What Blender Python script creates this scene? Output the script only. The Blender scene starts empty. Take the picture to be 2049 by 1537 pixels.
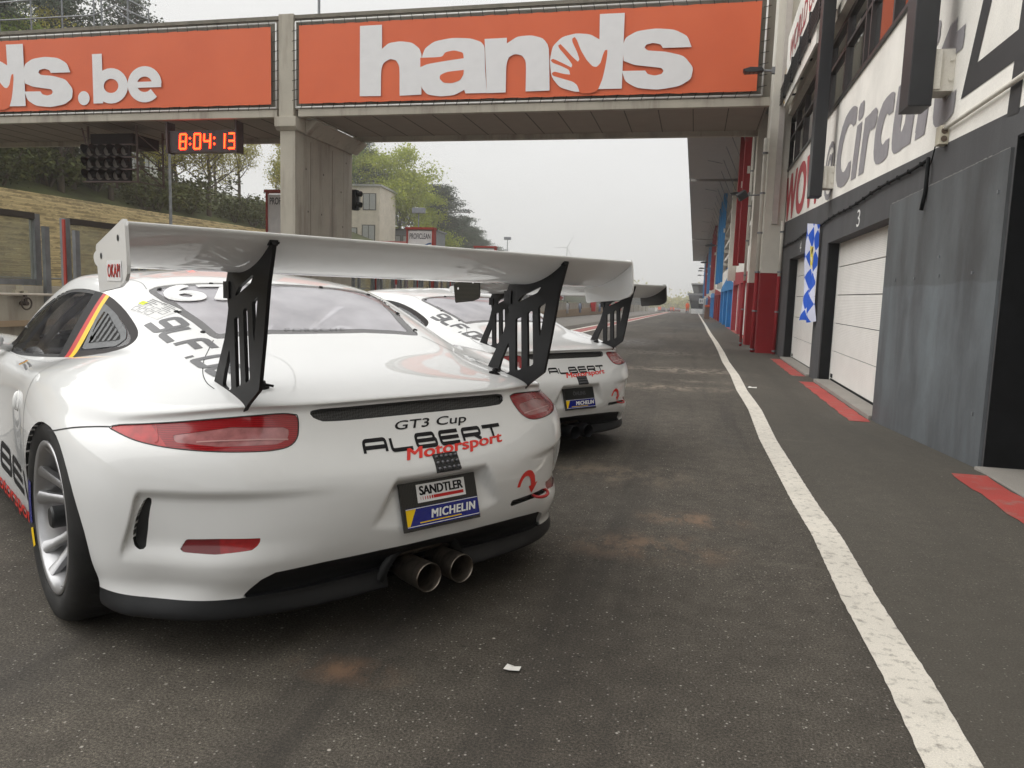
import bpy, bmesh, math, random
import numpy as np
from mathutils import Vector, Matrix
from mathutils.bvhtree import BVHTree
random.seed(7); np.random.seed(7)
S = bpy.context.scene
COL = S.collection
# ------------------------------------------------------------------ camera
CAM_F, CAM_YAW, CAM_PITCH, CAM_ROLL, CAM_H = 1531.7, 0.2294, 0.11845, 0.03166, 1.1047
def camera():
    cd = bpy.data.cameras.new('camera'); cd.sensor_fit = 'HORIZONTAL'; cd.sensor_width = 36.0
    cd.lens = CAM_F / 2049.0 * 36.0; cd.clip_start = 0.05; cd.clip_end = 6000
    o = bpy.data.objects.new('camera', cd); COL.objects.link(o)
    cy, sy = math.cos(CAM_YAW), math.sin(CAM_YAW)
    f = Vector((-sy*math.cos(CAM_PITCH), cy*math.cos(CAM_PITCH), -math.sin(CAM_PITCH)))
    r = Vector((cy, sy, 0)); u = r.cross(f)
    c, s = math.cos(CAM_ROLL), math.sin(CAM_ROLL)
    r2 = r*c + u*s; u2 = u*c - r*s
    M = Matrix((r2, u2, -f)).transposed().to_4x4(); M.translation = (0, 0, CAM_H)
    o.matrix_world = M; S.camera = o
camera()
# ------------------------------------------------------------------ sky and light (overcast morning)
SUN_EL, SUN_ROT = math.radians(42), math.radians(255)
def world():
    w = bpy.data.worlds.new('World'); S.world = w; w.use_nodes = True
    nt = w.node_tree; N = nt.nodes; L = nt.links; N.clear()
    out = N.new('ShaderNodeOutputWorld'); bg = N.new('ShaderNodeBackground'); L.new(bg.outputs[0], out.inputs[0])
    sky = N.new('ShaderNodeTexSky'); sky.sky_type = 'NISHITA'; sky.sun_disc = False
    sky.sun_elevation = SUN_EL; sky.sun_rotation = SUN_ROT; sky.dust_density = 4; sky.air_density = 1.5
    hs = N.new('ShaderNodeHueSaturation'); hs.inputs['Saturation'].default_value = 0.03; L.new(sky.outputs[0], hs.inputs['Color'])
    tc = N.new('ShaderNodeTexCoord'); mp = N.new('ShaderNodeMapping'); mp.inputs['Scale'].default_value = (1, 1, 3.2)
    L.new(tc.outputs['Generated'], mp.inputs[0])
    nz = N.new('ShaderNodeTexNoise'); nz.inputs['Scale'].default_value = 1.6; nz.inputs['Detail'].default_value = 5; nz.inputs['Roughness'].default_value = .55
    L.new(mp.outputs[0], nz.inputs['Vector'])
    cr = N.new('ShaderNodeValToRGB'); e = cr.color_ramp.elements
    e[0].position = .30; e[0].color = (5.75, 5.75, 5.62, 1); e[1].position = .72; e[1].color = (6.9, 6.9, 6.85, 1)
    L.new(nz.outputs['Fac'], cr.inputs[0])
    mx = N.new('ShaderNodeMix'); mx.data_type = 'RGBA'; mx.inputs[0].default_value = .88     # closed cloud deck over the clear sky
    L.new(hs.outputs[0], mx.inputs[6]); L.new(cr.outputs[0], mx.inputs[7])
    # an overcast sky is brighter overhead than at the horizon
    sx = N.new('ShaderNodeSeparateXYZ'); L.new(tc.outputs['Generated'], sx.inputs[0]); mr = N.new('ShaderNodeMapRange'); mr.interpolation_type = 'SMOOTHSTEP'
    for i, v in enumerate((.25, .95, 1.0, 1.5)): mr.inputs[i+1].default_value = v
    L.new(sx.outputs[2], mr.inputs[0]); vm = N.new('ShaderNodeVectorMath'); vm.operation = 'SCALE'; L.new(mx.outputs[2], vm.inputs[0]); L.new(mr.outputs[0], vm.inputs[3])
    L.new(vm.outputs[0], bg.inputs['Color']); bg.inputs['Strength'].default_value = 0.105
world()
def sun():
    ld = bpy.data.lights.new('sun', 'SUN'); ld.energy = 1.5; ld.angle = math.radians(80); ld.color = (1, .98, .95)
    o = bpy.data.objects.new('sun', ld); COL.objects.link(o)
    d = Vector((math.sin(SUN_ROT)*math.cos(SUN_EL), math.cos(SUN_ROT)*math.cos(SUN_EL), math.sin(SUN_EL)))
    o.rotation_euler = d.to_track_quat('Z', 'Y').to_euler(); o.location = (0, 0, 40)
sun()
S.view_settings.view_transform = 'Standard'; S.view_settings.look = 'None'
S.cycles.volume_bounces = 2
S.view_settings.exposure = 0.42; S.view_settings.gamma = 1.0
# ------------------------------------------------------------------ helpers
def new_mat(name):
    m = bpy.data.materials.new(name); m.use_nodes = True
    return m, m.node_tree.nodes, m.node_tree.links, m.node_tree.nodes['Principled BSDF']
def setp(b, **k):
    for a, v in k.items():
        i = b.inputs[a.replace('_', ' ')]
        i.default_value = (v[0], v[1], v[2], 1) if isinstance(v, tuple) and len(v) == 3 else v
def noise(N, L, scale, detail=4, rough=.55, vec=None, coord='Object', stretch=None):
    n = N.new('ShaderNodeTexNoise'); n.inputs['Scale'].default_value = scale; n.inputs['Detail'].default_value = detail; n.inputs['Roughness'].default_value = rough
    if vec is None:
        tc = N.new('ShaderNodeTexCoord'); vec = tc.outputs[coord]
    if stretch:
        mp = N.new('ShaderNodeMapping'); mp.inputs['Scale'].default_value = stretch; L.new(vec, mp.inputs[0]); vec = mp.outputs[0]
    L.new(vec, n.inputs['Vector']); return n.outputs['Fac']
def ramp(N, L, fac, stops):
    r = N.new('ShaderNodeValToRGB'); el = r.color_ramp.elements
    while len(el) < len(stops): el.new(.5)
    for e, (p, c) in zip(el, stops):
        e.position = p; e.color = (c[0], c[1], c[2], 1) if not isinstance(c, (int, float)) else (c, c, c, 1)
    L.new(fac, r.inputs[0]); return r.outputs[0]
def mixc(N, L, fac, a, b, mode='MIX'):
    m = N.new('ShaderNodeMix'); m.data_type = 'RGBA'; m.blend_type = mode
    for s, v in ((0, fac), (6, a), (7, b)):
        if isinstance(v, (int, float)): m.inputs[s].default_value = v
        elif isinstance(v, tuple): m.inputs[s].default_value = (v[0], v[1], v[2], 1)
        else: L.new(v, m.inputs[s])
    return m.outputs[2]
def bump(N, L, b, h, strength=.3, dist=.01):
    n = N.new('ShaderNodeBump'); n.inputs['Strength'].default_value = strength; n.inputs['Distance'].default_value = dist
    L.new(h, n.inputs['Height']); L.new(n.outputs[0], b.inputs['Normal'])
MATS = {}
def flat(name, col, rough=.5, metal=0.0, var=.08, scale=6, spec=.5, coat=0.0, bmp=0.0, bscale=60):
    """plain paint / plastic / metal with a little procedural unevenness"""
    if name in MATS: return MATS[name]
    m, N, L, b = new_mat(name); setp(b, Roughness=rough, Metallic=metal, Specular_IOR_Level=spec)
    if coat: setp(b, Coat_Weight=coat, Coat_Roughness=.04)
    f = noise(N, L, scale, 5)
    c = ramp(N, L, f, [(.3, tuple(x*(1-var) for x in col)), (.7, tuple(min(1, x*(1+var)) for x in col))])
    L.new(c, b.inputs['Base Color'])
    if bmp: bump(N, L, b, noise(N, L, bscale, 3), bmp, .004)
    MATS[name] = m; return m
def link(name, me, mat=None, parent=None, label=None, cat=None, group=None, kind=None):
    o = bpy.data.objects.new(name, me); COL.objects.link(o)
    if mat is not None and me is not None:
        for mm in (mat if isinstance(mat, (list, tuple)) else [mat]): me.materials.append(mm)
    if parent is not None: o.parent = parent
    if label: o['label'] = label
    if cat: o['category'] = cat
    if group: o['group'] = group
    if kind: o['kind'] = kind
    return o
def empty(name, loc=(0, 0, 0), rz=0.0, label=None, cat=None, group=None):
    o = link(name, None, None, None, label, cat, group); o.location = loc; o.rotation_euler = (0, 0, rz); o.empty_display_size = .2
    return o
def copy_thing(o, label=None, group=None, parent=None, loc=None, rz=None):
    c = o.copy(); COL.objects.link(c); c.parent = parent
    if label: c['label'] = label
    if group: c['group'] = group
    if loc is not None: c.location = loc
    if rz is not None: c.rotation_euler = (0, 0, rz)
    for ch in o.children: copy_thing(ch, parent=c)
    return c
class MB:
    def __init__(s): s.v = []; s.f = []; s.m = []; s.mi = 0
    def add(s, vs, fs):
        b = len(s.v); s.v += [tuple(map(float, p)) for p in vs]
        for f in fs: s.f.append([b+i for i in f]); s.m.append(s.mi)
        return s
    def box(s, c, d, rz=0.0, taper=1.0):
        x, y, z = d[0]/2, d[1]/2, d[2]/2; ca, sa = math.cos(rz), math.sin(rz); vs = []
        for k, (sz, t) in enumerate(((-1, 1), (1, taper))):
            for sx, sy in ((-1, -1), (1, -1), (1, 1), (-1, 1)):
                a, b = sx*x*t, sy*y*t; vs.append((c[0]+a*ca-b*sa, c[1]+a*sa+b*ca, c[2]+sz*z))
        return s.add(vs, [(3, 2, 1, 0), (4, 5, 6, 7), (0, 1, 5, 4), (1, 2, 6, 5), (2, 3, 7, 6), (3, 0, 4, 7)])
    def bx(s, x0, x1, y0, y1, z0, z1): return s.box(((x0+x1)/2, (y0+y1)/2, (z0+z1)/2), (x1-x0, y1-y0, z1-z0))
    def quad(s, *p): return s.add(p, [tuple(range(len(p)))])
    def tube(s, pts, r, n=8, cap=True):
        pts = [Vector(p) for p in pts]; rs = r if isinstance(r, (list, tuple)) else [r]*len(pts); rings = []
        up = None
        for i, p in enumerate(pts):
            t = (pts[min(i+1, len(pts)-1)] - pts[max(i-1, 0)]).normalized()
            if up is None: up = Vector((0, 0, 1)) if abs(t.z) < .9 else Vector((1, 0, 0))
            a = t.cross(up).normalized(); b = a.cross(t).normalized(); up = b
            rings.append([p + (a*math.cos(2*math.pi*k/n) + b*math.sin(2*math.pi*k/n))*rs[i] for k in range(n)])
        vs = [q for rg in rings for q in rg]; fs = []
        for i in range(len(pts)-1):
            for k in range(n): fs.append((i*n+k, i*n+(k+1) % n, (i+1)*n+(k+1) % n, (i+1)*n+k))
        if cap: fs += [tuple(range(n-1, -1, -1)), tuple(range((len(pts)-1)*n, len(pts)*n))]
        return s.add(vs, fs)
    def lathe(s, prof, n=32, axis='Z', c=(0, 0, 0), closed=False):
        """prof: list of (radius, height)"""
        vs = []
        for r, h in prof:
            for k in range(n):
                a = 2*math.pi*k/n; x, y = r*math.cos(a), r*math.sin(a)
                p = {'Z': (x, y, h), 'X': (h, x, y), 'Y': (y, h, x)}[axis]
                vs.append((p[0]+c[0], p[1]+c[1], p[2]+c[2]))
        m = len(prof); fs = []
        for i in range(m if closed else m-1):
            j = (i+1) % m
            for k in range(n): fs.append((i*n+k, i*n+(k+1) % n, j*n+(k+1) % n, j*n+k))
        return s.add(vs, fs)
    def prism(s, poly, a, b, axis='X'):
        """2-D polygon (list of pairs) extruded between a and b along axis; pairs are the two remaining axes in order"""
        n = len(poly); P = lambda q, t: {'X': (t, q[0], q[1]), 'Y': (q[0], t, q[1]), 'Z': (q[0], q[1], t)}[axis]
        vs = [P(q, a) for q in poly] + [P(q, b) for q in poly]
        fs = [tuple(range(n-1, -1, -1)), tuple(range(n, 2*n))] + [(i, (i+1) % n, n+(i+1) % n, n+i) for i in range(n)]
        return s.add(vs, fs)
    def mesh(s, name, smooth=False, fix=True):
        me = bpy.data.meshes.new(name); me.from_pydata(s.v, [], s.f)
        if any(s.m): me.polygons.foreach_set('material_index', s.m)
        if fix:
            bm = bmesh.new(); bm.from_mesh(me); bmesh.ops.recalc_face_normals(bm, faces=bm.faces); bm.to_mesh(me); bm.free()
        if smooth: me.polygons.foreach_set('use_smooth', [True]*len(me.polygons)); 
        me.update(); return me
    def build(s, name, mat=None, parent=None, smooth=False, sharp=None, bevel=0.0, **k):
        me = s.mesh(name, smooth)
        if bevel:
            bm = bmesh.new(); bm.from_mesh(me)
            ed = [e for e in bm.edges if len(e.link_faces) == 2 and e.calc_face_angle(0) > .6]
            bmesh.ops.bevel(bm, geom=ed, offset=bevel, segments=2, affect='EDGES', profile=.6); bm.to_mesh(me); bm.free()
        if sharp: me.set_sharp_from_angle(angle=math.radians(sharp))
        return link(name, me, mat, parent, **k)
def set_normals(me, nrm):
    me.polygons.foreach_set('use_smooth', [True]*len(me.polygons))
    me.normals_split_custom_set_from_vertices([tuple(n) for n in nrm])
def sstep(x, a, b):
    t = np.clip((np.asarray(x, float)-a)/(b-a), 0, 1); return t*t*(3-2*t)
def poly_sdf(px, py, poly):
    """signed distance to a polygon, negative inside"""
    P = np.asarray(poly, float); px = np.asarray(px, float); py = np.asarray(py, float)
    d = np.full(px.shape, 1e9); ins = np.zeros(px.shape, bool); n = len(P)
    for i in range(n):
        a, b = P[i], P[(i+1) % n]; e = b-a
        wx, wy = px-a[0], py-a[1]; t = np.clip((wx*e[0]+wy*e[1])/max(e@e, 1e-12), 0, 1)
        d = np.minimum(d, (wx-e[0]*t)**2 + (wy-e[1]*t)**2)
        c = (a[1] <= py) != (b[1] <= py)
        with np.errstate(divide='ignore', invalid='ignore'):
            xi = a[0] + (py-a[1])*e[0]/(e[1] if e[1] else 1e-12)
        ins ^= c & (px < xi)
    return np.where(ins, -np.sqrt(d), np.sqrt(d))
def smooth_poly(P, it=2):
    """Chaikin rounding of a closed polygon"""
    for _ in range(it):
        Q = []
        for i in range(len(P)):
            a, b = P[i], P[(i+1) % len(P)]
            Q += [tuple(.75*x+.25*y for x, y in zip(a, b)), tuple(.25*x+.75*y for x, y in zip(a, b))]
        P = Q
    return P
# ------------------------------------------------------------------ ground
def gz(X, Y):
    a = np.interp(Y, [0, 3, 4.5, 9, 20, 45, 130, 250, 600, 2500], [0, 0, -.04, -.05, -.15, -.40, -1.26, -3.36, -6, -6])
    b = np.interp(Y, [0, 5.6, 8.9, 20, 30, 130, 250, 600, 2500], [0, 0, -.17, -.18, -.25, -1.26, -3.36, -6, -6])
    t = np.clip((np.asarray(X, float)-.75)/.95, 0, 1); t = t*t*(3-2*t)
    return a*(1-t) + b*t
def asphalt(name='asphalt'):
    m, N, L, b = new_mat(name); setp(b, Roughness=.83, Specular_IOR_Level=.38)
    tc = N.new('ShaderNodeTexCoord'); v = tc.outputs['Object']
    big = noise(N, L, .55, 6, .6, v, stretch=(1, .45, 1)); fine = noise(N, L, 140, 3, .7, v); mid = noise(N, L, 9, 6, .65, v); streak = noise(N, L, .9, 7, .7, v, stretch=(.55, 2.6, 1))
    base = ramp(N, L, big, [(.30, (.058, .049, .039)), (.5, (.085, .074, .060)), (.72, (.120, .105, .085))])
    base = mixc(N, L, 1.0, base, ramp(N, L, mid, [(.3, .78), (.7, 1.22)]), 'MULTIPLY'); base = mixc(N, L, 1.0, base, ramp(N, L, fine, [(.34, .42), (.5, .95), (.68, 1.75)]), 'MULTIPLY')
    grit = noise(N, L, 420, 2, .8, v); base = mixc(N, L, .8, base, ramp(N, L, grit, [(.36, .40), (.52, 1.0), (.66, 2.0)]), 'MULTIPLY')
    # pale stone chips showing in the surface
    for sc, th, am in ((9, .035, .95), (17, .055, .8), (34, .09, .65), (70, .15, .5)):
        vo = N.new('ShaderNodeTexVoronoi'); vo.inputs['Scale'].default_value = sc; vo.inputs['Randomness'].default_value = 1; L.new(v, vo.inputs['Vector'])
        sp = N.new('ShaderNodeSeparateColor'); L.new(vo.outputs['Color'], sp.inputs[0])
        keep = ramp(N, L, sp.outputs[0], [(.72, 0), (.76, 1)]); dot = ramp(N, L, vo.outputs['Distance'], [(th*.7, 1), (th*1.6, 0)])
        f = N.new('ShaderNodeMath'); f.operation = 'MULTIPLY'; L.new(keep, f.inputs[0]); L.new(dot, f.inputs[1])
        f2 = N.new('ShaderNodeMath'); f2.operation = 'MULTIPLY'; L.new(f.outputs[0], f2.inputs[0]); f2.inputs[1].default_value = am
        base = mixc(N, L, f2.outputs[0], base, (.62, .58, .52))
    crk = ramp(N, L, noise(N, L, 34, 4, .75, v, stretch=(.35, 1.6, 1)), [(.30, 1), (.37, 0)]); base = mixc(N, L, crk, base, (.022, .02, .018))
    # tyre rubber drawn along the lane
    rub = ramp(N, L, noise(N, L, 1.0, 5, .6, v, stretch=(2.6, .10, 1)), [(.52, 0), (.66, .55)]); base = mixc(N, L, rub, base, (.034, .030, .026))
    dust = ramp(N, L, streak, [(.60, 0), (.76, .42)]); base = mixc(N, L, dust, base, (.19, .165, .135))
    # sandy smears and rusty stains where they lie on the lane
    sep = N.new('ShaderNodeSeparateXYZ'); L.new(v, sep.inputs[0])
    def blob(cx, cy, rx, ry):
        a = N.new('ShaderNodeVectorMath'); a.operation = 'SUBTRACT'; L.new(v, a.inputs[0]); a.inputs[1].default_value = (cx, cy, 0)
        c = N.new('ShaderNodeVectorMath'); c.operation = 'MULTIPLY'; L.new(a.outputs[0], c.inputs[0]); c.inputs[1].default_value = (1/rx, 1/ry, 0)
        l = N.new('ShaderNodeVectorMath'); l.operation = 'LENGTH'; L.new(c.outputs[0], l.inputs[0]); return ramp(N, L, l.outputs['Value'], [(.15, 1), (1, 0)])
    speck = ramp(N, L, noise(N, L, 7, 7, .75, v, stretch=(1, .5, 1)), [(.44, 0), (.62, 1)])
    for cx, cy, rx, ry, col, am in ((0, 13.0, 1.5, .8, (.34, .29, .23), .9), (-.3, 10.2, 1.2, .5, (.30, .25, .19), .8), (.3, 11.2, .9, .3, (.30, .26, .20), .6), (-.15, 3.4, .5, .30, (.23, .15, .10), .75), (.05, 3.95, .35, .2, (.27, .17, .11), .7), (-.92, 1.95, .22, .10, (.22, .13, .08), .8), (-.5, 4.9, .9, .4, (.20, .155, .115), .7), (-.7, 17.5, 2.0, 1.2, (.26, .23, .19), .7), (-1.8, 22, 1.2, 3, (.30, .30, .30), .6)):
        f = N.new('ShaderNodeMath'); f.operation = 'MULTIPLY'; L.new(speck, f.inputs[0]); L.new(blob(cx, cy, rx, ry), f.inputs[1]); f2 = N.new('ShaderNodeMath'); f2.operation = 'MULTIPLY'; L.new(f.outputs[0], f2.inputs[0]); f2.inputs[1].default_value = am
        base = mixc(N, L, f2.outputs[0], base, col)
    # older, tighter surface between the white line and the garages
    side = ramp(N, L, sep.outputs[0], [(.70, 0), (.72, 1)]); base = mixc(N, L, side, base, mixc(N, L, .55, base, (.088, .080, .066)))
    # damp patches: darker and smoother
    damp = ramp(N, L, noise(N, L, .45, 4, .6, v, stretch=(1.0, .5, 1)), [(.60, 0), (.72, 1)])
    base = mixc(N, L, damp, base, mixc(N, L, 1.0, base, (.62, .62, .64), 'MULTIPLY')); L.new(base, b.inputs['Base Color'])
    L.new(ramp(N, L, damp, [(0, .84), (1, .50)]), b.inputs['Roughness'])
    hs = N.new('ShaderNodeMath'); hs.operation = 'ADD'; L.new(fine, hs.inputs[0]); L.new(grit, hs.inputs[1]); bump(N, L, b, hs.outputs[0], .55, .006)
    return m
def paint_mat(name, col, wear=.5, tint=(.10, .09, .08), scale=22):
    m, N, L, b = new_mat(name); setp(b, Roughness=.7); tc = N.new('ShaderNodeTexCoord'); v = tc.outputs['Object']
    a = noise(N, L, scale, 8, .7, v); g = noise(N, L, 2.2, 6, .6, v); h = noise(N, L, 230, 3, .7, v)
    c = ramp(N, L, g, [(.3, tuple(x*.80 for x in col)), (.7, col)]); c = mixc(N, L, 1.0, c, ramp(N, L, h, [(.3, .80), (.7, 1.12)]), 'MULTIPLY')
    w = ramp(N, L, a, [(.58+.1*(1-wear), 0), (.74+.1*(1-wear), .8)]); c = mixc(N, L, w, c, tint); L.new(c, b.inputs['Base Color']); bump(N, L, b, h, .5, .005); return m
def sheet(name, xs, ys, mat, lift=.0, kind='structure', f=gz, jit=None):
    X, Y = np.meshgrid(xs, ys); 
    if jit is not None: X = X + jit(X, Y)
    Z = f(X, Y)+lift; V = np.stack([X, Y, Z], -1).reshape(-1, 3); n = X.shape[1]; idx = np.arange(V.shape[0]).reshape(X.shape)
    F = np.stack([idx[:-1, :-1], idx[:-1, 1:], idx[1:, 1:], idx[1:, :-1]], -1).reshape(-1, 4)
    me = bpy.data.meshes.new(name); me.from_pydata(V.tolist(), [], F.tolist()); me.polygons.foreach_set('use_smooth', [True]*len(F))
    return link(name, me, mat, kind=kind)
ASPH = asphalt()
XS = [-300, -200, -120, -60, -40, -30, -24, -18, -12, -9, -6, -4, -3, -2, -1, 0, .6, .75, .9, 1.05, 1.2, 1.35, 1.5, 1.7, 2.0, 2.5, 4, 8, 30, 120]
YS = [-80, -40, -20, -8, -3, 0, 1, 2, 3, 3.5, 4, 4.5, 5.1, 5.6, 6.2, 7, 7.8, 8.5, 8.9, 9.5, 11, 13, 16, 20, 25, 30, 37, 45, 60, 80, 110, 150, 190, 230, 300, 420, 600, 690]
sheet('ground', XS, YS, ASPH)
WHITE = paint_mat('white_road_paint', (.80, .75, .66), 1.5, (.19, .17, .145), 26)
KNOT = np.concatenate([[-3], np.array([.3, 1.35, 2.35, 3.0, 3.88, 4.9, 6.6, 8.4, 10.3, 12.6, 15.5, 19, 24, 32, 45, 70, 130])])
def wob(X, Y):
    o = np.interp(Y, np.repeat(KNOT, 2)+np.tile([-.04, .04], len(KNOT)), np.repeat([0, .006, -.012, .004, -.006, .014, .0, -.016, .012, -.012, .01, -.015, .01, .015, -.01, .01, 0, 0][:len(KNOT)], 1).repeat(2))
    return o + .0008*np.sin(Y*57+X*90)+.0026*(np.random.rand(*Y.shape)-.5)
sheet('lane_line', [.607, .64, .675, .71, .745], np.concatenate([np.arange(-3, 12, .03), np.arange(12, 16, .08), np.arange(16, 60, .5), np.arange(60, 135, 3)]), WHITE, .004, jit=wob)
REDP = paint_mat('red_road_paint', (.44, .062, .05), 1.5, (.24, .20, .165), 4.5)
for i, (y0, y1) in enumerate(((1.2, 5.55), (8.9, 13.05), (14.0, 17.95), (22.4, 26.2), (27.3, 31.3), (33, 37.5), (39, 43.5))):
    sheet('red_bay_strip', [1.72, 1.78, 1.84, 1.90, 1.935], np.linspace(y0, y1, 40), REDP, .004, jit=lambda X, Y: .008*np.sin(Y*9+X*30)+.005*np.sin(Y*23))
REDL = paint_mat('worn_red_line', (.38, .10, .09), .5, (.2, .16, .15), 4)
sheet('pit_exit_line', [-4.42, -4.1, -3.95], np.linspace(5, 160, 80), REDL, .004); sheet('pale_exit_line', [-4.62, -4.47], np.linspace(5, 160, 80), WHITE, .004); sheet('pale_exit_line', [-3.92, -3.80], np.linspace(5, 160, 80), WHITE, .004)
CONC_A = paint_mat('pale_concrete_apron', (.30, .28, .25), .4)
sheet('wall_side_lane', [-8.7, -7.5, -6.4, -5.4], np.linspace(-10, 160, 90), paint_mat('old_pale_asphalt', (.16, .145, .125), .3, (.1, .09, .08), 3), .004)
def litter(name, x, y, s, label):
    m = MB(); P = [(-.5, -.2, .02), (-.1, -.32, .05), (.45, -.15, .01), (.5, .2, .12), (.1, .28, .03), (-.35, .22, .16), (0, 0, .10)]
    m.add([(x+a*s, y+b*s, gz(x, y)+.006+c*s) for a, b, c in P], [(0, 1, 6), (1, 2, 6), (2, 3, 6), (3, 4, 6), (4, 5, 6), (5, 0, 6)])
    m.build(name, flat('paper_scrap', (.72, .70, .66), .8), label=label, cat='litter', group='paper scraps on the asphalt')
litter('paper_scrap', -.46, 2.09, .05, 'torn white paper scrap on the dark asphalt behind the front car'); litter('paper_scrap', .82, 10.68, .12, 'crumpled white scrap right of the white lane line')
# ------------------------------------------------------------------ race car body surface (half, then mirrored); x right, y forward, z up
def car_rows():
    R = []
    def row(z, pts):
        R.append([(p[0], p[1], p[2] if len(p) == 3 else z) for p in pts])
    F4 = [(.87, 3.92), (.71, 4.2), (.38, 4.37), (0, 4.41)]
    row(.135, [(0, .37), (.18, .37), (.36, .38), (.54, .42), (.65, .48), (.73, .58), (.79, .67), (.84, .975), (.85, 1.45), (.85, 1.95), (.85, 2.7), (.85, 3.43), (.80, 3.9), (.66, 4.15), (.36, 4.3), (0, 4.34)])
    row(.14, [(0, .30), (.2, .30), (.4, .31), (.58, .35), (.722, .428), (.818, .537), (.872, .645), (.90, .975), (.90, 1.45), (.895, 1.95), (.895, 2.7), (.90, 3.43)] + F4)
    row(.20, [(0, .315), (.2, .315), (.4, .32), (.58, .35), (.708, .412), (.798, .515), (.882, .655), (.915, .975), (.915, 1.45), (.91, 1.95), (.91, 2.7), (.91, 3.43)] + F4)
    row(.245, [(0, .265), (.2, .272), (.4, .29), (.58, .328), (.695, .40), (.785, .505), (.888, .65), (.93, .975), (.925, 1.45), (.915, 1.95), (.914, 2.7), (.92, 3.43)] + F4)
    row(.29, [(0, .222), (.2, .232), (.4, .262), (.585, .308), (.705, .385), (.80, .495), (.90, .645), (.942, .975), (.932, 1.45), (.917, 1.95), (.915, 2.7), (.925, 3.43), (.88, 3.92), (.72, 4.21), (.39, 4.38), (0, 4.42)])
    row(.37, [(0, .198), (.2, .206), (.4, .234), (.58, .286), (.715, .378), (.822, .49), (.912, .64), (.957, .975), (.942, 1.45), (.918, 1.95), (.915, 2.7), (.932, 3.43), (.885, 3.92), (.72, 4.21), (.39, 4.38), (0, 4.42)])
    row(.47, [(0, .184), (.2, .192), (.4, .224), (.58, .283), (.72, .374), (.834, .488), (.924, .632), (.972, .975), (.95, 1.45), (.914, 1.95), (.908, 2.7), (.935, 3.43), (.88, 3.92, .45), (.71, 4.2, .43), (.39, 4.36, .43), (0, 4.41, .43)])
    row(.555, [(0, .199), (.2, .205), (.4, .234), (.58, .293), (.722, .382), (.836, .494), (.926, .638), (.973, .975), (.95, 1.45), (.909, 1.95), (.901, 2.7), (.934, 3.43), (.865, 3.91, .52), (.69, 4.17, .49), (.38, 4.33, .48), (0, 4.38, .48)])
    row(.64, [(0, .272), (.2, .273), (.4, .29), (.58, .340), (.724, .422), (.83, .523), (.912, .66), (.966, .975, .64), (.945, 1.45), (.904, 1.95), (.895, 2.7), (.925, 3.43), (.835, 3.89, .58), (.66, 4.12, .54), (.36, 4.27, .53), (0, 4.32, .53)])
    row(.73, [(0, .345, .735), (.2, .345, .735), (.39, .356, .733), (.555, .416, .73), (.70, .50, .713), (.80, .587, .70), (.885, .705, .692), (.944, .975, .712), (.93, 1.45, .71), (.895, 1.95, .70), (.885, 2.7, .70), (.905, 3.43, .70), (.80, 3.87, .63), (.62, 4.05, .58), (.34, 4.18, .57), (0, 4.22, .57)])
    row(.765, [(0, .330, .757), (.2, .330, .757), (.39, .342, .756), (.555, .403, .752), (.692, .492, .74), (.788, .583, .732), (.862, .71, .738), (.908, .975, .778), (.902, 1.45, .76), (.877, 1.95, .733), (.87, 2.7, .733), (.875, 3.43, .745), (.755, 3.85, .675), (.57, 3.98, .625), (.31, 4.08, .61), (0, 4.11, .61)])
    row(.79, [(0, .425, .786), (.2, .425, .787), (.39, .44, .787), (.545, .498, .784), (.665, .585, .771), (.745, .68, .771), (.80, .80, .79), (.842, .99, .826), (.853, 1.45, .788), (.842, 1.95, .75), (.84, 2.7, .75), (.81, 3.43, .785), (.68, 3.78, .718), (.50, 3.85, .675), (.27, 3.92, .67), (0, 3.94, .67)])
    row(.84, [(0, .70, .838), (.2, .70, .838), (.37, .715, .837), (.50, .752, .834), (.60, .812, .825), (.668, .885, .829), (.714, .98, .846), (.757, 1.13, .852), (.802, 1.47, .81), (.817, 1.95, .766), (.812, 2.7, .765), (.73, 3.3, .79), (.60, 3.5, .765), (.43, 3.55, .745), (.22, 3.6, .745), (0, 3.61, .745)])
    row(.9, [(0, .985, .908), (.2, .977, .908), (.36, .953, .905), (.455, .935, .90), (.535, .955, .894), (.598, 1.0, .888), (.647, 1.085, .881), (.695, 1.22, .868), (.767, 1.5, .826), (.80, 1.95, .784), (.79, 2.6, .776), (.70, 2.86, .79), (.61, 2.94, .80), (.47, 3.02, .815), (.25, 3.09, .83), (0, 3.11, .835)])
    row(1., [(0, 1.215, 1.013), (.2, 1.205, 1.011), (.375, 1.185, 1.0), (.475, 1.165, .985), (.555, 1.185, .972), (.605, 1.225, .965), (.638, 1.30, .955), (.667, 1.42, .948), (.702, 1.6, .935), (.728, 1.95, .93), (.722, 2.40, .925), (.672, 2.64, .92), (.575, 2.72, .94), (.43, 2.75, .965), (.22, 2.8, .98), (0, 2.82, .985)])
    row(1.1, [(0, 1.475, 1.106), (.2, 1.47, 1.103), (.38, 1.455, 1.092), (.485, 1.445, 1.078), (.55, 1.46, 1.065), (.583, 1.505, 1.06), (.60, 1.57, 1.06), (.613, 1.65, 1.064), (.622, 1.76, 1.072), (.632, 1.97, 1.08), (.628, 2.2, 1.078), (.592, 2.35, 1.072), (.505, 2.41, 1.08), (.37, 2.43, 1.095), (.19, 2.46, 1.105), (0, 2.47, 1.11)])
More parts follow.
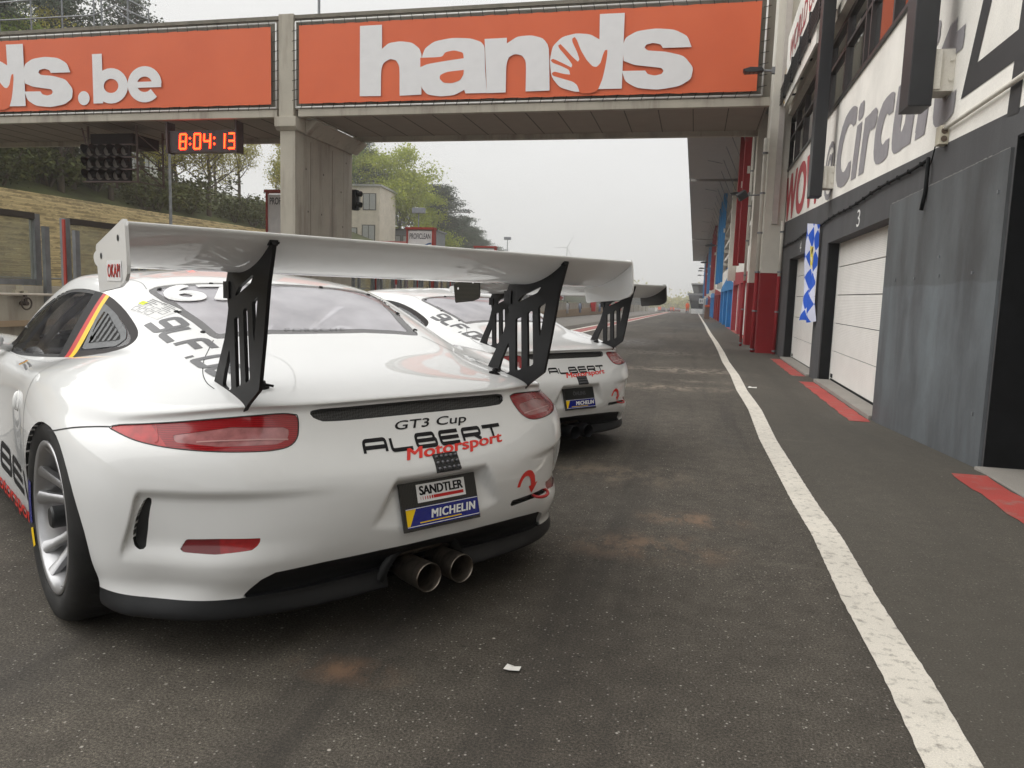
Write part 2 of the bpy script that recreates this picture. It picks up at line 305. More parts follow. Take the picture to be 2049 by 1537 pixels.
    row(1.14, [(0, 1.70, 1.15), (.15, 1.70, 1.149), (.28, 1.69, 1.142), (.37, 1.69, 1.133), (.425, 1.705, 1.13), (.45, 1.74, 1.129), (.468, 1.79, 1.131), (.48, 1.83, 1.133), (.49, 1.89, 1.135), (.498, 1.99, 1.137), (.49, 2.10, 1.137), (.45, 2.16, 1.134), (.37, 2.18, 1.13), (.28, 2.2, 1.135), (.14, 2.22, 1.142), (0, 2.22, 1.144)])
    row(1.16, [(0, y, 1.17) for y in (1.86, 1.86, 1.865, 1.872, 1.88, 1.89, 1.905, 1.925, 1.95, 1.98, 2.01, 2.035, 2.05, 2.06, 2.065, 2.065)])
    return np.array(R)
def bsp_axis(C, n_list):
    """uniform cubic B-spline along axis 0 of C (already padded by one phantom at each end); n_list = samples per interval"""
    out = []
    for i, n in enumerate(n_list):
        t = np.arange(n)/n if i < len(n_list)-1 else np.linspace(0, 1, n+1)
        t = t.reshape(-1, *([1]*(C.ndim-1)))
        B = ((1-t)**3/6, (3*t**3-6*t*t+4)/6, (-3*t**3+3*t*t+3*t+1)/6, t**3/6)
        out.append(B[0]*C[i] + B[1]*C[i+1] + B[2]*C[i+2] + B[3]*C[i+3])
    return np.concatenate(out, 0)
def pad_v(C):
    last = C[-2].copy(); last[:, 0] *= -1; last[:, 1] = 2*C[-1][:, 1]-C[-2][:, 1]
    return np.concatenate([(2*C[0]-C[1])[None], C, last[None]], 0)
def pad_u(C):
    m = np.array([-1, 1, 1.])
    return np.concatenate([C[:, 1:2]*m, C, C[:, -2:-1]*m], 1)
def car_grid():
    T = car_rows(); C = T.copy()
    w = np.array([1, 4, 1])/6
    for it in range(4):
        P = pad_u(pad_v(C)); Lm = np.zeros_like(C)
        for a in range(3):
            for b in range(3): Lm += w[a]*w[b]*P[a:a+C.shape[0], b:b+C.shape[1]]
        C = C + .85*(T-Lm)
    nv = [3, 6, 5, 6, 9, 10, 9, 9, 9, 6, 8, 10, 10, 12, 12, 8, 6]; nu = [14, 14, 14, 20, 44, 24] + [12, 12, 10, 8, 8, 6, 5, 5, 5]
    G = bsp_axis(pad_u(pad_v(C)), nv)
    G = np.swapaxes(bsp_axis(np.swapaxes(G, 0, 1), nu), 0, 1)
    return G
PLATE_Y = lambda z: .189 + (z-.36)*(.039/.14)
def body_points():
    G = car_grid(); x, y, z = G[..., 0], G[..., 1], G[..., 2]
    # recess behind the licence board
    half = np.interp(z, [.24, .30, .42, .50, .525], [.36, .33, .235, .19, .175])
    d = np.maximum(np.abs(x)-half, z-.52)
    w = (1-sstep(d, -.035, .012))*sstep(z, .295, .36)*(y < .6)
    yp = PLATE_Y(z)+.012
    y2 = y + w*np.maximum(yp-y, 0)
    # scooped corner panel with the air outlet, and the shelf below it
    wz = sstep(z, .305, .385)*(1-sstep(z, .50, .532))
    xe = .822 + (.50-z)*.15; wx = sstep(x, .30, .80)*(1-sstep(x, xe+.006, xe+.024))
    y2 = y2 + .034*wz*wx*(y < .62)
    # tiny hollow round the lamps
    G = np.stack([x, y2, z], -1)
    return G
def grid_mesh(G):
    nv, nu = G.shape[:2]
    Gm = G[:, ::-1][:, :-1]*np.array([-1, 1, 1.])      # front..rear of left side without the shared rear centre column
    Wd = np.concatenate([Gm, G], 1); n = Wd.shape[1]
    V = Wd.reshape(-1, 3); idx = np.arange(nv*n).reshape(nv, n)
    F = np.stack([idx[:-1, :-1], idx[:-1, 1:], idx[1:, 1:], idx[1:, :-1]], -1).reshape(-1, 4)
    du = np.gradient(Wd, axis=1); dv = np.gradient(Wd, axis=0)
    Nn = np.cross(du, dv).reshape(-1, 3); Nn /= np.linalg.norm(Nn, axis=1, keepdims=True)+1e-12
    # orient outward
    c = np.array([0, 2.1, .5]); s = np.sign(np.median(((V-c)*Nn).sum(1)))
    return V, F, Nn*s
class Surf:
    """polygon soup with smooth normals that can be split along any scalar field"""
    def __init__(s, V, F, N): s.V = [tuple(p) for p in V]; s.F = [tuple(f) for f in F]; s.N = [tuple(p) for p in N]
    def split(s, field):
        V = np.array(s.V); val = field(V); Vl = list(s.V); Nl = list(s.N); cache = {}
        val = np.where(np.abs(val) < 1e-7, 1e-7, val); sg = val > 0
        pos, neg, cut = [], [], []
        def mid(a, b):
            k = (a, b) if a < b else (b, a)
            if k in cache: return cache[k]
            t = val[k[0]]/(val[k[0]]-val[k[1]]); p = V[k[0]]*(1-t)+V[k[1]]*t
            q = np.array(Nl[k[0]])*(1-t)+np.array(Nl[k[1]])*t; q /= np.linalg.norm(q)+1e-12
            Vl.append(tuple(p)); Nl.append(tuple(q)); cache[k] = len(Vl)-1; return len(Vl)-1
        for f in s.F:
            m = [sg[i] for i in f]
            if all(m): pos.append(f); continue
            if not any(m): neg.append(f); continue
            a, b, ends = [], [], []
            n = len(f)
            for i in range(n):
                j = (i+1) % n
                (a if m[i] else b).append(f[i])
                if m[i] != m[j]:
                    k = mid(f[i], f[j]); a.append(k); b.append(k); ends.append(k)
            if len(a) > 2: pos.append(tuple(a))
            if len(b) > 2: neg.append(tuple(b))
            if len(ends) == 2: cut.append(tuple(ends))
        A = Surf([], [], []); B = Surf([], [], [])
        A.V = B.V = Vl; A.N = B.N = Nl; A.F = pos; B.F = neg; A.cut = B.cut = cut
        return A, B
    def mesh(s, name, offset=0.0, cut=None, depth=0.0):
        """compact mesh; optional skirt of `depth` inwards along the cut edges"""
        used = sorted({i for f in s.F for i in f}); mp = {k: i for i, k in enumerate(used)}
        V = np.array([s.V[i] for i in used]).reshape(-1, 3); N = np.array([s.N[i] for i in used]).reshape(-1, 3)
        V = V + N*offset; F = [tuple(mp[i] for i in f) for f in s.F]
        if cut and depth:
            V = list(map(tuple, V)); N = list(map(tuple, N)); lo = {}
            for a, b in cut:
                if a not in mp or b not in mp: continue
                q = []
                for k in (a, b):
                    if k not in lo:
                        p = np.array(s.V[k])+np.array(s.N[k])*offset; n = np.array(s.N[k])
                        V += [tuple(p), tuple(p-n*depth)]; N += [tuple(n), tuple(n)]; lo[k] = len(V)-2
                    q.append(lo[k])
                F.append((q[0], q[1], q[1]+1, q[0]+1))
        me = bpy.data.meshes.new(name); me.from_pydata([tuple(p) for p in V], [], F); me.update()
        set_normals(me, N); return me
# ------------------------------------------------------------------ flat artwork (2-D meshes) and its projection on surfaces
def art_stroke(pts, w, closed=False):
    """thick polyline with mitred corners -> MB-like (verts2d, faces)"""
    P = [np.array(p, float) for p in pts]; n = len(P); L = []; R = []
    for i in range(n):
        a = P[i-1] if (i > 0 or closed) else None; b = P[(i+1) % n] if (i < n-1 or closed) else None
        d1 = (P[i]-a) if a is not None else (b-P[i]); d2 = (b-P[i]) if b is not None else d1
        d1 = d1/np.linalg.norm(d1); d2 = d2/np.linalg.norm(d2)
        n1 = np.array([-d1[1], d1[0]]); n2 = np.array([-d2[1], d2[0]]); m = n1+n2; m /= np.linalg.norm(m)+1e-9
        k = min(1/max(m@n1, .35), 2.2)*w/2
        L.append(P[i]+m*k); R.append(P[i]-m*k)
    vs = [tuple(p) for p in L+R]; fs = []
    for i in range(n if closed else n-1):
        j = (i+1) % n; fs.append((i, j, n+j, n+i))
    return vs, fs
class Art:
    def __init__(s): s.v = []; s.f = []; s.z = []; s.k = 0
    def add(s, vf, off=(0, 0), sc=(1, 1), shear=0.0):
        b = len(s.v); s.k += 1; s.z += [(s.k % 12)*.00012]*len(vf[0])
        s.v += [(off[0]+x*sc[0]+shear*y*sc[1], off[1]+y*sc[1]) for x, y in vf[0]]; s.f += [tuple(b+i for i in f) for f in vf[1]]; return s
    def stroke(s, pts, w, closed=False): return s.add(art_stroke(pts, w, closed))
    def poly(s, pts): return s.add((list(pts), [tuple(range(len(pts)))]))
    def rect(s, x0, y0, x1, y1): return s.poly([(x0, y0), (x1, y0), (x1, y1), (x0, y1)])
    def disc(s, x, y, r, n=20): return s.poly([(x+r*math.cos(2*math.pi*i/n), y+r*math.sin(2*math.pi*i/n)) for i in range(n)])
    def fit(s, x0, x1, y0=None, y1=None):
        a = np.array(s.v); mn, mx = a.min(0), a.max(0); k = (x1-x0)/(mx[0]-mn[0])
        ky = k if y1 is None else (y1-y0)/(mx[1]-mn[1]); yy = 0 if y0 is None else y0
        s.v = [(x0+(x-mn[0])*k, yy+(y-mn[1])*ky) for x, y in s.v]; return s
    def tf(s, f): s.v = [f(x, y) for x, y in s.v]; return s
def art_text(txt, bold=0.0, shear=0.0, spacing=1.0, wide=1.0):
    cu = bpy.data.curves.new('lettering', 'FONT'); cu.body = txt; cu.offset = bold; cu.shear = shear; cu.space_character = spacing; cu.resolution_u = 4
    cu.dimensions = '2D'; cu.fill_mode = 'FRONT'
    ob = bpy.data.objects.new('lettering', cu); COL.objects.link(ob)
    dg = bpy.context.evaluated_depsgraph_get(); me = bpy.data.meshes.new_from_object(ob.evaluated_get(dg))
    a = Art(); a.v = [(v.co.x*wide, v.co.y) for v in me.vertices]; a.f = [tuple(p.vertices) for p in me.polygons]
    bpy.data.objects.remove(ob); bpy.data.curves.remove(cu); bpy.data.meshes.remove(me)
    return a
def bold_text(txt, b, shear=0.0, spacing=1.0, wide=1.0, vb=.5):
    """heavier lettering from several slightly shifted copies"""
    t = art_text(txt, 0, shear, spacing, wide); a = Art(); n = 5
    for k in range(n):
        for q in ((-1, 1) if vb else (0,)): a.add((t.v, t.f), off=(b*(k/(n-1)-.5)*2, b*vb*q))
    return a
def art_bm(a, cell=None):
    zs = a.z if len(a.z) == len(a.v) else [0]*len(a.v)
    bm = bmesh.new(); vs = [bm.verts.new((x, y, z)) for (x, y), z in zip(a.v, zs)]
    for f in a.f:
        try: bm.faces.new([vs[i] for i in f])
        except ValueError: pass
    bmesh.ops.triangulate(bm, faces=bm.faces)
    for f in bm.faces:
        if f.normal.z < 0: f.normal_flip()
    if cell:
        X = [v.co.x for v in bm.verts]; Y = [v.co.y for v in bm.verts]
        for ax, lo, hi in ((0, min(X), max(X)), (1, min(Y), max(Y))):
            t = math.floor(lo/cell)*cell+cell*.37
            while t < hi:
                no = (1, 0, 0) if ax == 0 else (0, 1, 0); co = (t, 0, 0) if ax == 0 else (0, t, 0)
                bmesh.ops.bisect_plane(bm, geom=bm.verts[:]+bm.edges[:]+bm.faces[:], plane_co=co, plane_no=no, dist=1e-6)
                t += cell
    return bm
def flat_art(name, a, O, U, V, mat, parent=None, off=0.0, zs=1.0, **k):
    """artwork on a plane: O + u*U + v*V, lifted by off along the normal"""
    O, U, V = Vector(O), Vector(U).normalized(), Vector(V).normalized(); n = U.cross(V)
    bm = art_bm(a)
    for v in bm.verts: v.co = O + U*v.co.x + V*v.co.y + n*(off + v.co.z*zs)
    me = bpy.data.meshes.new(name); bm.to_mesh(me); bm.free()
    return link(name, me, mat, parent, **k)
def wrap_art(name, a, O, U, V, tree, nrm, mat, parent=None, off=.0012, cell=.025, vfun=None):
    """artwork projected on a surface; (u,v) -> O+u*U+v*V, cast along the plane normal"""
    O, U, V = Vector(O), Vector(U), Vector(V); n = U.cross(V).normalized()
    bm = art_bm(a, cell); N = []
    for v in bm.verts:
        p = O + U*v.co.x + V*v.co.y; dz = v.co.z
        h = tree.ray_cast(p+n*.25, -n, .6)
        if h[0] is None: h = tree.find_nearest(p)
        q = nrm(h[2], h[0]); v.co = h[0] + q*(off+dz); N.append(q)
    me = bpy.data.meshes.new(name); bm.to_mesh(me); bm.free()
    if len(N) == len(me.vertices): set_normals(me, N)
    return link(name, me, mat, parent)
def rounded(pts, r, n=4):
    """polyline with rounded corners"""
    out = [pts[0]]
    for i in range(1, len(pts)-1):
        a, p, b = (np.array(pts[j], float) for j in (i-1, i, i+1)); da, db = a-p, b-p; la, lb = np.linalg.norm(da), np.linalg.norm(db)
        k = min(r, la*.49, lb*.49); s, e = p+da/la*k, p+db/lb*k
        for t in np.linspace(0, 1, n+1): out.append(tuple((1-t)**2*s + 2*t*(1-t)*p + t*t*e))
    out.append(pts[-1]); return out
# letter strokes on a 1 x 1 cell (wide square team lettering)
GLY = {'A': [[(0, 0), (0, 1), (1, 1), (1, 0)], [(0, .42), (1, .42)]], 'L': [[(0, 1), (0, 0), (1, 0)]],
       'B': [[(0, .5), (.93, .5), (.93, 1), (0, 1), (0, 0), (1, 0), (1, .5), (.9, .5)]], 'E': [[(1, 1), (0, 1), (0, 0), (1, 0)], [(0, .5), (1, .5)]],
       'R': [[(0, 0), (0, 1), (1, 1), (1, .45), (0, .45)], [(.62, .45), (1, 0)]], 'T': [[(-.05, 1), (1.05, 1)], [(.5, 1), (.5, 0)]],
       '9': [[(1, .45), (0, .45), (0, 1), (1, 1), (1, 0), (-.15, 0)]], 'F': [[(0, 0), (0, 1), (1, 1)], [(0, .52), (.85, .52)]],
       'D': [[(0, 0), (0, 1), (1, 1), (1, 0), (0, 0), (0, .1)]], '.': [[(0, 0), (.16, 0)]]}
def square_text(txt, lw, lh, gap, sw, shear=0.0, r=.12, first_tall=1.0):
    a = Art(); x = 0
    for ch in txt:
        w = lw*(.2 if ch == '.' else 1)
        for st in GLY[ch]:
            P = [(x+p[0]*lw, p[1]*lh) for p in st]
            a.add(art_stroke(rounded(P, r*lw) if len(P) > 2 else P, sw), shear=shear)
        x += w+gap
    return a

def catmull(P, n=8):
    P = [np.array(p, float) for p in P]; out = []
    Q = [2*P[0]-P[1]] + P + [2*P[-1]-P[-2]]
    for i in range(1, len(Q)-2):
        for t in np.arange(n)/n:
            a, b, c, d = Q[i-1:i+3]; out.append(tuple(.5*(2*b+(c-a)*t+(2*a-5*b+4*c-d)*t*t+(3*b-a-3*c+d)*t**3)))
    out.append(tuple(P[-1])); return out
HANDS = {
'h': [(-7.68,6.958),(-7.15,6.959),(-7.143,6.442),(-6.988,6.562),(-6.709,6.59),(-6.432,6.549),(-6.253,6.417),(-6.195,6.256),(-6.191,5.429),(-6.708,5.417),(-6.718,6.049),(-6.804,6.188),(-6.955,6.219),(-7.106,6.138),(-7.16,5.988),(-7.159,5.424),(-7.673,5.432)],
'a': [(-6.195,6.226),(-6.127,6.412),(-5.911,6.552),(-5.507,6.609),(-5.078,6.581),(-4.837,6.498),(-4.755,6.397),(-4.731,5.907),(-4.675,5.423),(-5.166,5.426),(-5.195,5.502),(-5.425,5.393),(-5.751,5.377),(-6.053,5.425),(-6.194,5.58),(-6.222,5.907),(-6.191,6.031)],
'n': [(-4.76,6.553),(-4.262,6.556),(-4.259,6.44),(-4.029,6.575),(-3.721,6.586),(-3.463,6.513),(-3.329,6.34),(-3.285,5.434),(-3.81,5.429),(-3.82,6.046),(-3.913,6.18),(-4.069,6.215),(-4.208,6.157),(-4.26,5.989),(-4.253,5.421),(-4.675,5.418)],
'd': [(-2.271,6.945),(-1.754,6.943),(-1.744,5.429),(-2.262,5.434),(-2.41,5.41),(-2.71,5.384),(-3.068,5.491),(-3.255,5.713),(-3.303,6.052),(-3.253,6.337),(-3.058,6.52),(-2.76,6.583),(-2.46,6.551),(-2.258,6.438)],
's': [(-0.36,6.208),(-0.94,6.212),(-0.982,6.283),(-1.136,6.322),(-1.278,6.295),(-1.314,6.236),(-1.248,6.173),(-0.888,6.141),(-0.505,6.043),(-0.303,5.805),(-0.337,5.575),(-0.565,5.442),(-0.991,5.384),(-1.427,5.429),(-1.678,5.569),(-1.756,5.784),(-1.276,5.777),(-1.224,5.705),(-1.078,5.668),(-0.936,5.696),(-0.901,5.755),(-0.942,5.817),(-1.159,5.848),(-1.499,5.893),(-1.732,5.985),(-1.77,6.278),(-1.711,6.453),(-1.485,6.569),(-1.104,6.607),(-0.723,6.567),(-0.457,6.432)]}
HOLES = [[(-6.23,6.216),(-5.725,6.213),(-5.651,6.314),(-5.447,6.346),(-5.242,6.289),(-5.223,6.17),(-5.658,6.127),(-6.066,6.077),(-6.225,6.017)],
[(-5.76,5.832),(-5.599,5.896),(-5.216,5.923),(-5.219,5.825),(-5.297,5.703),(-5.485,5.649),(-5.675,5.665),(-5.769,5.753)],
[(-2.625,5.36),(-2.691,5.528),(-2.794,5.603),(-2.973,5.656),(-3.23,5.736),(-3.247,5.79),(-3.193,5.822),(-2.977,5.762),(-2.851,5.748),(-2.88,5.845),(-3.034,5.922),(-3.24,6.001),(-3.283,6.056),(-3.233,6.087),(-3.037,5.994),(-2.831,5.891),(-2.809,5.948),(-2.941,6.11),(-3.11,6.293),(-3.132,6.351),(-3.083,6.378),(-2.973,6.269),(-2.815,6.105),(-2.696,6.006),(-2.663,6.052),(-2.719,6.197),(-2.833,6.415),(-2.836,6.482),(-2.782,6.508),(-2.729,6.435),(-2.646,6.242),(-2.512,6.033),(-2.382,5.9),(-2.292,5.882),(-2.212,5.965),(-2.17,6.129),(-2.134,6.217),(-2.081,6.22),(-2.08,6.102),(-2.121,5.82),(-2.162,5.631),(-2.206,5.514),(-2.252,5.40),(-2.409,5.35)]]
def corner_keep(P, keep=.62):
    """round the soft corners of a letter outline, keep the hard ones"""
    out = []; n = len(P)
    for i in range(n):
        a, p, b = (np.array(P[j % n], float) for j in (i-1, i, i+1)); u, v = (p-a)/np.linalg.norm(p-a), (b-p)/np.linalg.norm(b-p)
        if u@v < keep: out.append(tuple(p))
        else: out += [tuple(p+(a-p)*.25), tuple(p*.5+(p+(a-p)*.25)*.25+(p+(b-p)*.25)*.25), tuple(p+(b-p)*.25)]
    return out
def hands_art(dx=0.0):
    a, h = Art(), Art()
    for k, P in HANDS.items(): a.poly([(x+dx, y) for x, y in corner_keep(P)])
    for P in HOLES: h.poly([(x+dx, y) for x, y in corner_keep(P, .3)])
    return a, h
def hands_letters(which):
    a = Art(); x = 0
    for ch in which:
        if ch == 'b':
            a.rect(x, 0, x+.30, 1.36); t = np.linspace(0, 2*math.pi, 29)
            a.stroke([(x+.56+.37*math.cos(q), .47+.34*math.sin(q)) for q in t[:-1]], .29, True); x += 1.06
        if ch == 'e':
            a.stroke([(x+.52+.37*math.cos(q), .48+.35*math.sin(q)) for q in np.linspace(-.75, -2*math.pi+.0, 30)][::1], .28); a.rect(x+.2, .39, x+1.02, .55); x += 1.08
    return a
# ------------------------------------------------------------------ building materials
def plaster(name, col, streak=.25, dirt=(.10, .095, .085), rough=.8, base_dirt=.0, sc=1.0):
    m, N, L, b = new_mat(name); setp(b, Roughness=rough, Specular_IOR_Level=.3); tc = N.new('ShaderNodeTexCoord'); v = tc.outputs['Object']
    s1 = noise(N, L, 3.5*sc, 7, .65, v, stretch=(1, 1, .12)); s2 = noise(N, L, 1.3*sc, 6, .6, v); s3 = noise(N, L, 60, 4, .6, v)
    c = ramp(N, L, s2, [(.3, tuple(x*.86 for x in col)), (.7, tuple(min(1, x*1.08) for x in col))])
    c = mixc(N, L, 1.0, c, ramp(N, L, s3, [(.3, .92), (.7, 1.06)]), 'MULTIPLY')
    c = mixc(N, L, ramp(N, L, s1, [(.50, 0), (.75, streak)]), c, dirt); L.new(c, b.inputs['Base Color']); bump(N, L, b, s3, .12, .004); return m
def glassy(name, tint=(.035, .04, .04), rough=.04, t=.0):
    m, N, L, b = new_mat(name); setp(b, Base_Color=tint, Roughness=rough, Specular_IOR_Level=1.0, Coat_Weight=.9, Coat_Roughness=.02)
    if t:
        out = [n for n in N if n.type == 'OUTPUT_MATERIAL'][0]; tr = N.new('ShaderNodeBsdfTransparent'); tr.inputs[0].default_value = (.9, .92, .9, 1); mx = N.new('ShaderNodeMixShader'); mx.inputs[0].default_value = t
        L.new(b.outputs[0], mx.inputs[1]); L.new(tr.outputs[0], mx.inputs[2]); L.new(mx.outputs[0], out.inputs[0])
    bump(N, L, b, noise(N, L, 1.5, 2), .03, .02); return m
M_GREY = plaster('dark_grey_wall_paint', (.082, .082, .085), .25, (.14, .14, .145)); M_WHITE = plaster('white_wall_paint', (.84, .815, .76), .10, (.42, .38, .33)); M_CONC = plaster('weathered_concrete', (.44, .41, .345), .7, (.12, .082, .07), sc=.7)
M_RED = plaster('red_wall_paint', (.27, .016, .020), .15, (.2, .05, .05)); M_BLUE = plaster('blue_wall_paint', (.035, .22, .50), .12, (.05, .15, .3)); M_BLACK = flat('black_reveal_paint', (.008, .009, .010), .75, var=.3, spec=.2)
M_OFFW = plaster('cream_column_paint', (.68, .65, .58), .2, (.4, .36, .3)); M_ANTH = flat('anthracite_steel', (.018, .019, .022), .45, var=.15); M_ALU = flat('grey_aluminium', (.36, .36, .36), .45, metal=.5); M_GALV = flat('galvanised_steel', (.22, .23, .24), .5, metal=.6, var=.2)
M_WGLASS = glassy('window_glass'); M_DOOR = None
def panel_mat():
    m, N, L, b = new_mat('streaked_plywood_paint'); setp(b, Roughness=.62, Specular_IOR_Level=.35); tc = N.new('ShaderNodeTexCoord'); v = tc.outputs['Object']
    s1 = noise(N, L, 2.6, 6, .62, v, stretch=(1, 1, .16)); s2 = noise(N, L, 1.2, 6, .62, v, stretch=(1, 1, .5)); s3 = noise(N, L, 45, 4, .6, v, stretch=(1, 1, .5))
    c = ramp(N, L, s2, [(.30, (.056, .057, .060)), (.48, (.092, .098, .104)), (.70, (.155, .175, .188))])
    c = mixc(N, L, ramp(N, L, s1, [(.44, 0), (.70, .65)]), c, (.15, .172, .185)); c = mixc(N, L, 1.0, c, ramp(N, L, s3, [(.3, .93), (.7, 1.05)]), 'MULTIPLY')
    sx = N.new('ShaderNodeSeparateXYZ'); L.new(v, sx.inputs[0])                 # bare sheet joint: paler bottom board with its own stain edge
    n2 = N.new('ShaderNodeMath'); n2.operation = 'MULTIPLY_ADD'; L.new(s2, n2.inputs[0]); n2.inputs[1].default_value = .10; L.new(sx.outputs[2], n2.inputs[2])
    lo = ramp(N, L, n2.outputs[0], [(0.0, 1), (1, 1)]); mp = N.new('ShaderNodeMapRange'); mp.inputs[1].default_value = 1.335; mp.inputs[2].default_value = 1.35; mp.inputs[3].default_value = 1; mp.inputs[4].default_value = .0; L.new(n2.outputs[0], mp.inputs[0])
    c = mixc(N, L, mp.outputs[0], mixc(N, L, 1.0, c, (.80, .78, .76), 'MULTIPLY'), c)
    L.new(c, b.inputs['Base Color']); bump(N, L, b, s3, .15, .004); return m
def ribbed(name, col, axis=2, scale=70, strength=.5, rough=.45):
    m, N, L, b = new_mat(name); setp(b, Roughness=rough); tc = N.new('ShaderNodeTexCoord'); v = tc.outputs['Object']
    c = ramp(N, L, noise(N, L, 2.5, 6, .6, v), [(.3, tuple(x*.90 for x in col)), (.7, col)]); L.new(c, b.inputs['Base Color'])
    w = N.new('ShaderNodeTexWave'); w.bands_direction = 'XYZ'[axis]; w.inputs['Scale'].default_value = scale; w.inputs['Distortion'].default_value = 0; L.new(v, w.inputs['Vector']); bump(N, L, b, w.outputs['Fac'], strength, .004); return m
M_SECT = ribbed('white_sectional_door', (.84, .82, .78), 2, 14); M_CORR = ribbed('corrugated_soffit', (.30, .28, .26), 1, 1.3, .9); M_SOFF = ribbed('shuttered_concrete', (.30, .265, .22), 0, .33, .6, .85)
# ------------------------------------------------------------------ grey garage building on the right
WX = 2.01
gb = empty('garage_building', (WX, 10, 0), label='grey and white pit garage building on the right with large lettering', cat='building')
def P(b, name, mat, parent, **k):
    """builds in world coordinates under a thing placed elsewhere"""
    o = b.build(name, mat, parent, **k); r = parent
    off = Vector((0, 0, 0))
    while r is not None: off += Vector(r.location); r = r.parent
    for v in o.data.vertices: v.co -= off
    return o
def PF(o, parent):
    r = parent; off = Vector((0, 0, 0))
    while r is not None: off += Vector(r.location); r = r.parent
    for v in o.data.vertices: v.co -= off
    return o
b = MB()
for y0, y1, z0 in ((5.83, 9.12, -.6), (13.2, 14.1, -.6), (18.3, 20.3, -.6)): b.bx(WX, WX+.5, y0, y1, z0, 2.05)
b.bx(WX, WX+.5, -6, 5.83, 2.24, 2.30); b.bx(WX, WX+.5, 5.83, 9.12, 2.05, 2.30); b.bx(WX, WX+.5, 9.12, 20.3, 2.05, 2.30)
b.prism([(-6, 2.30), (20.3, 2.30), (20.3, 3.02), (3.0, 2.305), (-6, 2.302)], WX, WX+.5, 'X')
wall = P(b, 'wall', M_GREY, gb)
b = MB(); b.prism([(-6, 2.302), (3.0, 2.305), (20.3, 3.02), (20.3, 4.24), (-6, 4.24)], WX, WX+.5, 'X'); b.bx(WX, WX+.5, -6, 8.3, 4.24, 9.5); P(b, 'white_wall', M_WHITE, gb)
b = MB(); b.bx(WX-.022, WX-.001, 5.86, 9.11, -.5, 2.17); pw = P(b, 'plywood_panel', panel_mat(), gb)
b = MB()
for y, z in ((6.35, 1.36), (7.15, 1.36), (7.9, 1.36), (8.6, 1.36), (6.0, 1.9), (7.2, 1.52), (6.05, .35)): b.box((WX-.025, y, z), (.012, .022, .022))
P(b, 'panel_bolt', M_GALV, gb)
b = MB()                                                               # ragged filler along the head of the panel
for k in range(60):
    y = 5.9+3.15*k/60; b.box((WX-.010, y+.02, 2.172+random.uniform(-.003, .005)), (.022, .07, random.uniform(.006, .016)))
P(b, 'filler_bead', flat('grey_filler', (.22, .22, .21), .9), gb)
b = MB(); b.bx(WX+.001, WX+.52, 5.822, 5.828, -.4, 2.238); b.bx(WX+.02, WX+.2, 13.185, 13.198, -.4, 2.048); b.bx(WX+.02, WX+.2, 18.285, 18.298, -.4, 2.048)
b.bx(WX+.005, WX+.4, -6, 5.83, 2.225, 2.238); b.bx(WX+.51, WX+.6, -6, 5.9, -.4, 2.3); P(b, 'door_reveal', M_BLACK, gb)
def garage_door(x, y0, y1, z0, z1, n, mat):
    b = MB(); h = (z1-z0)/n
    for k in range(n): b.bx(x, x+.05, y0, y1, z0+h*k+.006, z0+h*(k+1)-.006)
    o = P(b, 'garage_door', mat, gb); b = MB(); b.bx(x+.02, x+.045, y0-.05, y1+.05, z0, z1+.05); P(b, 'door_backing', M_BLACK, o)
    b = MB(); b.bx(x-.012, x+.03, y1-.035, y1+.05, z0-.02, z1+.03); P(b, 'door_frame', flat('white_door_frame', (.6, .6, .58), .5), o); 
    b = MB(); b.bx(x-.01, x+.0, y1-.22, y1-.08, z0+.02, z0+.08); b.bx(x-.005, x+.04, y0, y1-.06, z0-.03, z0); P(b, 'door_seal', M_BLACK, o); return o
garage_door(WX+.19, 9.0, 13.19, -.10, 2.12, 5, M_SECT); garage_door(WX+.19, 14.1, 18.29, -.13, 2.12, 5, M_SECT); garage_door(WX+.46, .5, 5.45, -.02, 2.3, 5, flat('beige_shutter', (.30, .28, .25), .5))
for y0, y1, z in ((9.12, 13.2, -.125), (14.1, 18.3, -.14), (.5, 5.83, .012)): b = MB(); b.bx(WX-.055, WX+.5, y0, y1, -.6, z); P(b, 'door_sill', CONC_A, gb, bevel=.01)
# windows above the white band
fr = MB(); fr.bx(WX+.02, WX+.10, 8.3, 20.3, 4.24, 4.30); fr.bx(WX+.02, WX+.10, 8.3, 20.3, 5.42, 5.5)
ys = [8.3, 9.9, 11.2, 11.55, 13.0, 14.5, 15.9, 16.2, 17.6, 19.0, 20.25]
for y in ys: fr.bx(WX+.015, WX+.11, y, y+.07, 4.30, 5.42)
fr.bx(WX+.02, WX+.10, 8.3, 20.3, 4.98, 5.03)
fo = P(fr, 'window_frame', flat('brown_window_frame', (.05, .042, .042), .5), gb)
for a, c in zip(ys[:-1], ys[1:]): b = MB(); b.bx(WX+.07, WX+.085, a+.07, c, 4.30, 5.42); P(b, 'window_pane', M_WGLASS, fo)
b = MB(); b.bx(WX+.4, WX+.45, 8.3, 20.3, 4.2, 5.6); b.bx(WX+.1, WX+.4, 8.3, 20.3, 5.5, 5.55); P(b, 'room_back', M_BLACK, gb)
b = MB(); b.bx(WX-.035, WX-.002, 8.3, 20.3, 4.19, 4.235); P(b, 'window_ledge', M_ANTH, gb)
b = MB(); b.bx(WX-.10, WX+.4, 8.3, 20.3, 5.5, 5.68); b.bx(WX-.02, WX+.4, 8.3, 20.3, 5.68, 9.5); P(b, 'upper_wall', M_OFFW, gb)
b = MB()
for k in range(6): b.bx(WX-.32, WX-.28, 8.3, 20.2, 5.72+.07*k, 5.745+.07*k)
for y in np.arange(8.5, 20.2, 1.3): b.bx(WX-.3, WX-.02, y, y+.05, 5.74, 5.78); b.bx(WX-.33, WX-.27, y, y+.05, 5.68, 6.2)
P(b, 'sun_louvre', M_ANTH, gb)
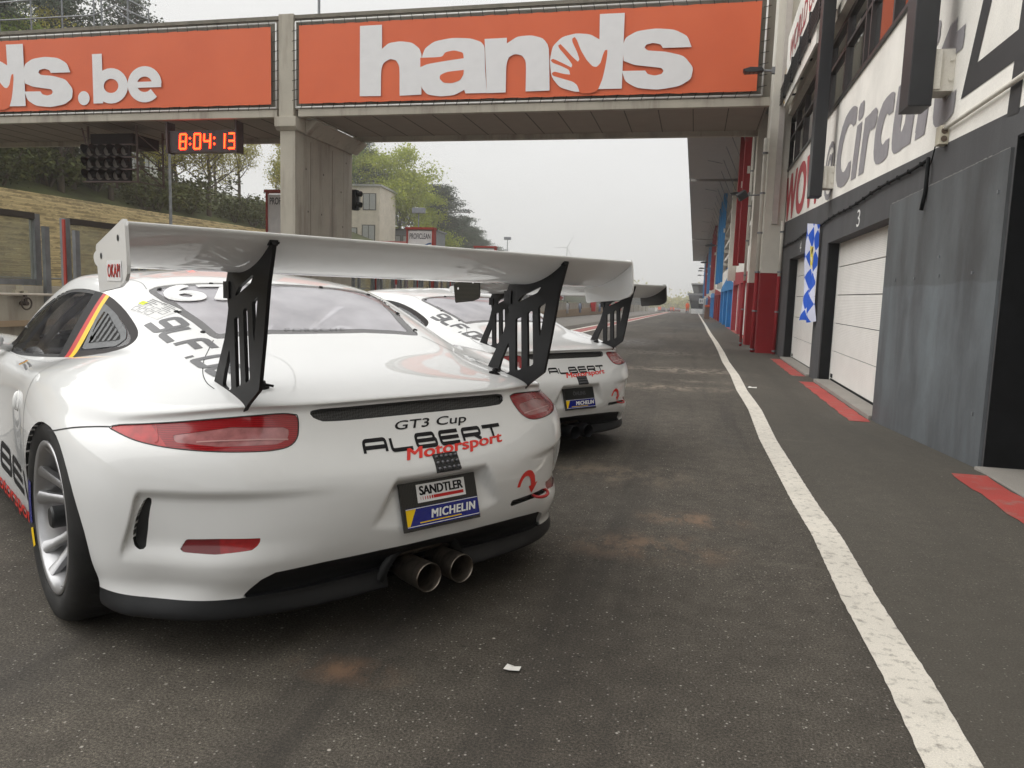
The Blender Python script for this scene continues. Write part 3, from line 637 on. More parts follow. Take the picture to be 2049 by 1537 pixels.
# vertical steel box beams with white bolted brackets
for y, z in ((7.3, 2.78), (13.05, 2.76)):
    b = MB(); b.bx(1.66, 1.845, y, y+.32, z, 9.5); o = P(b, 'box_beam', M_ANTH, gb, bevel=.008)
    b = MB(); b.bx(1.846, 1.90, y+.02, y+.05, z+.14, z+.46); b.bx(1.846, WX-.001, y+.05, y+.30, z+.13, z+.47)
    for dx in (.03, .12):
        for dz in (.22, .38): b.box((1.86+dx, y+.045, z+dz), (.022, .02, .022))
    P(b, 'beam_bracket', M_OFFW, o)
# lettering on the white wall, read from the pit lane (runs from far to near)
I = {'red': flat('red_wall_lettering', (.42, .035, .045), .6), 'grey': flat('grey_wall_lettering', (.27, .26, .275), .6), 'black': flat('black_wall_lettering', (.035, .035, .037), .6), 'white': flat('white_wall_lettering', (.75, .75, .73), .6)}
def wall_text(name, art, mat, x=WX-.004, parent=gb): return PF(flat_art(name, art, (x, 0, 0), (0, -1, 0), (0, 0, 1), mat, None, 0, zs=2), parent), parent
def WT(name, art, mat, x=WX-.004, parent=gb):
    o = flat_art(name, art, (x, 0, 0), (0, -1, 0), (0, 0, 1), mat, parent, 0, zs=2); PF(o, parent); return o
sl = lambda a, k=.026, y0=20.0: a.tf(lambda u, z: (u, z-k*(u+y0)))
WT('wall_lettering', sl(bold_text('WOW', .045, 0, 1.02).fit(-20.0, -14.35, 3.0, 4.06)), I['red'])
WT('wall_lettering', sl(bold_text('@', .02).fit(-14.05, -13.1, 2.93, 3.86)), I['grey'])
WT('wall_lettering', sl(bold_text('Circuit', .05, .2, 1.12).fit(-12.95, -7.15, 3.0, 4.06)), I['grey'])
four = Art().stroke([(-6.25, 4.30), (-6.94, 2.875), (-5.55, 2.86)], .20).stroke([(-5.85, 3.5), (-5.95, 2.4)], .20); WT('wall_lettering', four, I['black'])
WT('bay_number', art_text('3', .0).fit(-10.98, -10.79, 2.10, 2.32), I['white']); WT('bay_number', art_text('4', .0).fit(-16.6, -16.4, 2.10, 2.32), I['white'])
# sign board above the windows
sb = empty('sign_board', (1.75, 17, 5.6), label='white slanting board above the windows reading WORLD ON in red', cat='sign')
b = MB(); b.prism([(19.2, 5.55), (14.3, 5.45), (14.3, 7.3), (19.2, 7.1)], 1.74, 1.78, 'X'); P(b, 'board', M_WHITE, sb)
WT('board_lettering', bold_text('WORLD ON', .02, .1).fit(-18.6, -14.5, 6.35, 6.85), I['red'], 1.735, sb); WT('board_lettering', bold_text('@Circuit', .015, .2).fit(-18.2, -14.6, 5.70, 6.25), I['grey'], 1.735, sb)
arc = Art().stroke([(-18.9+.5*math.cos(a), 6.0+.42*math.sin(a)) for a in np.linspace(2.0, 4.4, 14)], .05); WT('board_mark', arc, flat('amber_mark', (.65, .38, .03), .5), 1.735, sb)
# cables, pipe, socket
def wall_cable(name, pts, r, mat, label, cat):
    b = MB(); b.tube(pts, r, 8); return b.build(name, mat, smooth=True, label=label, cat=cat)
cb = [(WX-.03, y, 2.425+.012*math.sin(y*2.1)-.004*(y-7.8)) for y in np.arange(7.78, 20.1, .4)]
wall_cable('power_cable', cb, .016, M_BLACK, 'black cable clipped along the grey wall above the garage doors', 'cable')
b = MB()
for y in np.arange(8.0, 20, .42): b.box((WX-.03, y, 2.425-.004*(y-7.8)+.012*math.sin(y*2.1)), (.036, .022, .040))
b.build('cable_clip', M_BLACK, label='row of black clips holding the wall cable above the doors', cat='cable clips')
wall_cable('hanging_cable', [(WX-.035, 7.76, 2.43), (WX-.04, 7.73, 2.34), (WX-.04, 7.74, 2.12), (WX-.05, 7.78, 1.97)], .018, M_BLACK, 'short taped cable end hanging down above the grey panel', 'cable')
wall_cable('thin_wire', [(WX-.02, 7.44, 2.52), (WX-.03, 7.58, 2.53), (WX-.03, 7.66, 2.40), (WX-.03, 7.74, 2.34)], .006, M_BLACK, 'thin black wire looping from the white socket box to the hanging cable', 'wire')
wall_cable('conduit_pipe', [(WX-.035, y, 2.60) for y in np.arange(7.35, -1, -.5)], .018, M_OFFW, 'cream conduit pipe running along the white wall from the socket box', 'pipe')
b = MB(); b.bx(WX-.075, WX-.001, 7.33, 7.45, 2.47, 2.625); so = b.build('socket_box', flat('cream_plastic', (.52, .48, .38), .5), label='small cream socket box with two outlets on the white wall', cat='socket', bevel=.006)
for z in (2.515, 2.58):
    s = MB(); s.lathe([(.0, -.008), (.022, -.008), (.026, 0)], 14, 'Y'); s.v = [(x+WX-.038, y+7.328, zz+z) for x, y, zz in s.v]; s.build('outlet', flat('brown_outlet', (.10, .07, .05), .5), so)
# white and red pilaster with pipes at the end of the grey part
pl = empty('pilaster', (1.76, 20, 0), label='tall cream pilaster with a red base between grey and red garages', cat='column')
b = MB(); b.bx(1.53, 1.995, 19.8, 20.8, 1.78, 11); P(b, 'shaft', M_OFFW, pl, bevel=.012); b = MB(); b.bx(1.528, 1.997, 19.798, 20.8, -.5, 1.78); P(b, 'red_base', M_RED, pl, bevel=.012)
b = MB(); b.bx(1.70, 1.83, 19.70, 19.797, 2.95, 11); P(b, 'cable_trunk', flat('pale_trunking', (.50, .46, .43), .6), pl)
def downpipe(x, y, r, z0, z1, zr, label):
    e = empty('downpipe', (x, y, 0), label=label, cat='downpipe')
    b = MB(); b.tube([(x, y, zr), (x, y, z1)], r, 12); P(b, 'pipe', M_OFFW, e, smooth=True); b = MB(); b.tube([(x, y, z0), (x, y, zr)], r*1.02, 12); P(b, 'red_pipe', M_RED, e, smooth=True)
    b = MB()
    for z in np.arange(z0+.3, z1, .95): b.tube([(x, y, z-.02), (x, y, z+.02)], r*1.35, 10)
    P(b, 'pipe_clip', M_GALV, e)
downpipe(1.455, 19.9, .05, -.4, 5.0, 1.80, 'fat cream and red downpipe on the left edge of the tall pilaster'); downpipe(1.33, 22.6, .035, -.4, 6.0, 1.65, 'thin cream and red downpipe left of the fat one, beside the red garages'); downpipe(2.0-.06, 19.55, .04, -.4, 3.0, 1.7, 'narrow cream and red downpipe between the pilaster and the grey wall')
# ------------------------------------------------------------------ flag
def flag():
    nu, nv = 26, 60; V = []; UV = []
    for j in range(nv+1):
        t = j/nv; w = .60*(1-.25*math.sin(t*2.6)); 
        for i in range(nu+1):
            s = i/nu; x = WX-.06-.15*(1-s)*(1-.2*t)-.035*math.sin(s*9.5+t*1.2)*(.4+.6*t) - .03*math.sin(t*7+s*3)*t; y = 13.95-.42*w/.6*(s-.5)*(.85+.25*t)+.06*t*math.sin(t*5); z = 2.42-1.64*t-.05*(s-.5)*(1-t)+.02*math.sin(s*7)*t
            V.append((x, y, z)); UV.append((s, t))
    F = [(j*(nu+1)+i, j*(nu+1)+i+1, (j+1)*(nu+1)+i+1, (j+1)*(nu+1)+i) for j in range(nv) for i in range(nu)]
    me = bpy.data.meshes.new('flag'); me.from_pydata(V, [], F); uv = me.uv_layers.new(name='UVMap')
    for l in me.loops: uv.data[l.index].uv = UV[l.vertex_index]
    me.polygons.foreach_set('use_smooth', [True]*len(F))
    m, N, L, b = new_mat('lozenge_flag_cloth'); setp(b, Roughness=.6); u = N.new('ShaderNodeUVMap'); mp = N.new('ShaderNodeMapping'); mp.inputs['Rotation'].default_value = (0, 0, math.radians(38)); mp.inputs['Scale'].default_value = (3.0, 6.5, 1)
    L.new(u.outputs[0], mp.inputs[0]); ck = N.new('ShaderNodeTexChecker'); ck.inputs['Scale'].default_value = 1.0; ck.inputs[1].default_value = (.008, .085, .52, 1); ck.inputs[2].default_value = (.62, .64, .78, 1); L.new(mp.outputs[0], ck.inputs['Vector'])
    vo = N.new('ShaderNodeTexNoise'); vo.inputs['Scale'].default_value = 9; vo.inputs['Detail'].default_value = 3; L.new(u.outputs[0], vo.inputs['Vector'])
    sx = N.new('ShaderNodeSeparateXYZ'); L.new(u.outputs[0], sx.inputs[0])
    def bandm(o, a, c):
        mm = N.new('ShaderNodeMath'); mm.operation = 'COMPARE'; mm.inputs[1].default_value = (a+c)/2; mm.inputs[2].default_value = (c-a)/2; L.new(o, mm.inputs[0]); return mm.outputs[0]
    mu = N.new('ShaderNodeMath'); mu.operation = 'MULTIPLY'; L.new(bandm(sx.outputs[0], .34, .72), mu.inputs[0]); L.new(bandm(sx.outputs[1], .23, .46), mu.inputs[1])
    crest = ramp(N, L, vo.outputs['Fac'], [(.40, (.02, .02, .02)), (.46, (.68, .55, .05)), (.58, (.70, .58, .06)), (.62, (.75, .75, .72))])
    L.new(mixc(N, L, mu.outputs[0], ck.outputs[0], crest), b.inputs['Base Color'])
    return link('flag', me, m, None, 'blue and white lozenge flag with a yellow crest hanging between the two white garage doors', 'flag')
flag()
# ------------------------------------------------------------------ long red / blue pit building beyond the bridge
FX = 1.76
lb = empty('pit_building', (FX, 70, 0), label='long pit building with red and blue bays and a cantilevered grey roof', cat='building')
mods = [(22.2, 38.6), (38.6, 56.2), (56.2, 74), (74, 92), (92, 110), (110, 128)]
for k, (y0, y1) in enumerate(mods):
    col = M_RED if k % 2 == 0 else M_BLUE; cm = plaster('pale_red_wall_paint', (.36, .05, .06), .2) if k == 0 else col; g0 = float(gz(2, y0)); g1 = float(gz(2, y1)); gm = (g0+g1)/2; top = gm+2.05
    b = MB(); nd = 3; w = (y1-y0)/nd; edges = []
    for d in range(nd+1): 
        c = y0+w*d; a0, a1 = max(y0, c-.55), min(y1, c+.55); b.bx(FX, FX+.4, a0+.002, a1-.002, g1-.8, top); edges.append((a0, a1))
    b.bx(FX, FX+.4, y0+.002, y1-.002, top, top+.12); b.prism([(y0+.002, top+.12), (y1-.002, top+.12), (y1-.002, top+.22), (y0+w*1.3, top+.75), (y0+.002, top+.30)] if k % 2 else [(y0+.002, top+.12), (y1-.002, top+.12), (y1-.002, top+.62), (y0+.002, top+.16)], FX-.001, FX+.4, 'X')
    P(b, 'bay_front', cm, lb)
    b = MB(); b.bx(FX+.01, FX+.4, y0+.003, y1-.003, top+.12, gm+3.3); P(b, 'white_band', M_WHITE, lb)
    for d in range(nd):
        a, c = edges[d][1], edges[d+1][0]; b = MB(); b.bx(FX+.20, FX+.25, a, c, g1-.6, top)
        P(b, 'garage_door', M_SECT if k == 0 else (M_BLUE if k % 2 else M_RED), lb)
    b = MB()
    for q in range(4): b.bx(FX+.25, FX+.3, y0+.3, y1-.3, gm+3.35+.9*q, gm+4.1+.9*q)
    P(b, 'window_strip', M_WGLASS, lb)
    b = MB(); b.bx(FX+.3, FX+.5, y0+.004, y1-.004, gm+3.3, 6.9); 
    for q in range(5): b.bx(FX+.05, FX+.3, y0+.004, y1-.004, gm+3.3+.9*q-.12, gm+3.35+.9*q)
    P(b, 'upper_front', M_WHITE, lb)
    nf = 2 if k == 0 else 3
    for f in range(nf):
        yy = (22.9 + 2.9*f) if k == 0 else y0+2.2+3.4*f
        b = MB(); b.bx(1.13, 1.31, yy, yy+.35, gm+2.42+.05*(f == 1 and k == 0), 6.42); P(b, 'fin', M_RED if k % 2 == 0 else M_BLUE, lb)
        b = MB(); b.bx(1.22, 1.30, yy-.03, yy, gm+4.9, gm+5.1); P(b, 'rod_bracket', M_OFFW, lb)
    b = MB(); b.bx(1.42, FX-.002, y1-1.6, y1-1.0, gm+2.25, 6.45); P(b, 'column', M_OFFW, lb)
b = MB(); b.bx(1.50, 1.85, 23.6, 24.3, -.6, 1.62); P(b, 'red_pier', M_RED, lb); b = MB(); b.bx(1.502, 1.85, 23.6, 24.3, 1.62, 6.4); P(b, 'cream_pier', M_OFFW, lb)
for a, c in ((20.6, 36.5), (37.3, 72.6), (73.6, 115)):
    b = MB(); b.bx(-.55, 2.6, a, c, 6.5, 6.62); cn = P(b, 'canopy_roof', M_CORR, lb); b = MB(); b.bx(-.56, -.50, a, c, 6.48, 6.75); P(b, 'gutter_edge', M_ALU, cn)
b = MB(); b.bx(-.3, 2.6, 20.6, 115, 6.63, 6.7); P(b, 'roof_deck', M_ANTH, lb)
for k in range(34):
    y = 23.5 + 2.7*k; b = MB(); b.tube([(.78, y, 6.49), (1.32, y+.25, 5.35)], .014, 5); P(b, 'tie_rod', M_GALV, lb)
    if k % 3 == 0: b = MB(); b.tube([(.2, y, 6.47), (.75, y+.5, 6.44)], .012, 4); P(b, 'roof_stay', M_GALV, lb)
# small lamps on the buildings
def led_lamp(x, y, z, s, label, yaw=0.0):
    e = empty('led_floodlight', (x, y, z), yaw, label=label, cat='floodlight', group='floodlights on the pit buildings')
    b = MB(); b.prism([(-.26*s, .015*s), (-.22*s, -.05*s), (.12*s, -.045*s), (.20*s, -.01*s), (.16*s, .045*s), (-.1*s, .06*s)], -.13*s, .13*s, 'Y'); b.build('lamp_body', M_ANTH, e, bevel=.01*s)
    b = MB(); b.tube([(.18*s, 0, 0), (.42*s, 0, -.02*s)], .025*s, 8); b.bx(.38*s, .45*s, -.06*s, .06*s, -.08*s, .06*s); b.build('lamp_arm', M_GALV, e)
    for i in range(3):
        for j in (-1, 1): b = MB(); b.bx(-.18*s+.09*s*i, -.12*s+.09*s*i, .02*s*j-.015*s+.03*s*j, .02*s*j+.015*s+.03*s*j, -.056*s, -.05*s); b.build('led_block', flat('led_lens_grey', (.35, .35, .33), .2), e)
    return e
led_lamp(.88, 16.25, 5.57, .85, 'grey flat floodlight on a short arm right of the orange sign'); led_lamp(.98, 22.5, 4.02, .75, 'flat grey floodlight under the roof beside the red fins')
b = MB(); e = empty('spotlight', (1.08, 21.9, 3.9), label='black box spotlight tilted down beside the red fins', cat='spotlight'); b.box((0, 0, 0), (.26, .16, .20)); o = b.build('housing', M_ANTH, e, bevel=.02); o.rotation_euler = (.3, -.6, .2); b = MB(); b.tube([(.1, 0, 0), (.45, .1, .03)], .02, 6); b.build('bracket', M_GALV, e)
for i, (x, y, z) in enumerate(((.75, 48, 4.3), (.62, 66, 4.1), (.55, 84, 4.3), (.5, 100, 4.6), (.5, 112, 4.4))):
    led_lamp(x, y, z, 1.3, ['third', 'fourth', 'fifth', 'sixth', 'seventh'][i]+' floodlight from the bridge along the long pit building front')
# ------------------------------------------------------------------ far cabin, second cabin, bin
cab = empty('control_cabin', (.35, 119, 0), label='white glazed control cabin at the far end of the pit lane', cat='cabin'); g = float(gz(.3, 119))
b = MB(); b.bx(-.45, 1.25, 119, 123, g, g+.75); P(b, 'cabin_base', M_WHITE, cab); b = MB(); b.prism([(-.46, g+.75), (1.25, g+.75), (1.25, g+2.75), (-.95, g+2.75)], 119.02, 122.9, 'Y'); P(b, 'cabin_glazing', M_WGLASS, cab); b = MB(); b.bx(-1.1, 1.4, 118.8, 123.2, g+2.75, g+3.05); P(b, 'cabin_roof', M_ALU, cab)
b = MB(); b.prism([(-.93, g+1.9), (1.25, g+1.9), (1.25, g+1.98), (-.95, g+1.98)], 118.96, 119.0, 'Y'); P(b, 'glazing_bar', M_ANTH, cab)
wc = empty('toilet_sign', (.9, 118.5, 0), label='small white square sign with two dark figures on the far cabin', cat='sign'); b = MB(); b.bx(.62, 1.30, 118.5, 118.55, g+1.55, g+2.3); P(b, 'plate', M_WHITE, wc)
b = MB()
for x in (.82, 1.08): b.box((x, 118.49, g+1.88), (.13, .01, .30)); b.box((x, 118.49, g+2.09), (.09, .01, .09))
P(b, 'figure', I['black'], wc)
cab = empty('watch_tower', (.5, 132, 0), label='grey slanted tower cabin rising behind the white control cabin', cat='tower'); b = MB(); b.prism([(-.1, 1.6), (2.0, 1.6), (2.0, 3.4), (-.65, 3.4)], 132, 136, 'Y'); P(b, 'tower_glazing', M_WGLASS, cab); b = MB(); b.bx(-.7, 2.1, 131.8, 136.2, 3.4, 3.65); b.bx(.2, 2.0, 132.3, 135, -1.6, 1.6); P(b, 'tower_frame', M_ALU, cab)
bn = empty('waste_bin', (1.15, 72.3, float(gz(1.15, 72.3))), label='brown upright bin with an orange lid beside the far red bays', cat='bin'); b = MB(); b.bx(-.23, .23, -.2, .2, 0, 1.05); b.build('bin_body', flat('brown_bin', (.16, .10, .07), .7), bn, bevel=.02); b = MB(); b.bx(-.24, .24, -.22, .22, 1.05, 1.25); b.build('bin_lid', flat('orange_lid', (.55, .10, .02), .5), bn, bevel=.04)
# ------------------------------------------------------------------ footbridge
BY, BE = 16.8, 19.9
br = empty('footbridge', (-9.5, BY, 0), label='concrete footbridge crossing the pit lane on a wide pier', cat='bridge')
b = MB(); b.bx(-9.72, -9.33, BY, BE, -.5, 4.72); b.prism([(BY-.02, 4.72), (BE+.02, 4.72), (BE+.12, 4.80), (BE+.12, 5.02), (BY-.12, 5.02), (BY-.12, 4.80)], -9.80, -9.25, 'X')
b.prism([(-9.25, 4.70), (-8.95, 4.98), (-8.95, 5.02), (-9.25, 5.02)], BY+.35, BE+.12, 'Y'); b.bx(-9.74, -9.36, BY-.02, BY+.34, 5.02, 7.33); P(b, 'pier', M_CONC, br, bevel=.015)
b = MB()
for y in (BY+.75, BY+1.9): b.bx(-9.328, -9.325, y, y+.012, .2, 4.6)
for y, z in ((BY+.5, 3.9), (BY+1.4, 3.9), (BY+2.4, 3.6), (BY+.6, 2.9), (BY+1.3, 2.9), (BY+2.5, 2.7), (BY+2.7, 4.4)): b.bx(-9.328, -9.324, y, y+.04, z, z+.04)
P(b, 'formwork_joint', flat('dark_joint', (.09, .08, .07), .9), br)
b = MB()
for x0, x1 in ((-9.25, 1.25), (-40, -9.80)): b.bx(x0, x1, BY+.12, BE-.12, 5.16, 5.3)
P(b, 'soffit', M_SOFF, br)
b = MB()
for x in np.arange(-39.5, 1.2, .74):
    if not -9.9 < x < -9.2: b.bx(x, x+.018, BY+.14, BE-.14, 5.153, 5.159)
P(b, 'board_joint', flat('dark_board_joint', (.07, .06, .05), .9), br)
b = MB()
for x0, x1 in ((-9.25, 1.25), (-40, -9.80)): b.bx(x0, x1, BY, BY+.14, 5.03, 5.20); b.bx(x0, x1, BE-.14, BE, 5.03, 5.20)
P(b, 'edge_beam', M_CONC, br, bevel=.01)
b = MB()
for x0, x1 in ((-9.355, 1.25), (-40, -9.745)): b.bx(x0, x1, BY+.05, BY+.16, 5.20, 7.22); b.bx(x0, x1, BY+.01, BY+.20, 7.22, 7.30); b.bx(x0, x1, BE-.16, BE-.05, 5.20, 7.22); b.bx(x0, x1, BY+.2, BE-.05, 5.30, 5.42)
P(b, 'parapet', plaster('mossy_dark_concrete', (.20, .185, .15), .7, (.06, .06, .045), sc=.8), br)
M_TUBE = flat('white_conduit', (.72, .72, .70), .4)
for x0, x1 in ((-9.30, 1.08), (-22, -9.80)):
    b = MB(); z0, z1, y = 5.235, 7.135, BY-.02
    b.tube([(x0, y, z0), (x1, y, z0)], .02, 8); b.tube([(x0, y, z1), (x1, y, z1)], .02, 8); b.tube([(x1, y, z0), (x1, y, z1)], .02, 8); b.tube([(x0, y, z0), (x0, y, z1)], .02, 8); fr_ = P(b, 'banner_frame', M_TUBE, br, smooth=True)
    b = MB(); n = int((x1-x0)/.27)
    for k in range(n):
        x = x0+.13+.27*k; b.tube([(x, y-.01, z0-.05), (x+.05, y-.035, z0+.08)], .006, 4); b.tube([(x, y-.01, z1+.05), (x+.04, y-.035, z1-.10)], .006, 4)
    for z in np.arange(z0+.15, z1, .22):
        for x in (x0, x1): b.tube([(x-.08, y-.03, z), (x+.08, y-.03, z+.03)], .006, 4)
    P(b, 'lacing', M_BLACK, fr_)
M_OR = None
m, N, L, bb = new_mat('orange_banner_vinyl'); setp(bb, Roughness=.55, Specular_IOR_Level=.3); c = ramp(N, L, noise(N, L, .8, 4), [(.3, (.64, .125, .050)), (.7, (.70, .145, .058))]); L.new(c, bb.inputs['Base Color']); bump(N, L, bb, noise(N, L, 5, 3), .12, .02); M_OR = m
M_BW = flat('white_banner_print', (.74, .74, .75), .6, var=.03)
def banner(x0, x1, label):
    e = empty('banner', (x0, BY-.03, 5.3), label=label, cat='banner', group='orange banners laced to the footbridge')
    nx, nz = 40, 8; V = []
    for j in range(nz+1):
        for i in range(nx+1): V.append((x0+(x1-x0)*i/nx, BY-.045+.006*math.sin(i*1.7)*(1 if j in (0, nz) else .3), 5.31+1.735*j/nz + (.008*math.sin(i*2.9) if j in (0, nz) else 0)))
    b = MB(); b.add(V, [(j*(nx+1)+i, j*(nx+1)+i+1, (j+1)*(nx+1)+i+1, (j+1)*(nx+1)+i) for j in range(nz) for i in range(nx)]); P(b, 'sheet', M_OR, e, smooth=True); return e
def on_banner(art, e, mat, off=.012): o = flat_art('banner_lettering', art, (0, BY-.052, 0), (1, 0, 0), (0, 0, 1), mat, e, off, zs=25); PF(o, e); return o
e1 = banner(-9.20, .97, 'wide orange banner reading hands over the pit lane'); e2 = banner(-21.4, -9.92, 'orange banner left of the pier ending in .be')
A1, H1 = hands_art(); on_banner(A1, e1, M_BW); on_banner(H1, e1, M_OR, .016)
A1, H1 = hands_art(-15.08); on_banner(A1, e2, M_BW); on_banner(H1, e2, M_OR, .016); on_banner(Art().disc(-15.08, 5.58, .17, 24), e2, M_BW)
on_banner(hands_letters('be').fit(-14.80, -12.84, 5.43, 6.62), e2, M_BW)
# digital clock under the bridge
ck = empty('digital_clock', (-11.97, 17.05, 5.05), label='black digital clock showing 8:04:13 in glowing red under the bridge', cat='clock')
b = MB(); b.bx(-12.92, -11.05, 17.05, 17.28, 4.30, 4.80); P(b, 'clock_case', flat('clock_face_black', (.012, .006, .008), .35), ck); b = MB(); b.bx(-12.97, -12.92, 17.0, 17.3, 4.28, 5.03); b.bx(-11.05, -11.0, 17.0, 17.3, 4.28, 5.03); b.bx(-12.97, -11.0, 17.05, 17.3, 4.80, 4.82); P(b, 'clock_bracket', flat('brown_bracket', (.05, .035, .035), .6), ck)
m, N, L, bb = new_mat('red_led_segments'); setp(bb, Base_Color=(.4, .02, .01), Emission_Color=(1.0, .020, .002), Emission_Strength=13.0); M_LED = m
SEG = {'a': ((0, 2), (1, 2)), 'b': ((1, 2), (1, 1)), 'c': ((1, 1), (1, 0)), 'd': ((0, 0), (1, 0)), 'e': ((0, 1), (0, 0)), 'f': ((0, 2), (0, 1)), 'g': ((0, 1), (1, 1))}
DIG = {'8': 'abcdefg', '0': 'abcdef', '4': 'bcfg', '1': 'bc', '3': 'abcdg'}
a = Art(); x = -12.60
for ch in '8:04:13':
    if ch == ':': a.disc(x+.02, 4.49, .025, 10); a.disc(x+.02, 4.63, .025, 10); x += .125
    else:
        for s in DIG[ch]:
            (p0, q0), (p1, q1) = SEG[s]; a.stroke([(x+p0*.17+.02*q0*.5, 4.38+q0*.175), (x+p1*.17+.02*q1*.5, 4.38+q1*.175)], .042)
        x += .275
o = flat_art('led_digits', a, (0, 17.035, 0), (1, 0, 0), (0, 0, 1), M_LED, ck, 0, zs=4); PF(o, ck)
# signal gantry with fifteen hooded lamps
sg = empty('signal_gantry', (-15.1, 17.5, 4.6), label='black panel of fifteen hooded start lights hanging under the bridge', cat='start lights')
b = MB(); b.bx(-15.78, -14.42, 17.5, 17.56, 3.66, 4.62); P(b, 'back_panel', M_BLACK, sg)
hood = MB(); n = 16; r = .135
vs = []; fs = []
for k in range(n+1):
    a_ = math.radians(-35+250*k/n); vs += [(r*math.cos(a_), 0, r*math.sin(a_)), (r*math.cos(a_), -.07-.10*(1+math.sin(a_)), r*math.sin(a_))]
fs = [(2*k, 2*k+1, 2*k+3, 2*k+2) for k in range(n)]
M_SLENS = flat('unlit_signal_lens', (.15, .14, .13), .3, coat=.4)
for j in range(3):
    for i in range(5):
        x, z = -15.62+.262*i, 3.82+.31*j; b = MB(); b.add([(p[0]+x, p[1]+17.5, p[2]+z) for p in vs], fs); hd = P(b, 'lamp_hood', M_BLACK, sg, smooth=True)
        b = MB(); b.lathe([(.0, -.03), (.07, -.022), (.115, .0)], 20, 'Y'); b.v = [(p[0]+x, p[1]+17.495, p[2]+z) for p in b.v]; P(b, 'lens', M_SLENS, hd, smooth=True)
b = MB()
for z in (3.66, 3.97, 4.28, 4.6): b.bx(-15.85, -14.3, 17.46, 17.6, z-.012, z+.012)
for y in (17.6, 18.6):
    b.bx(-14.32, -14.28, y, y+.04, 3.64, 5.1); b.bx(-15.80, -15.76, y, y+.04, 3.64, 5.1)
for z0, z1 in ((3.68, 4.1), (4.1, 4.5), (4.5, 4.9)): b.tube([(-14.30, 17.6, z1), (-14.30, 18.62, z0)], .018, 5); b.tube([(-14.30, 17.6, z0), (-14.30, 18.62, z0)], .015, 5)
b.tube([(-15.75, 17.5, 4.62), (-15.95, 17.6, 5.05)], .025, 6); P(b, 'gantry_frame', flat('rusty_frame', (.11, .075, .07), .7), sg)
b = MB(); b.bx(-15.7, -14.4, 17.6, 18.6, 4.62, 4.9); P(b, 'gantry_top', M_BLACK, sg)
# traffic light on the far face of the pier
tl = empty('traffic_light', (-9.3, 20.05, 3.5), label='black traffic light with hoods fixed to the far edge of the pier', cat='traffic light'); b = MB(); b.bx(-9.40, -9.26, 20.0, 20.2, 3.25, 3.80); P(b, 'light_case', M_BLACK, tl)
for z in (3.4, 3.7): b = MB(); b.tube([(-9.26, 20.1, z), (-9.14, 20.1, z-.01)], .075, 12, cap=False); P(b, 'light_hood', M_BLACK, tl)
# handrails above the left part of the bridge
rl = empty('stair_railing', (-17, 19, 7.3), label='grey steel stair railing above the left end of the bridge', cat='railing'); b = MB(); T = lambda *p: b.tube([(x, 19, z) for x, z in p], .022, 6)
T((-22, 8.42), (-16.7, 8.40), (-16.0, 8.62), (-14.95, 8.2)); T((-22, 8.85), (-17.0, 8.95)); T((-16.35, 9.1), (-14.95, 8.46), (-14.95, 7.3)); T((-16.2, 8.62), (-14.95, 7.85)); T((-22, 7.85), (-14.95, 7.95))
for x, z in ((-21, 9), (-19.9, 9), (-18.8, 9), (-17.75, 9.2), (-16.7, 9.4), (-16.45, 9.4), (-15.6, 8.75)): T((x, 7.3), (x, z))
P(b, 'rails', M_GALV, rl); b = MB(); b.tube([(-9.45, 18.2, 5.4), (-9.45, 18.2, 12)], .035, 8); b.build('flag_pole', M_GALV, label='thin bare pole standing on the bridge above the pier', cat='pole')
# ------------------------------------------------------------------ pit wall with glazed frames
WLX = -9.3
pwl = empty('pit_wall', (WLX, 40, 0), label='low concrete pit wall along the left of the pit lane', cat='wall')
b = MB(); ys = np.concatenate([np.arange(-12, 52, 2.0), np.arange(52, 150, 8.0)])
for y0, y1 in zip(ys[:-1], ys[1:]):
    f = lambda y: float(gz(WLX, y)); x0 = WLX + max(0, y0-70)*.012; vs = []
    for y, g in ((y0+.004, f(y0)), (y1-.004, f(y1))):
        for x, z in ((x0-.35, g-.3), (x0, g-.3), (x0, g+1.04), (x0-.35, g+1.04)): vs.append((x, y, z))
    b.add(vs, [(0, 1, 2, 3), (7, 6, 5, 4), (0, 4, 5, 1), (1, 5, 6, 2), (2, 6, 7, 3), (3, 7, 4, 0)])
P(b, 'wall', M_CONC, pwl)
b = MB(); b.bx(WLX, WLX+.10, -8, 16.7, .42, .50); b.bx(WLX, WLX+.16, -8, 150, -1.8, -.0); P(b, 'ledge', flat('sandy_ledge', (.36, .27, .18), .9), pwl)
M_CLEAR = glassy('scratched_acrylic', (.30, .30, .24), .18, .72)
def glazed(y0, y1, red, i):
    g = float(gz(WLX, y0)); e = empty('glazed_screen', (WLX-.15, y0, g), label=f'glazed steel-framed screen on the pit wall, panel {i+1} counted from the left edge', cat='screen', group='glazed screens on the pit wall')
    x = WLX-.16
    b = MB(); b.bx(x-.05, x+.05, y0, y0+.10, g+1.04, g+2.08); b.bx(x-.05, x+.05, y1-.10, y1, g+1.04, g+2.08); b.bx(WLX, WLX+.06, y0+.01, y0+.10, g+.62, g+1.9); b.bx(WLX, WLX+.06, y1-.10, y1-.01, g+.62, g+1.9); b.bx(x-.04, x+.04, y0+.1, y1-.1, g+1.045, g+1.13); P(b, 'post', M_GALV, e)
    b = MB(); b.bx(x-.05, x+.06, y0+.1, y1-.1, g+2.0, g+2.09); P(b, 'head_beam', flat('dark_brown_beam', (.035, .028, .022), .7), e); b = MB(); b.bx(x-.008, x+.008, y0+.1, y1-.1, g+1.13, g+2.0); P(b, 'pane', M_CLEAR, e)
    if red: b = MB(); b.bx(x+.02, x+.06, y0-.03, y0-.002, g+1.05, g+2.06); P(b, 'red_edge', flat('red_edge_paint', (.38, .05, .035), .7), e)
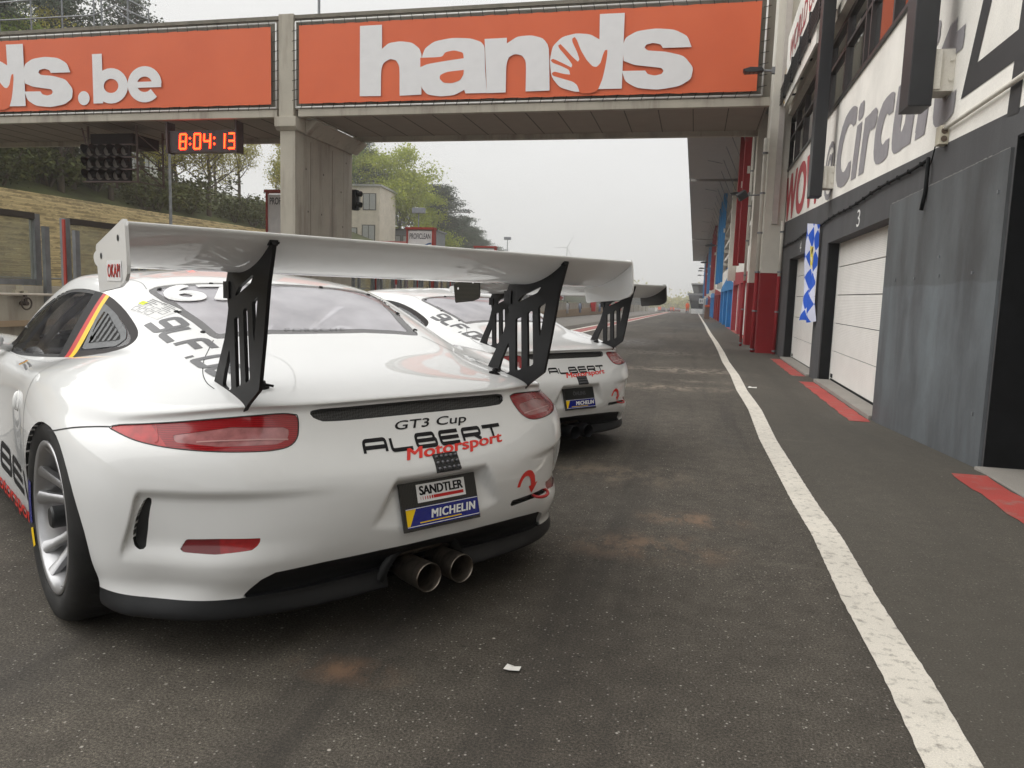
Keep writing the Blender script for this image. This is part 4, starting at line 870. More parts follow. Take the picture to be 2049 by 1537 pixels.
yy = [(6.2, 7.9, 0), (8.0, 9.52, 0), (9.98, 11.35, 1), (11.45, 12.9, 0), (13.4, 14.9, 1), (15.0, 16.5, 0), (20.2, 21.7, 0), (21.8, 23.3, 1), (23.8, 25.3, 0), (25.4, 26.9, 1), (27.5, 29.0, 0), (29.1, 30.6, 1), (31.2, 32.7, 0), (32.8, 34.3, 1), (35, 36.5, 0), (36.6, 38.1, 1), (39, 40.5, 0), (40.6, 42.1, 1), (43, 44.5, 0), (44.6, 46.1, 0)]
for i, (a, c, r) in enumerate(yy): glazed(a, c, r, i)
for y, t in ((23.35, 'ado'), (27.0, ''), (30.7, ''), (34.4, '')):
    g = float(gz(WLX, y)); e = empty('red_board', (WLX, y, g), label='red board with white letters between glazed screens on the pit wall' if t else 'plain red board between glazed screens on the pit wall', cat='board', group=None if t else 'plain red boards on the pit wall')
    b = MB(); b.bx(WLX-.2, WLX-.14, y, y+.4, g+1.05, g+1.95); P(b, 'plate', flat('red_board_paint', (.42, .04, .03), .6), e)
    if t: o = flat_art('board_lettering', bold_text(t, .02).fit(y+.05, y+.36, g+1.3, g+1.5), (WLX-.136, 0, 0), (0, 1, 0), (0, 0, 1), M_BW, e); PF(o, e)
pp = MB(); pp.tube([(WLX+.06, y, .86+.01*math.sin(y)) for y in np.arange(4, 16.7, .5)], .022, 8); pp.build('wall_pipe', flat('dirty_white_pipe', (.52, .47, .40), .5), smooth=True, label='dirty white pipe running along the concrete pit wall', cat='pipe')
vv = empty('valve_wheel', (WLX+.12, 9.0, .74), label='rusty round valve wheel hanging below the pipe on the pit wall', cat='valve'); b = MB(); b.tube([(0, .085*math.cos(a), .085*math.sin(a)) for a in np.linspace(0, 2*math.pi, 19)], .012, 6); b.tube([(-.1, 0, 0), (.02, 0, 0)], .03, 8); b.bx(-.03, .0, -.02, .02, 0, .12); b.build('wheel_rim', flat('dark_rust', (.07, .055, .045), .8), vv)
b = MB(); b.bx(WLX, WLX+.06, 8.88, 8.95, .86, .93); b.bx(WLX, WLX+.06, 9.02, 9.09, .85, .92); b.bx(WLX, WLX+.05, 8.95, 9.03, .91, .99); b.build('junction_box', flat('cream_box', (.5, .46, .36), .6), label='cluster of three small cream socket boxes on the pit wall', cat='socket')
# advertising boards on poles along the wall
for i, y in enumerate((20.4, 26.7, 35.6, 45.0, 54.5)):
    g = float(gz(-10, y)) + (0 if i else .42)
    e = empty('advert_board', (-10, y, g), label=['first', 'second', 'third', 'fourth', 'fifth'][i]+' white PROFICLEAN board in a red frame, counted from the pier', cat='sign', group='red-framed boards on the pit wall')
    X0, X1 = (-10.3, -10.3+.92) if i else (-12.2, -11.22)
    b = MB(); b.bx(X0, X1, y, y+.03, g+2.35, g+3.45); P(b, 'board', flat('white_board', (.68, .66, .66), .6), e)
    b = MB(); b.bx(X0-.06, X0, y-.03, y+.06, g+1.2, g+3.5); b.bx(X1, X1+.07, y-.03, y+.25, g+1.2, g+3.5); b.bx(X0-.10, X1+.09, y-.05, y+.25, g+3.5, g+3.58); b.bx(X0, X1, y-.03, y+.06, g+2.28, g+2.35); P(b, 'red_frame', flat('red_frame_paint', (.30, .03, .02), .55), e)
    o = flat_art('board_lettering', bold_text('PROFICLEAN', .018, 0, 1.0).fit(X0+.06, X1-.06, g+3.16, g+3.36), (0, y-.004, 0), (1, 0, 0), (0, 0, 1), I['black'], e); PF(o, e)
    for rr, cc in ((.46, flat('blue_arc', (.01, .07, .22), .5)), (.38, flat('green_arc', (.08, .30, .12), .5))):
        a = Art().stroke([(X1-.0-rr*math.sin(t), g+2.55+rr*math.cos(t)) for t in np.linspace(.05, 1.45, 14)], .05); o = flat_art('board_arc', a, (0, y-.004, 0), (1, 0, 0), (0, 0, 1), cc, e); PF(o, e)
# fence, banners, extinguishers further along
fn = empty('debris_fence', (-9.5, 90, 0), label='grey mesh debris fence on the far pit wall', cat='fence'); b = MB()
for y in np.arange(48, 140, .55):
    g = float(gz(-9.4, y)); x = WLX-.17+max(0, y-70)*.012; b.bx(x-.02, x+.02, y, y+.05, g+1.0, g+2.15)
for h in (1.2, 1.6, 2.1):
    b.tube([(WLX-.17+max(0, y-70)*.012, y, float(gz(-9.4, y))+h) for y in np.arange(48, 140, 4)], .02, 5)
P(b, 'fence_bars', flat('fence_grey', (.16, .17, .17), .6), fn)
for i, y in enumerate((53.0, 54.6)):
    g = float(gz(-9.3, y)); b = MB(); b.bx(WLX-.11, WLX-.08, y, y+1.4, g+1.2, g+2.0); e = b.build('fence_banner', M_BW, label=['left', 'right'][i]+' one of two white banners with a round emblem on the far fence', cat='banner', group='white banners on the far fence')
    a = Art().disc(y+.7, g+1.72, .2, 18); flat_art('round_emblem', a, (WLX-.075, 0, 0), (0, 1, 0), (0, 0, 1), flat('blue_emblem', (.10, .16, .30), .6), e); a = Art().rect(y+.25, g+1.30, y+1.15, g+1.42); flat_art('banner_print', a, (WLX-.075, 0, 0), (0, 1, 0), (0, 0, 1), flat('rose_print', (.40, .12, .12), .6), e)
mq = empty('marquee', (-13.5, 60, 0), label='white marquee roof behind the far pit wall fence', cat='tent'); b = MB(); b.prism([(-17, 1.9), (-10.2, 1.55), (-10.2, 1.95), (-13.6, 3.0), (-17, 2.2)], 52, 62, 'Y'); P(b, 'tent_roof', flat('white_tent_fabric', (.60, .60, .60), .7), mq); b = MB(); [b.tube([(x, y, -.6), (x, y, 1.9)], .05, 6) for x in (-16.8, -10.3) for y in (52.2, 61.8)]; P(b, 'tent_pole', M_GALV, mq)
def extinguisher(x, y, col, label):
    g = float(gz(x, y)); e = empty('fire_extinguisher', (x, y, g+.25), label=label, cat='extinguisher', group='fire extinguishers on the far pit wall'); b = MB(); b.lathe([(.0, 0), (.12, .0), (.12, .62), (.09, .72), (.03, .76)], 14, 'Z'); b.build('cylinder', col, e, smooth=True); b = MB(); b.bx(-.03, .03, -.03, .03, .76, .86); b.tube([(.02, 0, .8), (.15, 0, .7), (.14, 0, .3)], .02, 5); b.build('hose', M_BLACK, e)
RP = flat('extinguisher_red', (.45, .02, .02), .4)
for i, (y, c) in enumerate(((50.8, RP), (56.0, flat('white_extinguisher', (.6, .6, .6), .4)), (62.5, flat('blue_extinguisher', (.25, .3, .42), .4)), (75.5, flat('blue_extinguisher', (.25, .3, .42), .4)), (84, RP), (95, RP), (105, flat('white_extinguisher', (.6, .6, .6), .4)))):
    extinguisher(WLX+.2+max(0, y-70)*.012, y, c, f'{["red", "white", "pale blue", "second pale blue", "distant red", "farther red", "farthest white"][i]} fire extinguisher on the far concrete pit wall')
for i, y in enumerate((70.5, 90.0)):
    g = float(gz(-9, y)); e = empty('hose_cabinet', (WLX+.2+max(0, y-70)*.012, y, g+.3), label=['nearer', 'farther'][i]+' red fire hose cabinet on the far pit wall', cat='cabinet'); b = MB(); b.bx(-.15, .3, -.45, .45, 0, 1.0); b.build('cabinet_box', RP, e, bevel=.05)
# ------------------------------------------------------------------ race car
def car_mats():
    D = {}
    m, N, L, b = new_mat('white_car_paint'); setp(b, Roughness=.6, Specular_IOR_Level=.12, Coat_Weight=1.0, Coat_Roughness=.012)
    f = noise(N, L, 3, 6); c = ramp(N, L, f, [(.3, (.76, .765, .76)), (.7, (.79, .795, .79))])
    d = noise(N, L, 90, 4); dm = ramp(N, L, d, [(.62, 0), (.80, .10)])
    c2 = mixc(N, L, dm, c, (.50, .48, .45)); L.new(c2, b.inputs['Base Color']); D['paint'] = m
    D['black'] = flat('matt_black_plastic', (.009, .010, .011), .5, var=.2, bmp=.05, bscale=300)
    D['lip'] = flat('satin_black_lip', (.012, .013, .015), .5, var=.25, scale=4)
    D['gap'] = flat('panel_gap', (.02, .02, .02), .7)
    D['alu_black'] = flat('black_anodised', (.007, .007, .008), .5, metal=0.0, var=.2, spec=.25)
    D['trim'] = flat('cabin_trim', (.035, .035, .04), .8)
    D['frit'] = flat('window_border', (.075, .07, .07), .15, var=.1, coat=.3)
    D['ink'] = flat('black_vinyl', (.008, .008, .010), .5, spec=.2); D['grey_ink'] = flat('grey_vinyl', (.11, .11, .115), .35)
    D['red_ink'] = flat('orange_red_vinyl', (.75, .022, .012), .35); D['red'] = flat('red_vinyl', (.55, .008, .008), .35); D['gold'] = flat('yellow_vinyl', (.85, .56, .0), .35)
    D['white_ink'] = flat('white_vinyl', (.82, .82, .82), .3, var=.02); D['blue_ink'] = flat('blue_vinyl', (.006, .012, .19), .22, coat=.3)
    D['paper'] = flat('sticker_film', (.70, .70, .69), .35, var=.03); D['lime'] = flat('yellow_marker_film', (.75, .85, .01), .5)
    m, N, L, b = new_mat('red_lamp_lens'); setp(b, Roughness=.14, Coat_Weight=.15, Coat_Roughness=.02, Specular_IOR_Level=.4)
    w = N.new('ShaderNodeTexWave'); w.inputs['Scale'].default_value = 60; w.bands_direction = 'Z'; w.inputs['Distortion'].default_value = .4
    tc = N.new('ShaderNodeTexCoord'); L.new(tc.outputs['Object'], w.inputs['Vector'])
    c = ramp(N, L, w.outputs['Fac'], [(.2, (.20, .004, .007)), (.8, (.33, .010, .014))]); L.new(c, b.inputs['Base Color']); D['lens'] = m
    D['lens2'] = flat('red_lamp_chamber', (.40, .012, .012), .16, var=.25, scale=40, coat=.1)
    D['guide'] = flat('lamp_light_guide', (.34, .13, .13), .14, var=.3, scale=25, coat=.2)
    D['refl'] = flat('red_reflector', (.33, .012, .014), .15, var=.2, scale=60, coat=.8)
    # polycarbonate rear window: hazy, partly see-through
    m, N, L, b = new_mat('hazy_polycarbonate'); out = [n for n in N if n.type == 'OUTPUT_MATERIAL'][0]
    setp(b, Base_Color=(.70, .68, .73), Roughness=.03, Specular_IOR_Level=.9, Coat_Weight=.6, Coat_Roughness=.02)
    tr = N.new('ShaderNodeBsdfTransparent'); tr.inputs[0].default_value = (.85, .84, .88, 1); mx = N.new('ShaderNodeMixShader')
    fac = ramp(N, L, noise(N, L, 4, 4), [(.35, .30), (.7, .50)]); L.new(fac, mx.inputs[0])
    L.new(b.outputs[0], mx.inputs[1]); L.new(tr.outputs[0], mx.inputs[2]); L.new(mx.outputs[0], out.inputs[0]); D['glass'] = m
    m, N, L, b = new_mat('dark_side_glass'); out = [n for n in N if n.type == 'OUTPUT_MATERIAL'][0]
    setp(b, Base_Color=(.10, .10, .11), Roughness=.05, Specular_IOR_Level=.8, Coat_Weight=.5, Coat_Roughness=.02)
    tr = N.new('ShaderNodeBsdfTransparent'); tr.inputs[0].default_value = (.75, .75, .77, 1); mx = N.new('ShaderNodeMixShader')
    fac = ramp(N, L, noise(N, L, 7, 5), [(.35, .55), (.7, .78)]); L.new(fac, mx.inputs[0])
    L.new(b.outputs[0], mx.inputs[1]); L.new(tr.outputs[0], mx.inputs[2]); L.new(mx.outputs[0], out.inputs[0]); D['sideglass'] = m
    D['rim'] = flat('silver_rim', (.42, .42, .43), .32, metal=.75, var=.12, scale=12)
    m, N, L, b = new_mat('tyre_rubber'); setp(b, Roughness=.72, Specular_IOR_Level=.35)
    c = ramp(N, L, noise(N, L, 9, 6), [(.35, (.012, .012, .012)), (.75, (.030, .029, .028))]); L.new(c, b.inputs['Base Color']); bump(N, L, b, noise(N, L, 220, 3), .2, .003); D['tyre'] = m
    D['hub_red'] = flat('red_anodised', (.22, .015, .02), .3, metal=.6); D['steel'] = flat('bare_steel', (.33, .32, .30), .3, metal=.9, var=.15)
    m, N, L, b = new_mat('burnt_exhaust_steel'); setp(b, Metallic=.9, Roughness=.34)
    c = ramp(N, L, noise(N, L, 14, 5, stretch=(1, 3, 1)), [(.3, (.10, .085, .07)), (.55, (.22, .19, .16)), (.75, (.15, .11, .085))]); L.new(c, b.inputs['Base Color']); D['exh'] = m
    m, N, L, b = new_mat('carbon_weave'); setp(b, Roughness=.3, Coat_Weight=.25, Coat_Roughness=.05)
    ck = N.new('ShaderNodeTexChecker'); ck.inputs['Scale'].default_value = 260; tc = N.new('ShaderNodeTexCoord'); mp = N.new('ShaderNodeMapping'); mp.inputs['Rotation'].default_value = (.0, .785, .785)
    L.new(tc.outputs['Object'], mp.inputs[0]); L.new(mp.outputs[0], ck.inputs['Vector']); ck.inputs[1].default_value = (.006, .006, .006, 1); ck.inputs[2].default_value = (.022, .021, .018, 1); L.new(ck.outputs[0], b.inputs['Base Color']); D['carbon'] = m
    m, N, L, b = new_mat('black_wire_mesh'); setp(b, Roughness=.5)
    ck = N.new('ShaderNodeTexChecker'); ck.inputs['Scale'].default_value = 170; tc = N.new('ShaderNodeTexCoord'); mp = N.new('ShaderNodeMapping'); mp.inputs['Rotation'].default_value = (.4, .785, .3)
    L.new(tc.outputs['Object'], mp.inputs[0]); L.new(mp.outputs[0], ck.inputs['Vector']); ck.inputs[1].default_value = (.002, .002, .002, 1); ck.inputs[2].default_value = (.03, .03, .03, 1); L.new(ck.outputs[0], b.inputs['Base Color']); D['mesh'] = m
    D['lampglass'] = flat('smoked_led', (.10, .10, .11), .08, coat=1.0); D['cage'] = flat('roll_cage_paint', (.42, .42, .43), .4); D['seat'] = flat('seat_shell', (.30, .03, .03), .7)
    D['under'] = flat('underbody', (.012, .012, .012), .9); D['headlamp'] = flat('headlamp_lens', (.55, .57, .6), .05, coat=1.0)
    return D
WHEEL_Z = .34
def wheel_meshes(width, r=.34):
    """wheel turned so its outer face looks towards -x; origin at the hub, outer lip at x=0"""
    P = {}
    w = width; rr = .243
    # tyre
    prof = [(rr+.002, .004), (rr+.012, -.006), (rr+.035, -.013), (r-.045, -.015), (r-.018, -.006), (r-.006, .012), (r, .04), (r, w-.04), (r-.006, w-.012), (r-.03, w+.004), (rr+.01, w), (rr, w-.02), (rr-.005, .02)]
    t = MB(); t.lathe(prof, 72, 'X')
    P['tyre'] = (t.mesh('tyre', True), 'tyre')
    g = MB()                                              # tread grooves: two rings and slanted sipes, cut as dark strips
    for k in range(36):
        a0 = 2*math.pi*k/36
        for (xa, xb, da) in ((.03, .105, .10), (.125, w-.125, .05), (w-.105, w-.03, -.10)):
            q = []
            for x, a in ((xa, a0), (xb, a0+da), (xb, a0+da+.026), (xa, a0+.026)): q.append((x, (r+.0008)*math.cos(a), (r+.0008)*math.sin(a)))
            g.quad(*q)
    for x in (.112, w-.118): g.lathe([(r+.0006, x), (r+.0006, x+.008)], 72, 'X')
    for nm, a0, a1, mt in (('yellow_sidewall_mark', .36, .60, 'gold'), ('blue_sidewall_mark', -.25, .30, 'blue_ink')):
        q_ = MB(); n_ = 14
        vs = [(-.0125-(rr_-.262)*.12, rr_*math.cos(a0+(a1-a0)*i/n_), -rr_*math.sin(a0+(a1-a0)*i/n_)) for i in range(n_+1) for rr_ in (.262, .284)]
        q_.add(vs, [(2*i, 2*i+1, 2*i+3, 2*i+2) for i in range(n_)]); P[nm] = (q_.mesh(nm), mt)
    P['tread_groove'] = (g.mesh('tread_groove', False), 'gap')
    # rim barrel + lip
    b = MB(); b.lathe([(rr+.004, .002), (rr+.006, -.006), (rr-.004, -.008), (rr-.016, .0), (rr-.022, .02), (rr-.030, .05), (rr-.034, w-.02), (rr+.0, w-.01)], 64, 'X')
    P['rim_barrel'] = (b.mesh('rim_barrel', True), 'rim')
    s = MB()                                              # ten slim spokes in five pairs, dished inwards to the hub
    for k in range(5):
        for d in (-1, 1):
            a0 = 2*math.pi*k/5 + .3; a_out = a0 + d*.235; a_in = a0 + d*.13
            secs = []
            for t_ in np.linspace(0, 1, 6):
                rad = .062 + t_*(rr-.020-.062); a = a_in + (a_out-a_in)*t_; depth = .088 - .082*t_**1.5; hw = .017 - .003*t_ + .009*max(0, t_-.75)*4; th = .030-.012*t_
                c = np.array([depth, rad*math.cos(a), rad*math.sin(a)]); tg = np.array([0, -math.sin(a), math.cos(a)])
                secs.append([c-tg*hw*1.0+[th, 0, 0], c-tg*hw, c-tg*hw*.55-[.006, 0, 0], c+tg*hw*.55-[.006, 0, 0], c+tg*hw, c+tg*hw*1.0+[th, 0, 0]])
            vs = [p for sc in secs for p in sc]; fs = []
            for i in range(5):
                for j in range(6): fs.append((i*6+j, i*6+(j+1) % 6, (i+1)*6+(j+1) % 6, (i+1)*6+j))
            s.add(vs, fs)
    s.lathe([(.0, .085), (.05, .085), (.066, .09), (.078, .10), (.078, .13)], 40, 'X')
    me = s.mesh('spokes', True); me.set_sharp_from_angle(angle=math.radians(50)); P['spokes'] = (me, 'rim')
    n = MB(); n.lathe([(.052, .09), (.052, .058), (.046, .052), (.0, .052)], 12, 'X')
    for k in range(12):
        a = 2*math.pi*k/12; n.tube([(.086, .053*math.cos(a), .053*math.sin(a)), (.06, .053*math.cos(a), .053*math.sin(a))], .007, 6)
    P['centre_lock_nut'] = (n.mesh('centre_lock_nut'), 'hub_red')
    h = MB(); h.lathe([(.036, .06), (.036, .0), (.030, -.006), (.0, -.006)], 28, 'X'); P['hub_cap'] = (h.mesh('hub_cap', True), 'black')
    me = P['hub_cap'][0]; me.set_sharp_from_angle(angle=math.radians(40))
    d = MB(); d.lathe([(.06, .15), (.19, .15), (.19, .18), (.06, .18)], 40, 'X'); P['brake_disc'] = (d.mesh('brake_disc'), 'steel')
    q = MB(); q.prism([(.10, -.06), (.21, -.07), (.215, .07), (.10, .06)], .125, .20, 'X'); P['brake_caliper'] = (q.mesh('brake_caliper'), 'steel')
    return P
CAR = {}
def on_surf(tree, nrm, pts, off=.0012, axis=None):
    out = []
    for p in pts:
        p = Vector(p); h = tree.find_nearest(p); q = nrm(h[2], h[0]); out.append((h[0]+q*off, q))
    return out
def ribbon(name, pts, w, tree, nrm, mat, parent, off=.001, n=40):
    """thin strip lying on the surface along a 3-D polyline"""
    P = [Vector(p) for p in (catmull(pts, 6) if len(pts) > 2 else pts)]; seg = [(P[i+1]-P[i]).length for i in range(len(P)-1)]; T = sum(seg); S_ = []
    for k in range(n+1):
        t = T*k/n; i = 0
        while i < len(seg)-1 and t > seg[i]: t -= seg[i]; i += 1
        S_.append(P[i].lerp(P[i+1], min(1, t/seg[i])))
    H = on_surf(tree, nrm, S_, off); vs = []; N = []
    for i, (p, q) in enumerate(H):
        tg = (H[min(i+1, n)][0]-H[max(i-1, 0)][0]).normalized(); sd = tg.cross(q).normalized()*w/2
        vs += [tuple(p+sd), tuple(p-sd)]; N += [q, q]
    a, b, c = (Vector(vs[i]) for i in (0, 1, 3)); fl = (b-a).cross(c-a).dot(N[0]) < 0
    me = bpy.data.meshes.new(name); me.from_pydata(vs, [], [(2*i+2, 2*i+3, 2*i+1, 2*i) if fl else (2*i, 2*i+1, 2*i+3, 2*i+2) for i in range(n)]); set_normals(me, N)
    return link(name, me, mat, parent)
def build_car(variant=0):
    D = CAR.setdefault('mats', None) or car_mats(); CAR['mats'] = D
    lab = ['nearest white race car, with white wing endplates reading OKAPI and steel exhaust tips',
           'white race car parked behind the front one, with black carbon wing endplates'][variant]
    root = empty('race_car', label=lab, cat='race car', group='white race cars parked in the pit lane')
    V, F, N = grid_mesh(body_points())
    body = Surf(V, F, N)
    ax = lambda P: np.abs(P[:, 0])
    P2 = lambda pts: [tuple(p) for p in pts]
    parts = []
    def take(poly, coord, lim, name, mat, r=0.0, off=0.0, depth=0.012, keep_skirt=True):
        """cut the region inside a polygon out of the body and make it a part"""
        nonlocal body
        def f(Q):
            a, b = coord(Q); d = poly_sdf(a, b, poly) - r
            return np.where(lim(Q), d, .5)
        out, inn = body.split(f); body = out
        skirts.append(inn.cut)
        if name: parts.append((name, inn, mat, off))
        return inn
    skirts = []
    xz = lambda Q: (np.abs(Q[:, 0]), Q[:, 2]); yz = lambda Q: (Q[:, 1], Q[:, 2]); xy = lambda Q: (np.abs(Q[:, 0]), Q[:, 1])
    sxz = lambda Q: (Q[:, 0], Q[:, 2])
    rear = lambda Q: Q[:, 1] < .82
    # --- wheel arches
    wells = []
    archR = smooth_poly([(.70, .05), (.683, .25), (.683, .36), (.697, .45), (.726, .53), (.79, .605), (.875, .651), (.99, .662), (1.08, .645), (1.18, .60), (1.28, .525), (1.345, .43), (1.365, .33), (1.365, .05)], 1)
    archF = smooth_poly([(3.07, .05), (3.07, .33), (3.10, .45), (3.17, .55), (3.28, .63), (3.43, .662), (3.58, .63), (3.69, .55), (3.76, .45), (3.79, .33), (3.79, .05)], 1)
    for P_ in (archR, archF):
        body, inn = body.split(lambda Q: np.where((np.abs(Q[:, 0]) > .5) & (Q[:, 2] < .8), poly_sdf(Q[:, 1], Q[:, 2], P_), .5)); skirts.append(inn.cut)
    # --- lamps, reflectors, outlets, grille
    lampP = smooth_poly([(.424, .7315), (.424, .704), (.447, .655), (.50, .635), (.63, .635), (.745, .643), (.815, .656), (.85, .674), (.866, .690), (.76, .7035), (.557, .7255)], 1)
    lens = take(lampP, xz, rear, None, None)
    lamps = {'L': Surf(lens.V, [f for f in lens.F if lens.V[f[0]][0] < 0], lens.N), 'R': Surf(lens.V, [f for f in lens.F if lens.V[f[0]][0] > 0], lens.N)}
    reflP = [(.747, .351), (.729, .387), (.659, .391), (.563, .391), (.571, .371), (.587, .357), (.671, .347)]
    refl = take(reflP, xz, rear, None, None)
    ventP = smooth_poly([(.797, .506), (.805, .46), (.808, .384), (.812, .352), (.833, .349), (.838, .393), (.829, .458), (.813, .504)], 1)
    vent = take(ventP, xz, rear, None, None)
    gp = [(0, .7405), (.352, .7385), (.386, .734), (.388, .729), (.378, .712), (.352, .702), (.29, .700), (0, .700)]
    grilleP = gp + [(-x, z) for x, z in gp[::-1][1:-1]]
    grille = take(grilleP, sxz, rear, None, None)
    diffP = [(-.595, .185), (-.583, .229), (-.56, .262), (-.525, .282), (-.386, .294), (-.215, .302), (0, .306), (.215, .302), (.386, .294), (.525, .282), (.56, .268), (.575, .255), (.583, .229), (.595, .185)]
    diff = take([(x, z) for x, z in diffP if z > .19] + [(.60, .203), (-.60, .203)], sxz, rear, None, None)
    tow = take([(.325, .352), (.32, .364), (.328, .374), (.56, .371), (.568, .362), (.558, .352)], sxz, rear, None, None)
    # --- glass
    gl = [(0, 1.018), (.2, 1.012), (.33, .988), (.40, .966), (.430, .962), (.444, .985), (.462, 1.1), (.487, 1.2), (.505, 1.33), (.514, 1.40), (.510, 1.44), (.47, 1.468), (.325, 1.488), (.17, 1.498), (0, 1.502)]
    glassP = gl + [(-x, y) for x, y in gl[::-1][1:-1]]
    up = lambda Q: (Q[:, 2] > .86) & (Q[:, 1] < 1.75)
    rg = take(glassP, lambda Q: (Q[:, 0], Q[:, 1]), up, None, None)
    winP = smooth_poly([(2.73, .772), (2.4, .757), (2.1, .768), (1.58, .806), (1.35, .826), (1.19, .848), (1.145, .868), (1.14, .897), (1.165, .924), (1.24, .957), (1.37, 1.002), (1.55, 1.044), (1.70, 1.062), (1.92, 1.068), (2.10, 1.052), (2.30, .99), (2.52, .885), (2.70, .795)], 1)
    sw = take(winP, yz, lambda Q: (np.abs(Q[:, 0]) > .45) & (Q[:, 2] > .70), None, None)
    ws = [(0, 2.50), (.35, 2.46), (.48, 2.44), (.53, 2.47), (.62, 2.72), (.63, 2.90), (.48, 2.99), (.25, 3.06), (0, 3.08)]
    wsP = ws + [(-x, y) for x, y in ws[::-1][1:-1]]
    wind = take(wsP, lambda Q: (Q[:, 0], Q[:, 1]), lambda Q: (Q[:, 2] > .77) & (Q[:, 1] > 2.2), None, None)
    hl = smooth_poly([(.55, 3.86), (.70, 3.80), (.80, 3.90), (.72, 4.05), (.58, 4.03)], 2)
    hlm = take(hl, xy, lambda Q: (Q[:, 1] > 3.5) & (Q[:, 2] > .45), None, None)
    # --- black lip below the paint
    body, lip = body.split(lambda Q: Q[:, 2]-.203)
    lipc = lip.split(lambda Q: np.where(Q[:, 1] < .9, np.maximum(np.abs(Q[:, 0])-.135, -1), .5))     # gap for the exhaust
    lip = lipc[0]
    cuts = [e for c in skirts for e in c] + body.cut
    # vertex indices of later splits extend the same growing lists, so every cut edge is valid for the last body
    me_body = body.mesh('body', 0, cuts, .014)
    O_body = link('body', me_body, D['paint'], root)
    fullT = BVHTree.FromPolygons([tuple(p) for p in V], [tuple(f) for f in F])
    Fa = F
    def nrm(i, co):
        f = Fa[i]; w = np.array([1/(1e-5+np.linalg.norm(V[k]-np.array(co))) for k in f]); q = (N[f]*w[:, None]).sum(0); return Vector(q/np.linalg.norm(q))
    link('lower_lip', lip.mesh('lower_lip', 0, lip.cut + body.cut, .012), D['lip'], root)
    # underbody
    V0 = np.array(car_grid()[0]); loop = [(-x, y, z+.004) for x, y, z in V0[::-1][:-1]] + [(x, y, z+.004) for x, y, z in V0]
    mb = MB(); mb.add([(x*.985, y+(.01 if y < 2 else -.01), z) for x, y, z in loop], [tuple(range(len(loop)))])
    inset = [(x*.90, .42 + (y-.37)*.97, .5) for x, y, z in loop]
    link('underbody', mb.mesh('underbody'), D['under'], root)
    # dark cabin lining, a little inside the painted skin
    lin = Surf(body.V, [f for f in body.F if body.V[f[0]][2] > .70 and .9 < body.V[f[0]][1] < 3.2], body.N)
    link('cabin_lining', lin.mesh('cabin_lining', -.02), D['trim'], root)
    # --- tail lamps
    for k in 'LR':
        l = lamps[k]; q = -1 if k == 'L' else 1
        o, ind = l.split(lambda Q: .768-ax(Q)+ (Q[:, 2]-.67)*.25)
        o, gd = o.split(lambda Q: poly_sdf(ax(Q), Q[:, 2], [(.462, .690), (.47, .668), (.50, .656), (.65, .654), (.738, .664), (.735, .674), (.60, .694)])-.004)
        lo = link('tail_lamp', o.mesh('tail_lamp', -.002), D['lens'], root)
        link('lamp_chamber', ind.mesh('lamp_chamber', -.002), D['lens2'], lo); link('light_guide', gd.mesh('light_guide', -.003), D['guide'], lo)
        s_ = ribbon('light_strip', [(q*.475, .30, .682), (q*.60, .36, .6775), (q*.70, .42, .671)], .0045, fullT, nrm, flat('lamp_strip_pink', (.50, .27, .26), .3), lo, off=-.0015, n=24)
        ribbon('panel_gap', [(q*.765, .55, .703), (q*.775, .50, .665), (q*.782, .50, .655)], .003, fullT, nrm, D['lens2'], lo, off=-.0005, n=10)
        rf = Surf(refl.V, [f for f in refl.F if refl.V[f[0]][0]*q > 0], refl.N); ro, ri = rf.split(lambda Q: ax(Q)-.66)
        r_ = link('reflector', ri.mesh('reflector', -.003), D['refl'], root); link('reflector_lens', ro.mesh('reflector_lens', -.003), flat('dark_reflector', (.17, .012, .016), .15, coat=.8), r_)
        vv = Surf(vent.V, [f for f in vent.F if vent.V[f[0]][0]*q > 0], vent.N); link('air_outlet', vv.mesh('air_outlet', -.014), D['gap'], root)
    go, gi = grille.split(lambda Q: poly_sdf(Q[:, 0], Q[:, 2], grilleP)+.006)
    gm = link('vent_grille', gi.mesh('vent_grille', -.010), D['mesh'], root); link('grille_frame', go.mesh('grille_frame', -.004), D['black'], gm)
    link('diffuser', diff.mesh('diffuser', -.016), D['black'], root); link('tow_slot', tow.mesh('tow_slot', -.012), D['gap'], root)
    # flat top edge of the lip under the diffuser
    for x0, x1 in ((-.60, -.14), (.14, .60)):
        vs = []
        for x in np.linspace(x0, x1, 30):
            h = fullT.ray_cast(Vector((x, -1, .2025)), Vector((0, 1, 0)))[0]; y = h.y if h else .35
            vs += [(x, y-.004, .2035), (x, y-.004, .196), (x, y+.05, .212)]
        mb = MB(); mb.add(vs, [(3*i+k, 3*i+3+k, 3*i+3+(k+2 if k == 0 else 0), 3*i+(k+2 if k == 0 else 0)) for i in range(29) for k in (0, 1)]); mb.build('lip_shelf', D['lip'], root)
    # tow loop
    t = MB(); ring = [(.515+.050*math.cos(a), .275-.034*math.sin(a)+.022*math.cos(a), .362-.004*math.sin(a)) for a in np.linspace(-.3, math.pi+.3, 18)]
    for p0, p1 in zip(ring[:-1], ring[1:]): pass
    t.tube(ring, .006, 8); t.build('tow_loop', flat('red_tow_loop', (.42, .03, .03), .45), root, smooth=True)
    # --- windows
    fo, fi = rg.split(lambda Q: poly_sdf(Q[:, 0], Q[:, 1], glassP)+.040-.012*(Q[:, 1] > 1.3))
    rw = link('rear_window', fi.mesh('rear_window', -.004), D['glass'], root); link('window_border', fo.mesh('window_border', -.003), D['frit'], rw)
